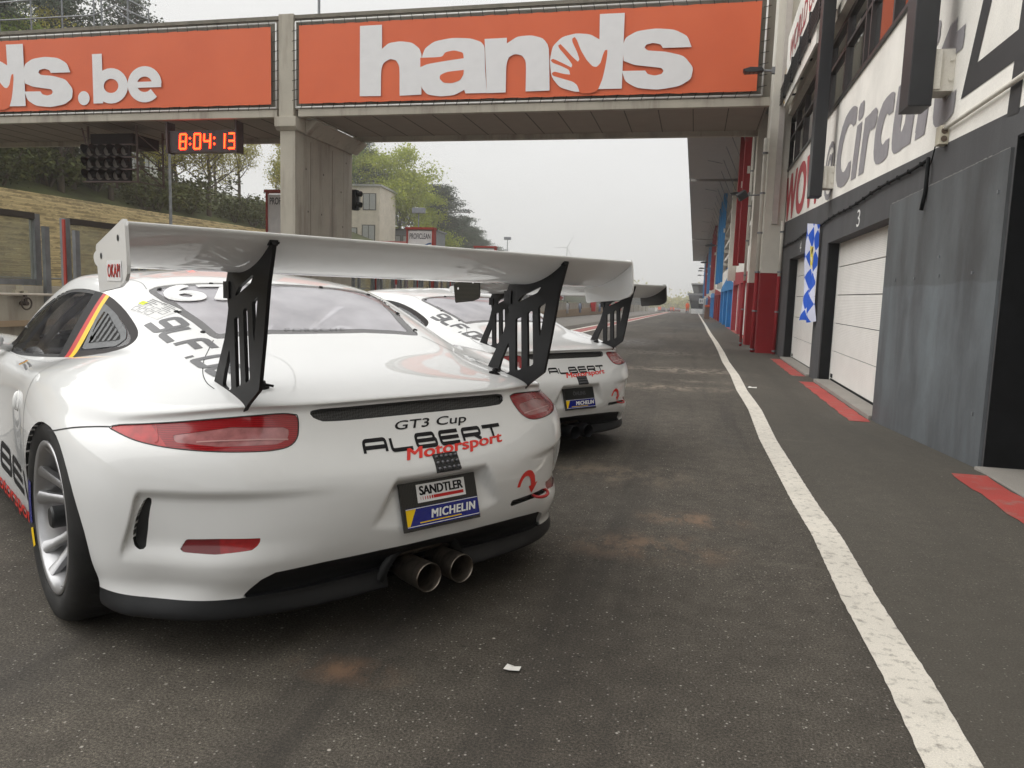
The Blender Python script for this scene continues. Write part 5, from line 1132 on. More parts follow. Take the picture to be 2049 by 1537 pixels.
    for q in (-1, 1):
        w = Surf(sw.V, [f for f in sw.F if sw.V[f[0]][0]*q > 0], sw.N)
        # the stripe over the pillar: black, red, gold
        ln = lambda Q, y1, y0: Q[:, 1] - (y0+(y1-y0)*(Q[:, 2]-.809)/.24)
        fr, rest = w.split(lambda Q: ln(Q, 1.715, 1.645)); blk, rest = rest.split(lambda Q: ln(Q, 1.632, 1.562))
        redb, rest = rest.split(lambda Q: ln(Q, 1.600, 1.512)); gold, qt = rest.split(lambda Q: ln(Q, 1.566, 1.466))
        fb, ff = fr.split(lambda Q: poly_sdf(Q[:, 1], Q[:, 2], winP)+.013)
        so = link('side_window', ff.mesh('side_window', -.004), D['sideglass'], root); link('window_border', fb.mesh('window_border', -.003), D['black'], so)
        for nm_, s_m, mt_ in (('black_stripe', blk, 'ink'), ('red_stripe', redb, 'red'), ('gold_stripe', gold, 'gold')): link(nm_ if not variant else 'window_post', s_m.mesh(nm_, -.003), D[mt_ if not variant else 'ink'], so)
        qb, qf = qt.split(lambda Q: poly_sdf(Q[:, 1], Q[:, 2], winP)+.026)
        louP = [(1.56, 1.012), (1.447, .996), (1.25, .925), (1.215, .90), (1.225, .878), (1.455, .850)]
        qg, lv = qf.split(lambda Q: poly_sdf(Q[:, 1], Q[:, 2], louP)-.004)
        lvf, lvs = lv.split(lambda Q: poly_sdf(Q[:, 1], Q[:, 2], louP)+.018)
        qo = link('quarter_window', qg.mesh('quarter_window', -.004), D['sideglass'], root); link('window_border', qb.mesh('window_border', -.003), flat('brown_black_border', (.012, .008, .008), .5, spec=.2), qo)
        lo = link('louvre_panel', lvf.mesh('louvre_panel', -.002), flat('grey_louvre', (.13, .135, .14), .6, var=.15, scale=40), root)
        for i in range(7):                                 # slanted vanes with dark gaps
            a = 1.262 + i*.036
            pts = [(q*.70, a+.016, .846+.0*i), (q*.66, a+.062, 1.02)]
            S1 = lvs.split(lambda Q: np.abs((Q[:, 1]-a) - (Q[:, 2]-.86)*.22)-.0095)[1]
            if S1.F: link('louvre_vane', S1.mesh('louvre_vane', .001), flat('grey_louvre', (.22, .23, .24), .5), lo)
        link('louvre_gap', lvs.mesh('louvre_gap', -.014), D['gap'], lo)
    link('windscreen', wind.mesh('windscreen', -.004), D['sideglass'], root)
    for q in (-1, 1):
        h_ = Surf(hlm.V, [f for f in hlm.F if hlm.V[f[0]][0]*q > 0], hlm.N); link('headlamp', h_.mesh('headlamp', -.002), D['headlamp'], root)
    # dark joints round the lamps and reflectors
    for q in (-1, 1):
        for P_, wd in ((lampP, .0035),):
            pts = []
            for x, z in P_ + P_[:1]:
                h = fullT.ray_cast(Vector((q*x, -1, z)), Vector((0, 1, 0)))[0]
                if h: pts.append(tuple(h))
            ribbon('lamp_joint', pts, wd, fullT, nrm, D['gap'], O_body, off=.0006, n=90)
    # --- panel gaps drawn by the panels' edges
    R = lambda pts, w=.005, n=40: ribbon('panel_gap', pts, w, fullT, nrm, D['gap'], O_body, off=.0006, n=n)
    for q in (-1, 1):
        R([(q*.957, .93, .643), (q*.956, .875, .649), (q*.915, .741, .676), (q*.862, .64, .691)], .005)
        R([(q*.443, .954, .907), (q*.485, .89, .875), (q*.513, .847, .857), (q*.536, .801, .839), (q*.566, .72, .816), (q*.584, .64, .80), (q*.587, .572, .788)], .0028)
        R([(q*.512, 1.45, 1.08), (q*.50, 1.56, 1.098), (q*.52, 1.68, 1.108)], .002, 16)
        R([(q*.80, 1.40, .832), (q*.873, 1.385, .788), (q*.932, 1.362, .72), (q*.951, 1.352, .658), (q*.957, 1.345, .56), (q*.945, 1.36, .40), (q*.92, 1.40, .26)], .005)
        # door handle
        h = on_surf(fullT, nrm, [(q*.93, 1.60, .648)], 0)[0]; nn_ = h[1]; ty = (Vector((0, 1, 0)) - nn_*nn_.y).normalized(); tz = nn_.cross(ty)
        el = lambda a, b, c, cy, lift: [(h[0] + nn_*(lift+c*math.sin(p)) + ty*(cy+a*math.cos(p)*math.cos(t)) + tz*(b*math.cos(p)*math.sin(t))) for p in np.linspace(-.2, math.pi/2, 7) for t in np.linspace(0, 2*math.pi, 25)[:-1]]
        ef = [(r*24+k, r*24+(k+1) % 24, (r+1)*24+(k+1) % 24, (r+1)*24+k) for r in range(6) for k in range(24)]
        m2 = MB(); m2.add(el(.062, .040, .006, 0, 0), ef); hd = m2.build('door_handle', D['paint'], root, smooth=True)
        m3 = MB(); m3.add(el(.020, .036, .014, -.005, .004), ef); m3.build('grip', D['paint'], hd, smooth=True)
        # door mirror
        m4 = MB(); m4.lathe([(.0, -.05), (.055, -.045), (.078, -.01), (.07, .04), (.03, .075), (.0, .08)], 20, 'Y')
        vs = [(q*(.93+x*1.25), 2.50+y, .815+z*.72) for x, y, z in m4.v]; m5 = MB(); m5.add(vs, m4.f); m5.tube([(q*.80, 2.52, .772), (q*.90, 2.51, .80)], .018, 8); m5.build('door_mirror', D['paint'], root, smooth=True)
    # --- hood pins
    for q in (-1, 1):
        h = on_surf(fullT, nrm, [(q*.469, .501, .793)], 0)[0]; p = MB()
        p.lathe([(.0, .022), (.011, .021), (.013, .012), (.010, .006), (.022, .002), (.024, -.004)], 16, 'Z')
        p.tube([(-.03, .01, .004), (.0, .0, .012), (.035, -.004, .006)], .004, 6)
        o = p.build('bonnet_pin', D['alu_black'], root, smooth=True); o.location = h[0]; o.rotation_euler = h[1].to_track_quat('Z', 'Y').to_euler()
        for pt in ((q*.47, 1.43, 1.08), (q*.485, 1.20, 1.0), (q*.455, 1.02, .93), (q*.25, 1.48, 1.1)):
            h = on_surf(fullT, nrm, [pt], 0)[0]; p = MB(); p.lathe([(.0, .004), (.008, .003), (.010, -.001)], 10, 'Z'); o = p.build('window_screw', D['alu_black'], rw, smooth=True)
            o.location = h[0]; o.rotation_euler = h[1].to_track_quat('Z', 'Y').to_euler()
    # --- wing
    sec = [(.215, 1.243), (.211, 1.240), (.213, 1.231), (.25, 1.203), (.30, 1.173), (.36, 1.150), (.42, 1.138), (.48, 1.137), (.512, 1.145), (.527, 1.160), (.522, 1.174), (.49, 1.181), (.42, 1.187), (.35, 1.199), (.28, 1.217)]
    sec = smooth_poly(sec, 2)
    w = MB(); w.prism(sec, -.9165, .9165, 'X'); wo = w.build('rear_wing', D['paint'], root, smooth=True, sharp=40)
    ep = [(.214, 1.232), (.222, 1.247), (.236, 1.247), (.466, 1.194), (.470, 1.186), (.449, 1.080), (.442, 1.074), (.290, 1.087), (.27, 1.089), (.222, 1.104), (.207, 1.120), (.205, 1.14)]
    for q in (-1, 1):
        e = MB(); e.prism(ep, q*.916, q*.924, 'X'); eo = e.build('endplate', D['carbon'] if variant else D['paint'], wo)
        for y, z in ((.27, 1.205), (.42, 1.165)):
            s_ = MB(); s_.lathe([(.0, 0), (.008, 0)], 10, 'X'); vs = [(q*.9252, y+b, z+c) for a, b, c in s_.v]; m2 = MB(); m2.add(vs, s_.f); m2.build('bolt_hole', D['gap'] if not variant else D['white_ink'], eo)
    # --- wing supports with slots
    sup = [(.236, 1.231), (.216, 1.215), (.25, 1.108), (.28, .954), (.312, .812), (.389, .762), (.42, .735), (.447, .752), (.655, .770), (.648, .790), (.55, .947), (.521, 1.032), (.540, 1.104), (.520, 1.146), (.46, 1.1385), (.40, 1.143), (.34, 1.160), (.29, 1.182), (.26, 1.21)]
    slots = [[(.468, 1.072), (.442, 1.095), (.345, 1.131), (.363, 1.111)], [(.570, .800), (.556, .838), (.518, .908), (.509, .795), (.535, .790)], [(.478, 1.003), (.451, 1.012), (.439, .815), (.469, .804)], [(.413, 1.031), (.389, 1.039), (.375, .838), (.400, .825)], [(.353, 1.053), (.318, 1.071), (.343, .945)]]
    if 'sup' not in CAR:
        # plate with slots: fine grid split by the slot outlines
        ys, zs = np.linspace(.20, .66, 60), np.linspace(.72, 1.25, 70); Y, Z = np.meshgrid(ys, zs)
        Vp = np.stack([0*Y, Y, Z], -1).reshape(-1, 3); idx = np.arange(Vp.shape[0]).reshape(Y.shape)
        Fp = np.stack([idx[:-1, :-1], idx[:-1, 1:], idx[1:, 1:], idx[1:, :-1]], -1).reshape(-1, 4)
        sp = Surf(Vp, Fp, np.tile([1., 0, 0], (len(Vp), 1)))
        def fld(Q):
            d = poly_sdf(Q[:, 1], Q[:, 2], sup)
            for s_ in slots: d = np.maximum(d, -(poly_sdf(Q[:, 1], Q[:, 2], s_)-.0025))
            return d
        o_, i_ = sp.split(fld); Vv = np.array(i_.V); t_ = .0055
        vs = [(-t_, y, z) for _, y, z in Vv] + [(t_, y, z) for _, y, z in Vv]; nV = len(Vv)
        fs = [tuple(f[::-1]) for f in i_.F] + [tuple(k+nV for k in f) for f in i_.F] + [(a, b, b+nV, a+nV) for a, b in i_.cut]
        m_ = MB(); m_.add(vs, fs); bm = bmesh.new(); me = m_.mesh('wing_support', False); bm.from_mesh(me)
        bmesh.ops.delete(bm, geom=[v for v in bm.verts if not v.link_faces], context='VERTS'); bmesh.ops.recalc_face_normals(bm, faces=bm.faces); bm.to_mesh(me); bm.free(); CAR['sup'] = me
    for q in (-1, 1):
        so = link('wing_support', CAR['sup'], D['alu_black'] if not CAR['sup'].materials else None, root); so.location.x = q*.556
        bt = MB()
        for y, z in ((.232, 1.219), (.527, 1.092)): bt.tube([(-.012, y, z), (.012, y, z)], .011, 10)
        bt.tube([(.013, .232, 1.219), (.018, .232, 1.219)], .006, 6); bt.bx(-.011, .011, .505, .545, 1.062, 1.112)
        bt.build('support_bolt', D['alu_black'], so); 
        ft = MB(); ft.bx(-.012, .012, .40, .62, .752, .776); 
    # --- licence board, rain light, exhaust
    n = Vector((0, -.14, -.039)).cross(Vector((1, 0, 0))).normalized()
    c0, U, Vv = Vector((-.153, PLATE_Y(.355)-.006, .355)), Vector((1, 0, 0)), Vector((0, .039, .14)).normalized()
    pl = MB(); nn = U.cross(Vv)
    for s_ in (0, 1): pass
    vs = [c0+U*a+Vv*b+nn*d for d in (0, -.008) for a, b in ((0, 0), (.302, 0), (.302, .152), (0, .152))]
    pl.add(vs, [(0, 1, 2, 3), (7, 6, 5, 4), (0, 4, 5, 1), (1, 5, 6, 2), (2, 6, 7, 3), (3, 7, 4, 0)])
    po = pl.build('licence_board', D['carbon'], root)
    A = lambda name, art, mat, off: flat_art(name, art, c0, U, Vv, D[mat], po, off)
    A('tyre_sticker', Art().rect(.012, .010, .300, .072), 'blue_ink', .0006)
    A('tyre_sticker_edge', Art().rect(.012, .0135, .300, .0155).rect(.012, .0685, .300, .0705).tf(lambda x, y: (x, y)), 'white_ink', .0010)
    A('tyre_sticker_corner', Art().poly([(.012, .0165), (.022, .0165), (.050, .0675), (.012, .0675)]).rect(.060, .021, .225, .0245), 'gold', .0010)
    A('tyre_lettering', bold_text('MICHELIN', .035, .2, 1.12).fit(.105, .288, .031, .058), 'white_ink', .0014)
    if variant == 0:
        A('shop_sticker', Art().rect(.062, .084, .255, .142), 'white_ink', .0006)
        A('shop_lettering', bold_text('SANDTLER', .035, 0, .98).fit(.072, .246, .107, .136), 'ink', .0010)
        bar = Art().rect(.125, .092, .246, .102)
        for k, wd in enumerate((.0012, .0018, .0026, .0034, .0044, .006)): bar.rect(.074+k*.0085, .092, .074+k*.0085+wd, .102)
        A('shop_bar', bar, 'red', .0010)
    else:
        A('maker_lettering', bold_text('\u00d6HLINS', .03, 0, 1.1).fit(.09, .215, .10, .132), 'grey_ink', .0010)
    lh = on_surf(fullT, nrm, [(.0175, .205, .554)], .002)[0]; q_ = lh[1]; Ux = Vector((1, 0, 0)); Vz = q_.cross(Ux)
    rb = MB(); vs = [lh[0]+Ux*a+Vz*b+q_*d for d in (.002, -.012) for a, b in ((-.048, -.031), (.048, -.031), (.048, .031), (-.048, .031))]
    rb.add(vs, [(0, 1, 2, 3), (7, 6, 5, 4), (0, 4, 5, 1), (1, 5, 6, 2), (2, 6, 7, 3), (3, 7, 4, 0)])
    ro = rb.build('rain_light', D['black'], root, bevel=.002)
    for i in range(5):
        for j in range(3):
            s_ = MB(); s_.lathe([(.0, .007), (.004, .0055), (.0062, .001), (.0062, -.002)], 10, 'Z'); o = s_.build('led_lens', D['lampglass'], ro, smooth=True)
            o.location = lh[0] + Ux*(-.038+.019*i) + Vz*(-.02+.02*j) + q_*.002; o.rotation_euler = q_.to_track_quat('Z', 'Y').to_euler()
    for q in (-1, 1):
        e = MB(); x0 = q*.066
        e.lathe([(.036, .62), (.036, .33), (.044, .30), (.0468, .18), (.0477, .172), (.0462, .170), (.0435, .174), (.042, .30), (.04, .36), (.0, .37)], 36, 'Y', (x0, 0, .197))
        eo = e.build('exhaust_pipe', D['exh'] if not variant else D['alu_black'], root, smooth=True, sharp=50)
        s_ = MB(); s_.lathe([(.0, .30), (.0415, .30)], 24, 'Y', (x0, 0, .197)); s_.build('pipe_inside', D['gap'], eo)
    # moulded surround of the exhaust, dropping through the lip
    sr = MB(); prof = [(-.165, .165), (-.150, .21), (-.125, .25), (-.09, .275), (0, .284), (.09, .275), (.125, .25), (.150, .21), (.165, .165)]
    k = len(prof); yy = lambda z: .272+.3*max(0, .23-z)
    vs = [(x, yy(z)-.004, z) for x, z in prof] + [(x*.93, yy(z)+.06, z-.012) for x, z in prof] + [(x*.9, .62, z-.012) for x, z in prof]
    vs2 = [(x*1.06, .30+.2*max(0, .25-z), z+.010) for x, z in prof]
    fs = [(i, i+1, k+i+1, k+i) for i in range(k-1)] + [(k+i, k+i+1, 2*k+i+1, 2*k+i) for i in range(k-1)] + [(3*k+i, 3*k+i+1, i+1, i) for i in range(k-1)]
    sr.add(vs+vs2, fs); sr.add([(x, .62, z) for x, z in prof], [tuple(range(k))]); sr.build('exhaust_surround', D['black'], root, smooth=True)
    cr = MB(); cr.tube([(-.12, .34, .235), (-.05, .30, .262), (.05, .30, .262), (.12, .34, .235)], .026, 10); cr.build('exhaust_clamp', D['exh'], root, smooth=True)
    # --- lettering on the paint
    W = lambda name, art, O, U_, V_, mat, off=.0012, cell=.02: wrap_art(name, art, O, U_, V_, fullT, nrm, D[mat], O_body, off, cell)
    ra = Art()
    t_ = square_text('ALBERT', .078, .030, .020, .0098, .25).fit(-.262, .303, .6015, .645)
    W('team_lettering', t_, (0, .20, 0), (1, 0, 0), (0, 0, 1), 'ink')
    mm = bold_text('Motorsport', .022, .3, 1.0).fit(0, .42, 0, .040)
    W('team_script', mm, (-.128, .20, .566), (.9995, 0, .032), (-.032, 0, .9995), 'red_ink', .0016)
    if variant == 0:
        W('model_lettering', bold_text('GT3 Cup', .008, .35, 1.0, 1.25).fit(-.12, .17, .652, .684), (0, .2, 0), (1, 0, 0), (0, 0, 1), 'ink')
    ar = Art(); outer = [(.405+.062*math.cos(a), .404+.068*math.sin(a)) for a in np.linspace(math.pi*.93, .08, 14)]; inner = [(.398+.038*math.cos(a), .402+.050*math.sin(a)) for a in np.linspace(.02, math.pi*.9, 14)]
    pl_ = [(o, i) for o, i in zip(outer, inner[::-1])]
    for (o1, i1), (o2, i2) in zip(pl_[:-1], pl_[1:]): ar.poly([o1, o2, i2, i1])
    ar.poly([(.419, .408), (.484, .416), (.446, .378)])
    W('tow_arrow', ar, (0, .2, 0), (1, 0, 0), (0, 0, 1), 'red_ink')
    n9 = lambda: square_text('9LF.DE', .085, .088, .028, .024, .18, .2).fit(0, .54, 0, .122)
    a, b, c_ = Vector((-.606, 1.165, .94)), Vector((-.552, .645, .806)), Vector((-.527, 1.21, .994))
    Uu = (b-a).normalized(); Vv2 = (c_-a); Vv2 = (Vv2-Uu*Vv2.dot(Uu)).normalized(); a = a - Uu*.015 + Vv2*.004
    W('web_lettering', n9(), a, Uu, Vv2, 'grey_ink', .0012, .03)
    if variant == 0:
        TL, TR, BL = Vector((-.557, 1.413, 1.05)), Vector((-.503, 1.262, 1.016)), Vector((-.611, 1.331, .996)); Uu = (TR-TL).normalized(); Vv2 = TL-BL; Vv2 = (Vv2-Uu*Vv2.dot(Uu)).normalized()
        W('inspection_sticker', Art().rect(0, 0, .165, .105), BL, Uu, Vv2, 'paper', .0010)
        tx = Art()
        for k in range(4): tx.rect(.012, .062+.010*k, .05+.02*(k % 2), .0655+.010*k); tx.rect(.10, .066+.010*k, .15-.014*(k % 2), .069+.010*k)
        tx.rect(.075, .086, .080, .102).rect(.088, .086, .093, .102)
        for k in range(7):
            x0, y0 = .008+(k % 4)*.038, .036-.030*(k//4)
            tx.stroke([(x0, y0), (x0+.026, y0), (x0+.026, y0+.022), (x0, y0+.022)], .0018, True)
        W('sticker_print', tx, BL, Uu, Vv2, 'grey_ink', .0016); W('sticker_mark', Art().rect(-.004, .045, .026, .068), BL, Uu, Vv2, 'lime', .0020)
        W('start_number', bold_text('67', .035, 0, 1.0).fit(-.478, -.165, 1.278, 1.462), (0, 0, 1.0), (1, 0, 0), (0, 1, 0), 'white_ink', .0012, .03)
        A_ok = bold_text('OKAPI', .02, 0, 1.1).fit(-.36, -.255, 1.112, 1.144)
        flat_art('sponsor_sticker', Art().poly(rounded([(-.37, 1.103), (-.245, 1.103), (-.245, 1.153), (-.37, 1.153), (-.37, 1.103)], .01)[:-1]), (-.9252, 0, 0), (0, -1, 0), (0, 0, 1), D['white_ink'], wo)
        flat_art('sponsor_lettering', A_ok, (-.9256, 0, 0), (0, -1, 0), (0, 0, 1), D['red'], wo)
    W('maker_lettering', square_text('ABE', .01, .01, .01, .001) if False else art_text('PORSCHE', .0, 0, 1.25, 1.6).fit(-.13, .13, 1.045, 1.060), (0, 0, 1), (1, 0, 0), (0, 1, 0), 'grey_ink', .0004)
    # side lettering (left and right door)
    for q in (-1, 1):
        U_ = (0, -1, 0) if q < 0 else (0, 1, 0)
        if q < 0:
            W('team_lettering', square_text('ALBE', .26, .115, .065, .034, .15).fit(0, 1.27, 0, .12), (q*.95, 2.80, .292), U_, (0, 0, 1), 'ink', .0012, .05)
            W('team_lettering', Art().stroke([(1.335, .0), (1.35, .12)], .034), (q*.95, 2.80, .292), U_, (0, 0, 1), 'ink', .0012, .05)
            W('team_script', bold_text('Motorsport', .02, .3, 1.0).fit(.40, 1.36, -.02, .085), (q*.95, 2.80, .175), U_, (0, 0, 1), 'red_ink', .0016, .05)
        else:
            W('team_lettering', square_text('ALBERT', .16, .075, .05, .024, .2).fit(0, 1.25, .02, .105), (q*.95, 1.50, .30), U_, (0, 0, 1), 'ink', .0012, .05)
    if variant == 0:
        for k, mt in enumerate(('ink', 'red', 'gold')): W('flag_sticker', Art().poly([(.012*k, 0), (.012*k+.012, 0), (.012*k+.024, .018), (.012*k+.012, .018)]), (-.85, 2.03, .742), (0, -1, 0), (0, 0, 1), mt, .001, .05)
        W('name_strip', Art().rect(.07, .004, .30, .008).rect(.07, .011, .26, .015), (-.85, 2.03, .742), (0, -1, 0), (0, 0, 1), 'grey_ink', .001, .05)
    # --- wheels
    if 'wheel' not in CAR: CAR['wheel'] = {'r': wheel_meshes(.30), 'f': wheel_meshes(.26, .33)}
    for yc, kind, xo in ((1.03, 'r', .941), (3.43, 'f', .925)):
        for q in (-1, 1):
            we = empty('wheel', (q*xo, yc, .34 if kind == 'r' else .33), 0 if q < 0 else math.pi); we.parent = root
            for nm, (me, mt) in CAR['wheel'][kind].items(): link(nm, me, D[mt] if not me.materials else None, we)
            wl = MB(); wl.lathe([(.372, -.02), (.372, -.42), (.0, -.42)], 40, 'X'); vs = [(q*(.845+x), yc+y*.9, max(.345+z*.93, .345-.18)) for x, y, z in wl.v]
            m2 = MB(); m2.add(vs, wl.f); m2.build('wheel_well', D['under'], root)
    # small tyre markings on the rear left sidewall
    # --- cabin: floor, seat, roll cage
    cb = MB(); cb.bx(-.70, .70, 1.12, 3.0, .20, .22); cb.bx(-.62, .62, 1.05, 1.10, .22, .80); cb.bx(-.70, .70, 2.62, 2.9, .5, .74); cb.build('cabin_floor', D['trim'], root)
    st = MB()
    for pts in ([(.16, 1.62), (.14, 1.70), (.20, 2.2), (.26, 2.25), (.30, 2.2), (.26, 1.78), (.52, 1.62), (.86, 1.52), (.86, 1.45), (.5, 1.52)],):
        st.prism([(y, z+.1) for z, y in pts], -.58, -.14, 'X')
    st.prism([(1.45, .80), (1.62, .80), (1.56, 1.0), (1.44, 1.0)], -.55, -.17, 'X'); st.build('seat', D['seat'], root, bevel=.02)
    cg = MB(); hoop = [(-.60, 1.5, .22), (-.60, 1.5, .80), (-.545, 1.52, 1.0), (-.42, 1.53, 1.075), (.42, 1.53, 1.075), (.545, 1.52, 1.0), (.60, 1.5, .80), (.60, 1.5, .22)]
    cg.tube(hoop, .02, 8); cg.tube([(-.5, 1.52, 1.04), (-.36, 1.08, .62)], .019, 8); cg.tube([(.5, 1.52, 1.04), (.36, 1.08, .62)], .019, 8); cg.tube([(-.58, 1.5, .4), (.5, 1.52, 1.03)], .019, 8)
    for q in (-1, 1):
        cg.tube([(q*.545, 1.52, 1.02), (q*.56, 2.1, 1.03), (q*.60, 2.45, .9), (q*.66, 2.72, .74)], .019, 8); cg.tube([(q*.62, 1.5, .72), (q*.70, 2.6, .42)], .019, 8); cg.tube([(q*.62, 1.5, .36), (q*.70, 2.6, .60)], .019, 8)
    cg.build('roll_cage', D['cage'], root, smooth=True)
    sw_ = MB(); sw_.tube([(-.36+.15*math.cos(a), 2.36+.03*math.sin(a), .66+.14*math.sin(a)) for a in np.linspace(0, 2*math.pi, 25)], .013, 8); sw_.build('steering_wheel', D['trim'], root, smooth=True)
    return root
c1 = build_car(0); c1.location = (-.593, 2.186, 0); c1.rotation_euler = (0, 0, .965)
c2 = build_car(1); c2.location = (-.578, 5.170, -.043); c2.rotation_euler = (0, 0, .951)
# ------------------------------------------------------------------ terraces, hillside
m, N, L, bb = new_mat('stained_shaded_terrace_concrete'); setp(bb, Roughness=.9); tc = N.new('ShaderNodeTexCoord'); v = tc.outputs['Object']
c = ramp(N, L, noise(N, L, .5, 6, .65, v, stretch=(1, .4, 1)), [(.3, (.40, .31, .15)), (.6, (.54, .43, .23)), (.75, (.42, .37, .21))])
c = mixc(N, L, ramp(N, L, noise(N, L, 1.6, 7, .75, v, stretch=(1.2, .55, 2.2)), [(.56, 0), (.74, .6)]), c, (.13, .10, .062))
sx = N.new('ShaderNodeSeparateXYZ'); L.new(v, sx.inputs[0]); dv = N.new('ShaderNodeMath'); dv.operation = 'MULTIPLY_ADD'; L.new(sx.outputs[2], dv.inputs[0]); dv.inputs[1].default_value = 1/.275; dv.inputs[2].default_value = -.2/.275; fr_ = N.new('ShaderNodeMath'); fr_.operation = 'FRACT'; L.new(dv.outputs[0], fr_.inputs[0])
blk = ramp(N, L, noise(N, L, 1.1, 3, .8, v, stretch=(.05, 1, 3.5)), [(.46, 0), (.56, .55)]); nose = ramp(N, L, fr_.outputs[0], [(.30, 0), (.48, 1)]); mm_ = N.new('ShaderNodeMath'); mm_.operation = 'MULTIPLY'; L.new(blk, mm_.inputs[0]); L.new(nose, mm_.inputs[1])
c = mixc(N, L, mm_.outputs[0], c, (.075, .055, .032)); c = mixc(N, L, 1.0, c, ramp(N, L, fr_.outputs[0], [(.0, .40), (.12, .45), (.18, .95), (.84, 1.0), (.88, 1.35)]), 'MULTIPLY'); L.new(c, bb.inputs['Base Color']); M_TERR = m  # stains, plus a shadow gap painted dark at each riser foot, pale nosing above
tr = empty('grandstand_terrace', (-30, 40, 0), label='long stained concrete terrace of many low steps across the track', cat='terrace')
b = MB(); x, z = -25.0, .2; poly = [(x, -6)]
pts = []
for k in range(21):
    pts += [(x, z), (x, z+.275)]; z += .275; pts += [(x-.62, z)]; x -= .62
prof = [(-25.0, -6)] + pts + [(x-.3, z), (x-.3, -6)]
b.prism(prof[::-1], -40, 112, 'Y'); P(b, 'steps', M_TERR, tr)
TX, TZ = x-.3, z
b = MB(); b.tube([(-24.6, y, 1.1) for y in np.arange(-10, 100, 6)], .03, 6); b.tube([(-24.6, y, .6) for y in np.arange(-10, 100, 6)], .025, 6)
for y in np.arange(-10, 100, 2.0): b.tube([(-24.6, y, -.3), (-24.6, y, 1.1)], .025, 5)
b.build('track_railing', M_GALV, label='pale tubular railing at the foot of the concrete terrace', cat='railing')
m, N, L, bb = new_mat('woodland_ground'); setp(bb, Roughness=.95); c = ramp(N, L, noise(N, L, .35, 7, .7), [(.3, (.045, .048, .018)), (.55, (.085, .10, .03)), (.75, (.13, .105, .055))]); L.new(c, bb.inputs['Base Color']); M_EARTH = m
def hz(X, Y):
    d = np.maximum(0, TX-np.asarray(X, float)); k = np.interp(Y, [-60, 60, 110, 170, 300], [1, 1, .95, .62, .25])
    return TZ - .3 - np.interp(Y, [60, 112, 130, 300], [0, 0, 1.8, 5.0]) + k*(14*(1-np.exp(-d/30)))
sheet('hillside', np.concatenate([np.linspace(TX+.2, -60, 9), np.linspace(-66, -299, 12)]), np.linspace(-60, 300, 40), M_EARTH, 0, f=hz)
def bank(X, Y): return hz(TX-.5, Y) - (np.asarray(X)-TX)*.28
sheet('grass_bank', np.linspace(TX, -24, 6), np.linspace(112.1, 300, 20), M_EARTH, 0, f=lambda X, Y: np.maximum(bank(X, Y), gz(-20, Y)+.05))
# ------------------------------------------------------------------ trees
def leaf_mat(name, a, b_, c, trans=.40):
    m, N, L, bb = new_mat(name); setp(bb, Roughness=.65, Specular_IOR_Level=.2)
    oi = N.new('ShaderNodeObjectInfo'); nz = noise(N, L, .55, 4, .6); n2 = noise(N, L, 6, 3, .6)
    col = ramp(N, L, nz, [(.28, a), (.5, b_), (.72, c)]); col = mixc(N, L, 1.0, col, ramp(N, L, n2, [(.3, .65), (.7, 1.3)]), 'MULTIPLY')
    hs = N.new('ShaderNodeHueSaturation'); L.new(col, hs.inputs['Color']); mr = N.new('ShaderNodeMapRange'); mr.inputs[3].default_value = .8; mr.inputs[4].default_value = 1.25; L.new(oi.outputs['Random'], mr.inputs[0]); L.new(mr.outputs[0], hs.inputs['Value'])
    L.new(hs.outputs[0], bb.inputs['Base Color'])
    out = [n for n in N if n.type == 'OUTPUT_MATERIAL'][0]; t = N.new('ShaderNodeBsdfTranslucent'); L.new(hs.outputs[0], t.inputs[0]); mx = N.new('ShaderNodeMixShader'); mx.inputs[0].default_value = trans; L.new(bb.outputs[0], mx.inputs[1]); L.new(t.outputs[0], mx.inputs[2]); L.new(mx.outputs[0], out.inputs[0]); return m
LF_LIME = leaf_mat('spring_lime_leaves', (.27, .33, .04), (.42, .47, .06), (.54, .55, .11)); LF_OLIVE = leaf_mat('young_olive_leaves', (.22, .21, .04), (.36, .34, .06), (.48, .40, .10)); LF_GREEN = leaf_mat('mid_green_leaves', (.09, .14, .025), (.19, .26, .045), (.32, .36, .075)); LF_PINE = leaf_mat('pine_needles', (.030, .046, .028), (.055, .078, .044), (.09, .115, .065), .1); LF_DARK = leaf_mat('dark_shrub_leaves', (.04, .052, .018), (.085, .10, .032), (.15, .155, .05), .1)
m, N, L, bb = new_mat('tree_bark'); setp(bb, Roughness=.9); c = ramp(N, L, noise(N, L, 4, 5, .6, stretch=(1, 1, .2)), [(.3, (.045, .036, .027)), (.7, (.12, .098, .075))]); L.new(c, bb.inputs['Base Color']); M_BARK = m
def leaves(pts, size, rng, flatz=1.0, per=1):
    V = []; F = []
    for p in pts:
        for _ in range(per):
            d = rng.normal(size=3); d /= np.linalg.norm(d); u = np.cross(d, [0, 0, 1.0]); u /= np.linalg.norm(u)+1e-9; w = np.cross(d, u)*flatz; s = size*rng.uniform(.55, 1.3); l = s*rng.uniform(.8, 1.5)
            c = np.array(p); k = len(V); V += [c-u*s*.5, c+w*l*.45-u*s*.1, c+u*s*.5, c-w*l*.4+u*s*.15]; F.append((k, k+1, k+2, k+3))
    return V, F
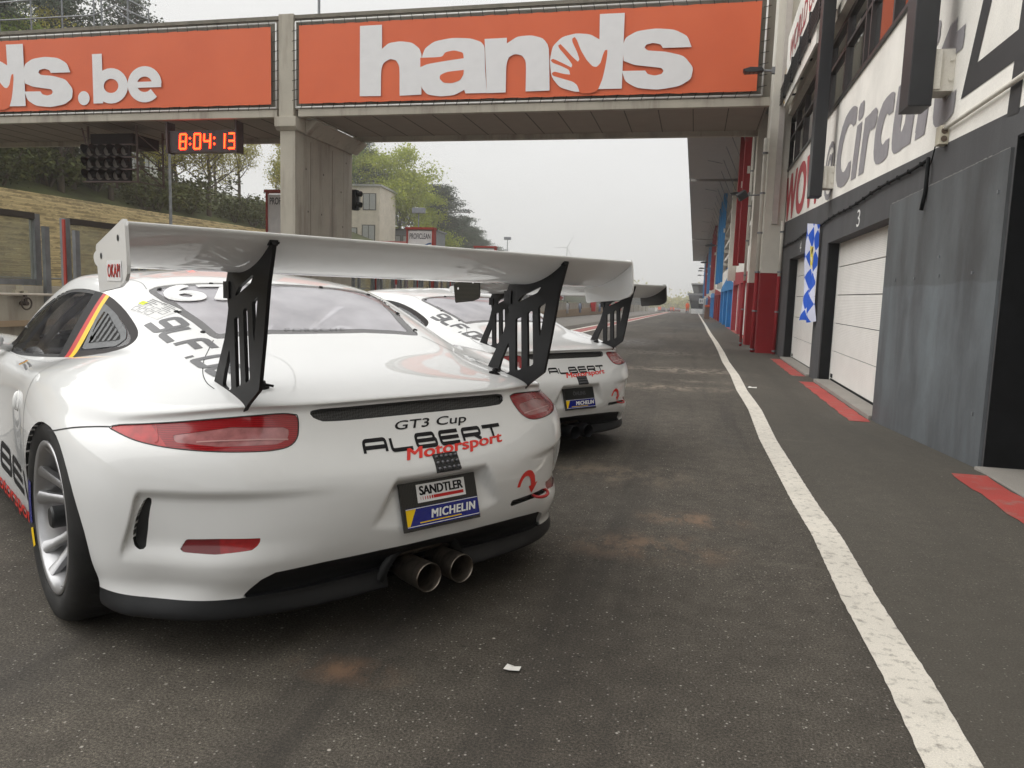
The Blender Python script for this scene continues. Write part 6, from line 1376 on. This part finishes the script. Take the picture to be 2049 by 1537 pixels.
def branchy(rng, h, spread, trunk_r, lv=3, up=.55, first=.28, n1=9, bend=.25):
    """recursive limbs -> list of (polyline, radii) and twig end points"""
    limbs = []; ends = []
    def grow(p, d, length, r, level):
        n = 5; P_ = [p]; q = np.array(p, float); dd = np.array(d, float)
        for i in range(n):
            dd = dd + rng.normal(size=3)*bend*.35; dd[2] += .04; dd /= np.linalg.norm(dd); q = q+dd*length/n; P_.append(q.copy())
        limbs.append((P_, [max(.012, r*(1-.75*i/n)) for i in range(n+1)], level))
        if level >= lv:
            ends.extend([P_[2], P_[3], P_[4], P_[5]]); return
        for k in range(4 if level == 1 else 4):
            t = rng.uniform(.3, 1.0); i = min(n-1, int(t*n)); b0 = P_[i]+(P_[i+1]-P_[i])*(t*n-i); a = rng.normal(size=3); a[2] = abs(a[2])*.4+.15; nd = dd*.55+a/np.linalg.norm(a)*.8; nd /= np.linalg.norm(nd)
            grow(b0, nd, length*rng.uniform(.45, .7), r*.45, level+1)
        ends.append(P_[-1])
    top = h*.85; tp = [np.array([0, 0, -1.0])]; q = np.array([0, 0, 0.]); 
    for i in range(8): tp.append(np.array([rng.normal()*.12*i*.3, rng.normal()*.12*i*.3, top*(i+1)/8]))
    limbs.append((tp, [trunk_r*(1-.09*i) for i in range(9)], 0))
    for k in range(n1):
        t = first+(1-first)*(k+rng.uniform(0, .8))/n1; z = top*min(t, .98); i = min(7, int(t*8)); p = np.array([tp[i+1][0], tp[i+1][1], z]); a = rng.uniform(0, 2*math.pi); d = np.array([math.cos(a), math.sin(a), up*rng.uniform(.5, 1.6)]); d /= np.linalg.norm(d)
        grow(p, d, spread*(1.05-.45*t)*rng.uniform(.75, 1.15), trunk_r*.42*(1.1-t*.6), 1)
    return limbs, ends
TREE = {}
def tree_proto(kind, seed):
    if (kind, seed) in TREE: return TREE[(kind, seed)]
    rng = np.random.default_rng(seed); tb = MB(); C = []
    if kind in ('lime', 'olive', 'bare', 'green'):
        h = 15.0; limbs, ends = branchy(rng, h, {'lime': 5.2, 'olive': 4.6, 'bare': 5.2, 'green': 4.6}[kind], .30, 3, {'lime': .8, 'olive': .7, 'bare': .55, 'green': .8}[kind], .2 if kind != 'bare' else .25, 12)
        for P_, R_, lv in limbs: tb.tube(P_, R_, 6 if lv < 2 else 4, cap=False)
        n = {'lime': 22, 'olive': 7, 'bare': 3, 'green': 14}[kind]; sd = {'lime': .68, 'olive': .5, 'bare': .4, 'green': .5}[kind]
        for e in ends:
            for _ in range(n): C.append(e+rng.normal(size=3)*sd*np.array([1, 1, .75]))
        V, F = leaves(C, {'lime': .25, 'olive': .22, 'bare': .16, 'green': .28}[kind], rng)
    elif kind == 'pine':
        h = 15.0; tb.tube([(0, 0, -1), (.05, .05, h*.3), (.1, -.1, h*.6), (.25, .0, h*.95)], [.30, .26, .18, .06], 8)
        for k in range(26):
            z = h*(.42+.56*(k/26)**.8); a = rng.uniform(0, 2*math.pi); l = (3.6*(1-(k/26)**1.6)+.7)*rng.uniform(.55, 1.15); p1 = np.array([math.cos(a)*l, math.sin(a)*l, z+l*rng.uniform(.0, .3)]); mid = p1*.5+np.array([0, 0, z*.5+.1*l]); mid[2] = z+.05*l
            tb.tube([(0.1, 0, z), tuple(mid), tuple(p1)], [.09, .06, .03], 4, cap=False)
            for j in range(9):
                c0 = p1*(.42+.62*j/9)+rng.normal(size=3)*np.array([.42, .42, .16]); c0[2] = mid[2]+(p1[2]-mid[2])*j/9+.15+rng.normal()*.14
                for _ in range(34): C.append(c0+rng.normal(size=3)*np.array([.40, .40, .15]))
        V, F = leaves(C, .17, rng)
    elif kind == 'shrub':
        h = 3.0
        for k in range(7): a = rng.uniform(0, 6.28); tb.tube([(0, 0, -.3), (math.cos(a)*.5, math.sin(a)*.5, 1.0), (math.cos(a)*1.0, math.sin(a)*1.0, 2.0)], [.06, .04, .015], 4, cap=False)
        for k in range(26):
            c0 = np.array([rng.normal()*.95, rng.normal()*.95, abs(rng.normal())*.9+.5])
            for _ in range(38): C.append(c0+rng.normal(size=3)*.32)
        V, F = leaves(C, .17, rng)
    cm = MB(); cm.add(V, F); me_c = cm.mesh('crown', False, fix=False); me_t = tb.mesh('trunk', True, fix=False); TREE[(kind, seed)] = (me_t, me_c); return TREE[(kind, seed)]
LEAF = {'lime': LF_LIME, 'olive': LF_OLIVE, 'bare': LF_OLIVE, 'green': LF_GREEN, 'pine': LF_PINE, 'shrub': LF_DARK}
TLAB = {'lime': 'bright lime green tree in fresh leaf on the hillside', 'olive': 'sparse olive tinted tree standing on the wooded bank above the terrace', 'bare': 'nearly bare spreading tree with a few young leaves above the terrace', 'green': 'mid green leafy tree on the wooded bank above the terrace', 'pine': 'dark pine with flat needle layers behind the terrace', 'shrub': 'dark evergreen shrub along the top edge of the terrace'}
TGRP = {'olive': 'olive trees above the terrace', 'bare': 'nearly bare trees above the terrace', 'green': 'green trees above the terrace', 'pine': 'pines behind the terrace', 'shrub': 'shrubs along the terrace top', 'lime': 'lime green trees on the hillside'}
NAMEK = {'shrub': 'shrub', 'pine': 'pine_tree'}
def plant(kind, seed, x, y, h, rz=None, label=None, leaf=None, sx=1.0, z=None):
    mt, mc = tree_proto(kind, seed); e = empty(NAMEK.get(kind, 'broadleaf_tree'), (x, y, float(hz(x, y)) if z is None else z), random.uniform(0, 6.28) if rz is None else rz, label or TLAB[kind], 'shrub' if kind == 'shrub' else 'tree', None if label else TGRP[kind])
    k = h/(15.0 if kind != 'shrub' else 3.0); e.scale = (k*sx, k*sx, k)
    link('trunk', mt, M_BARK if not mt.materials else None, e)
    c = link('crown', mc, LEAF[kind] if not mc.materials else None, e)
    return e
rg = random.Random(3)
# wooded bank behind the left half of the terrace
for i in range(26):
    y = 18+46*i/26+rg.uniform(-1, 1); x = TX-2-rg.uniform(0, 9); k = rg.choice(['green', 'green', 'olive', 'pine'] if y < 44 else ['olive', 'bare', 'olive', 'pine', 'bare'])
    plant(k, rg.choice([1, 2]), x, y, rg.uniform(8, 12.5) if k != 'pine' else rg.uniform(11, 15), sx=1.15)
for i in range(16):
    y = 26+40*i/16+rg.uniform(-1, 1); x = TX-15-rg.uniform(0, 14); k = rg.choice(['pine', 'pine', 'green', 'olive'] if y < 44 else ['pine', 'bare', 'olive'])
    plant(k, rg.choice([1, 2]), x, y, rg.uniform(9, 14), sx=1.1)
for i in range(10):
    y = 66+30*i/10; k = rg.choice(['olive', 'bare', 'pine', 'green']); plant(k, rg.choice([1, 2]), TX-3-rg.uniform(0, 10), y, rg.uniform(8, 12))
for i in range(34):
    y = 16+60*i/34+rg.uniform(-.8, .8); plant('shrub', rg.choice([1, 2]), TX-1.2-rg.uniform(0, 4.5), y, rg.uniform(1.6, 3.6), sx=1.35)
plant('pine', 1, -62, 47, 15, label='tall pine whose crown rises above the left end of the bridge'); plant('pine', 2, -58.5, 53, 13.5, label='second tall pine beside it above the left end of the bridge')
for i in range(30):
    y = 15+34*i/30+rg.uniform(-.6, .6); plant('shrub', rg.choice([1, 2]), TX-3-rg.uniform(0, 6), y, rg.uniform(3.0, 5.0), sx=1.3)
for i in range(14):
    y = 17+32*i/14+rg.uniform(-.8, .8); plant('green', rg.choice([1, 2]), TX-4-rg.uniform(0, 8), y, rg.uniform(6, 10), sx=1.35)
# right of the pier
plant('pine', 2, -50, 110, 13.5, label='tall dark pine right beside the concrete pier', sx=1.25)
plant('lime', 1, -44.5, 112, 17.5, label='largest lime green tree behind the pale house on the hillside', sx=1.02, z=3.2); plant('lime', 2, -42.5, 121, 13.5, label='lime green tree right of the largest one on the hillside', sx=1.0, z=2.5); plant('lime', 1, -51, 112, 16, label='lime green tree half hidden behind the dark pine', z=5)
for i in range(15):
    t = i/14; y = 122+60*t; x = -.357*y*(1-t)-.251*y*t+rg.uniform(-2.5, 2.5); plant('pine', rg.choice([1, 2]), x, y, 15.5-4.2*t+rg.uniform(-1, 1), label=None, sx=1.3, z=2.6-2.4*t)
for i in range(16): plant('shrub', rg.choice([1, 2]), -36-rg.uniform(0, 9), 100+80*i/16, rg.uniform(3, 4.5), sx=1.5, z=1.8-3.0*i/16)
# far belt of pale trees closing the view
rng = np.random.default_rng(5); C = []
for k in range(230):
    x = rng.uniform(-75, 40); y = rng.uniform(430, 470); hgt = rng.uniform(5, 9.5)+2.5*math.sin(x*.12)
    for _ in range(46): C.append((x+rng.normal()*2.6, y+rng.normal()*2, -5.2+abs(rng.normal()*.42+.4)*hgt))
V, F = leaves(C, 1.5, rng); b = MB(); b.add(V, F); me = b.mesh('far_woodland', False, fix=False); link('far_woodland', me, LF_OLIVE, None, 'pale hazy belt of trees closing the end of the circuit', 'woodland', kind='stuff')
# ------------------------------------------------------------------ houses on the hillside
def house(name, x, y, z, w, d, h, label, wallm, wins, rz=0.0, roof=None):
    e = empty(name, (x, y, z), rz, label, 'house'); b = MB(); b.bx(-w/2, w/2, -d/2, d/2, -3, h); b.build('wall', wallm, e)
    b = MB(); b.bx(-w/2-.25, w/2+.25, -d/2-.25, d/2+.25, h, h+.25); b.build('flat_roof', roof or M_ALU, e)
    for (x0, x1, z0, z1) in wins:
        b = MB(); b.bx(x0-.08, x1+.08, -d/2-.05, -d/2+.02, z0-.08, z1+.08); f = b.build('window', flat('dark_window_frame', (.05, .045, .04), .5), e)
        b = MB(); n = max(1, int((x1-x0)/.7)); 
        for k in range(n): b.bx(x0+(x1-x0)*k/n+.05, x0+(x1-x0)*(k+1)/n-.05, -d/2-.07, -d/2-.04, z0+.03, z1-.03)
        b.build('pane', flat('pale_curtain_pane', (.35, .36, .36), .25), f)
    return e
M_HOUSE = plaster('pale_house_render', (.62, .56, .47), .12, (.4, .36, .3))
house('pale_house', -47.6, 102, 6.6, 10, 8, 8.2, 'pale cubic house with dark framed windows just right of the pier', M_HOUSE, [(.4, 2.2, 5.1, 7.2), (2.7, 4.4, 5.1, 7.2), (2.6, 4.3, .4, 3.0), (-3.5, -1, 5.1, 7.2), (-.5, 1.8, .4, 2.6)], .12)
house('grey_house', -42.3, 112, 5.2, 8.5, 6, 4.6, 'low grey house with a row of windows right of the pale cubic house', plaster('grey_house_cladding', (.16, .17, .18), .2), [(-3.6, -1.2, 1.9, 3.8), (-.8, 1.6, 1.9, 3.8), (1.9, 3.6, 2.2, 3.8)], .1, M_ANTH)
house('white_house', -73, 83, 11, 17, 9, 7, 'large white house glimpsed through bare trees left of the pier', flat('white_house_render', (.62, .62, .60), .8), [(-5, -3, 3, 5.5), (-1, 1, 3, 5.5), (3, 6, 3, 5.5), (2, 4, .3, 2.2)], .6)
b = MB(); e = empty('red_barrier', (-40.5, 98, 6), label='red and white barrier and railings below the pale house', cat='barrier')
b.bx(-3.2, 2.8, -.05, .05, .7, 1.5); b.build('red_panel', flat('faded_red_panel', (.42, .09, .08), .7), e); b = MB()
for k in range(4): b.tube([(-6, -1, -.2+.35*k), (6.5, 1.5, -1.5+.35*k)], .04, 4)
for k in range(8): b.tube([(-6+1.75*k, -1+.35*k, -2-.2*k), (-6+1.75*k, -1+.35*k, 1-.18*k)], .04, 4)
b.build('railing', M_GALV, e); b = MB(); b.bx(-5, 5, .3, .5, -4, .6); b.build('retaining_wall', M_HOUSE, e)
def pole(name, x, y, z0, z1, head, label):
    e = empty(name, (x, y, z0), 0, label, 'lamp post'); b = MB(); b.tube([(0, 0, 0), (0, 0, z1-z0)], [.09, .055], 8); b.build('post', M_GALV, e)
    if head: b = MB(); b.bx(-.55, .55, -.2, .2, z1-z0-.1, z1-z0+.35); b.build('lamp_head', flat('lamp_head_grey', (.2, .21, .24), .5), e, bevel=.05)
pole('lamp_post', -24, 31.7, -.3, 7.6, True, 'grey lamp post between the start lights and the clock'); pole('lamp_post', -23, 62, -.5, 7.6, True, 'lamp post with a wide head in front of the lime trees'); pole('lamp_post', -29, 118, -1, 9.4, True, 'distant lamp post at the right end of the dark pines')
e = empty('wind_turbine', (-106, 640, -6), label='faint wind turbine in the mist above the far fence', cat='wind turbine'); b = MB(); b.tube([(0, 0, 0), (0, 0, 46)], [.9, .5], 8); b.build('tower', M_ALU, e); b = MB()
for a in (.5, 2.6, 4.7): b.tube([(0, -1, 46), (math.sin(a)*12, -1, 46+math.cos(a)*12)], [.45, .1], 6)
b.build('rotor', M_ALU, e)
b = MB(); b.tube([(-175, 520, 0), (-175, 520, 66)], [.9, .5], 6); b.build('radio_mast', M_ALU, label='faint thin radio mast rising out of the mist behind the trees', cat='mast')
# ------------------------------------------------------------------ far cars and marshals
def far_car(x, y, col, label):
    g = float(gz(x, y)); e = empty('parked_car', (x, y, g), 0.1, label, 'car', 'cars parked at the far end of the pit lane')
    b = MB(); b.prism([(-2.1, .25), (2.1, .25), (2.15, .75), (1.9, .88), (-1.9, .95), (-2.15, .7)], -.88, .88, 'X'); b.prism([(-1.4, .92), (1.1, .9), (.5, 1.38), (-.9, 1.4)], -.72, .72, 'X'); b.build('body', flat('far_car_paint_'+label.split()[0], col, .3, coat=.5), e, bevel=.06)
    b = MB(); b.prism([(-1.43, .98), (-1.44, .97), (-.93, 1.36), (-.91, 1.37)], -.62, .62, 'X'); b.build('rear_window', M_WGLASS, e)
    for sx in (-.8, .8):
        for sy in (-1.3, 1.3): b = MB(); b.lathe([(.0, -.11), (.3, -.11), (.32, 0), (.3, .11), (.0, .11)], 16, 'X', (sx, sy, .32)); b.build('wheel', M_BLACK, e, smooth=True)
        b = MB(); b.bx(sx*.8-.15, sx*.8+.15, -2.19, -2.12, .62, .76); b.build('tail_lamp', RP, e)
far_car(-9.6, 243, (.08, .09, .11), 'dark grey car, left of the three far off in the pit lane'); far_car(-7.3, 250, (.03, .03, .035), 'black car, middle of the three far off in the pit lane'); far_car(-5.2, 246, (.16, .09, .08), 'brownish car, right of the three far off in the pit lane')
def person(x, y, label, h=1.72, lean=0.0):
    g = float(gz(x, y)); e = empty('person', (x, y, g), random.uniform(-.5, .5), label, 'person', 'marshals in orange far down the pit lane')
    me = bpy.data.meshes.new('body'); J = [(0, 0, .95), (0, 0, 1.2), (0, .01, 1.42), (0, .02, 1.5), (0, .01, 1.60), (0, .01, 1.70), (.10, 0, .90), (.12, .03, .50), (.13, 0, .08), (-.10, 0, .90), (-.13, -.03, .50), (-.15, 0, .08), (.19, .01, 1.40), (.25, .03, 1.12), (.23, -.08, .86), (-.19, .01, 1.40), (-.26, .02, 1.12), (-.22, -.1, .88), (.13, -.13, .05), (-.15, -.13, .05)]
    E = [(0, 1), (1, 2), (2, 3), (3, 4), (4, 5), (0, 6), (6, 7), (7, 8), (0, 9), (9, 10), (10, 11), (2, 12), (12, 13), (13, 14), (2, 15), (15, 16), (16, 17), (8, 18), (11, 19)]
    Rr = [.15, .15, .15, .06, .10, .08, .10, .075, .05, .10, .075, .05, .07, .055, .04, .07, .055, .04, .045, .045]
    me.from_pydata(J, E, []); o = bpy.data.objects.new('body', me); COL.objects.link(o); sk = o.modifiers.new('skin', 'SKIN')
    for vtx, r in zip(me.skin_vertices[0].data, Rr): vtx.radius = (r, r)
    me.skin_vertices[0].data[0].use_root = True; o.modifiers.new('sub', 'SUBSURF').levels = 1
    dg = bpy.context.evaluated_depsgraph_get(); m2 = bpy.data.meshes.new_from_object(o.evaluated_get(dg)); bpy.data.objects.remove(o)
    m2.materials.clear(); m2.materials.append(flat('orange_overall', (.80, .12, .02), .7)); m2.materials.append(flat('skin_tone', (.45, .28, .2), .6)); m2.materials.append(flat('dark_trousers', (.03, .03, .04), .8))
    for p in m2.polygons: p.material_index = 1 if p.center.z > 1.5 else (0 if p.center.z > .45 else 2); p.use_smooth = True
    link('body', m2, None, e); e.scale = (h/1.72,)*3
person(-10.6, 240, 'person in an orange overall at the left of the far cars'); person(-10.0, 238, 'person in orange standing in front of the dark grey far car'); person(-6.9, 240, 'person in orange between the black and brownish far cars'); person(-6.2, 243, 'person in orange leaning towards the brownish far car'); person(-.95, 112, 'lone person in an orange overall left of the far white cabin')
b = MB(); b.bx(-11.9, -11.2, 244, 245.5, -3.2, -2.1); b.build('white_box', M_WHITE, label='white box left of the far marshals at the pit wall end', cat='box')
# ------------------------------------------------------------------ morning mist
m = bpy.data.materials.new('mist'); m.use_nodes = True; N = m.node_tree.nodes; L = m.node_tree.links; N.clear()
out = N.new('ShaderNodeOutputMaterial'); pv = N.new('ShaderNodeVolumePrincipled'); pv.inputs['Color'].default_value = (1, 1, 1, 1); pv.inputs['Density'].default_value = .0015; pv.inputs['Anisotropy'].default_value = .8; L.new(pv.outputs[0], out.inputs['Volume'])
b = MB(); b.bx(-330, 130, -82, 700, -9, 70); b.build('haze', m, kind='stuff')
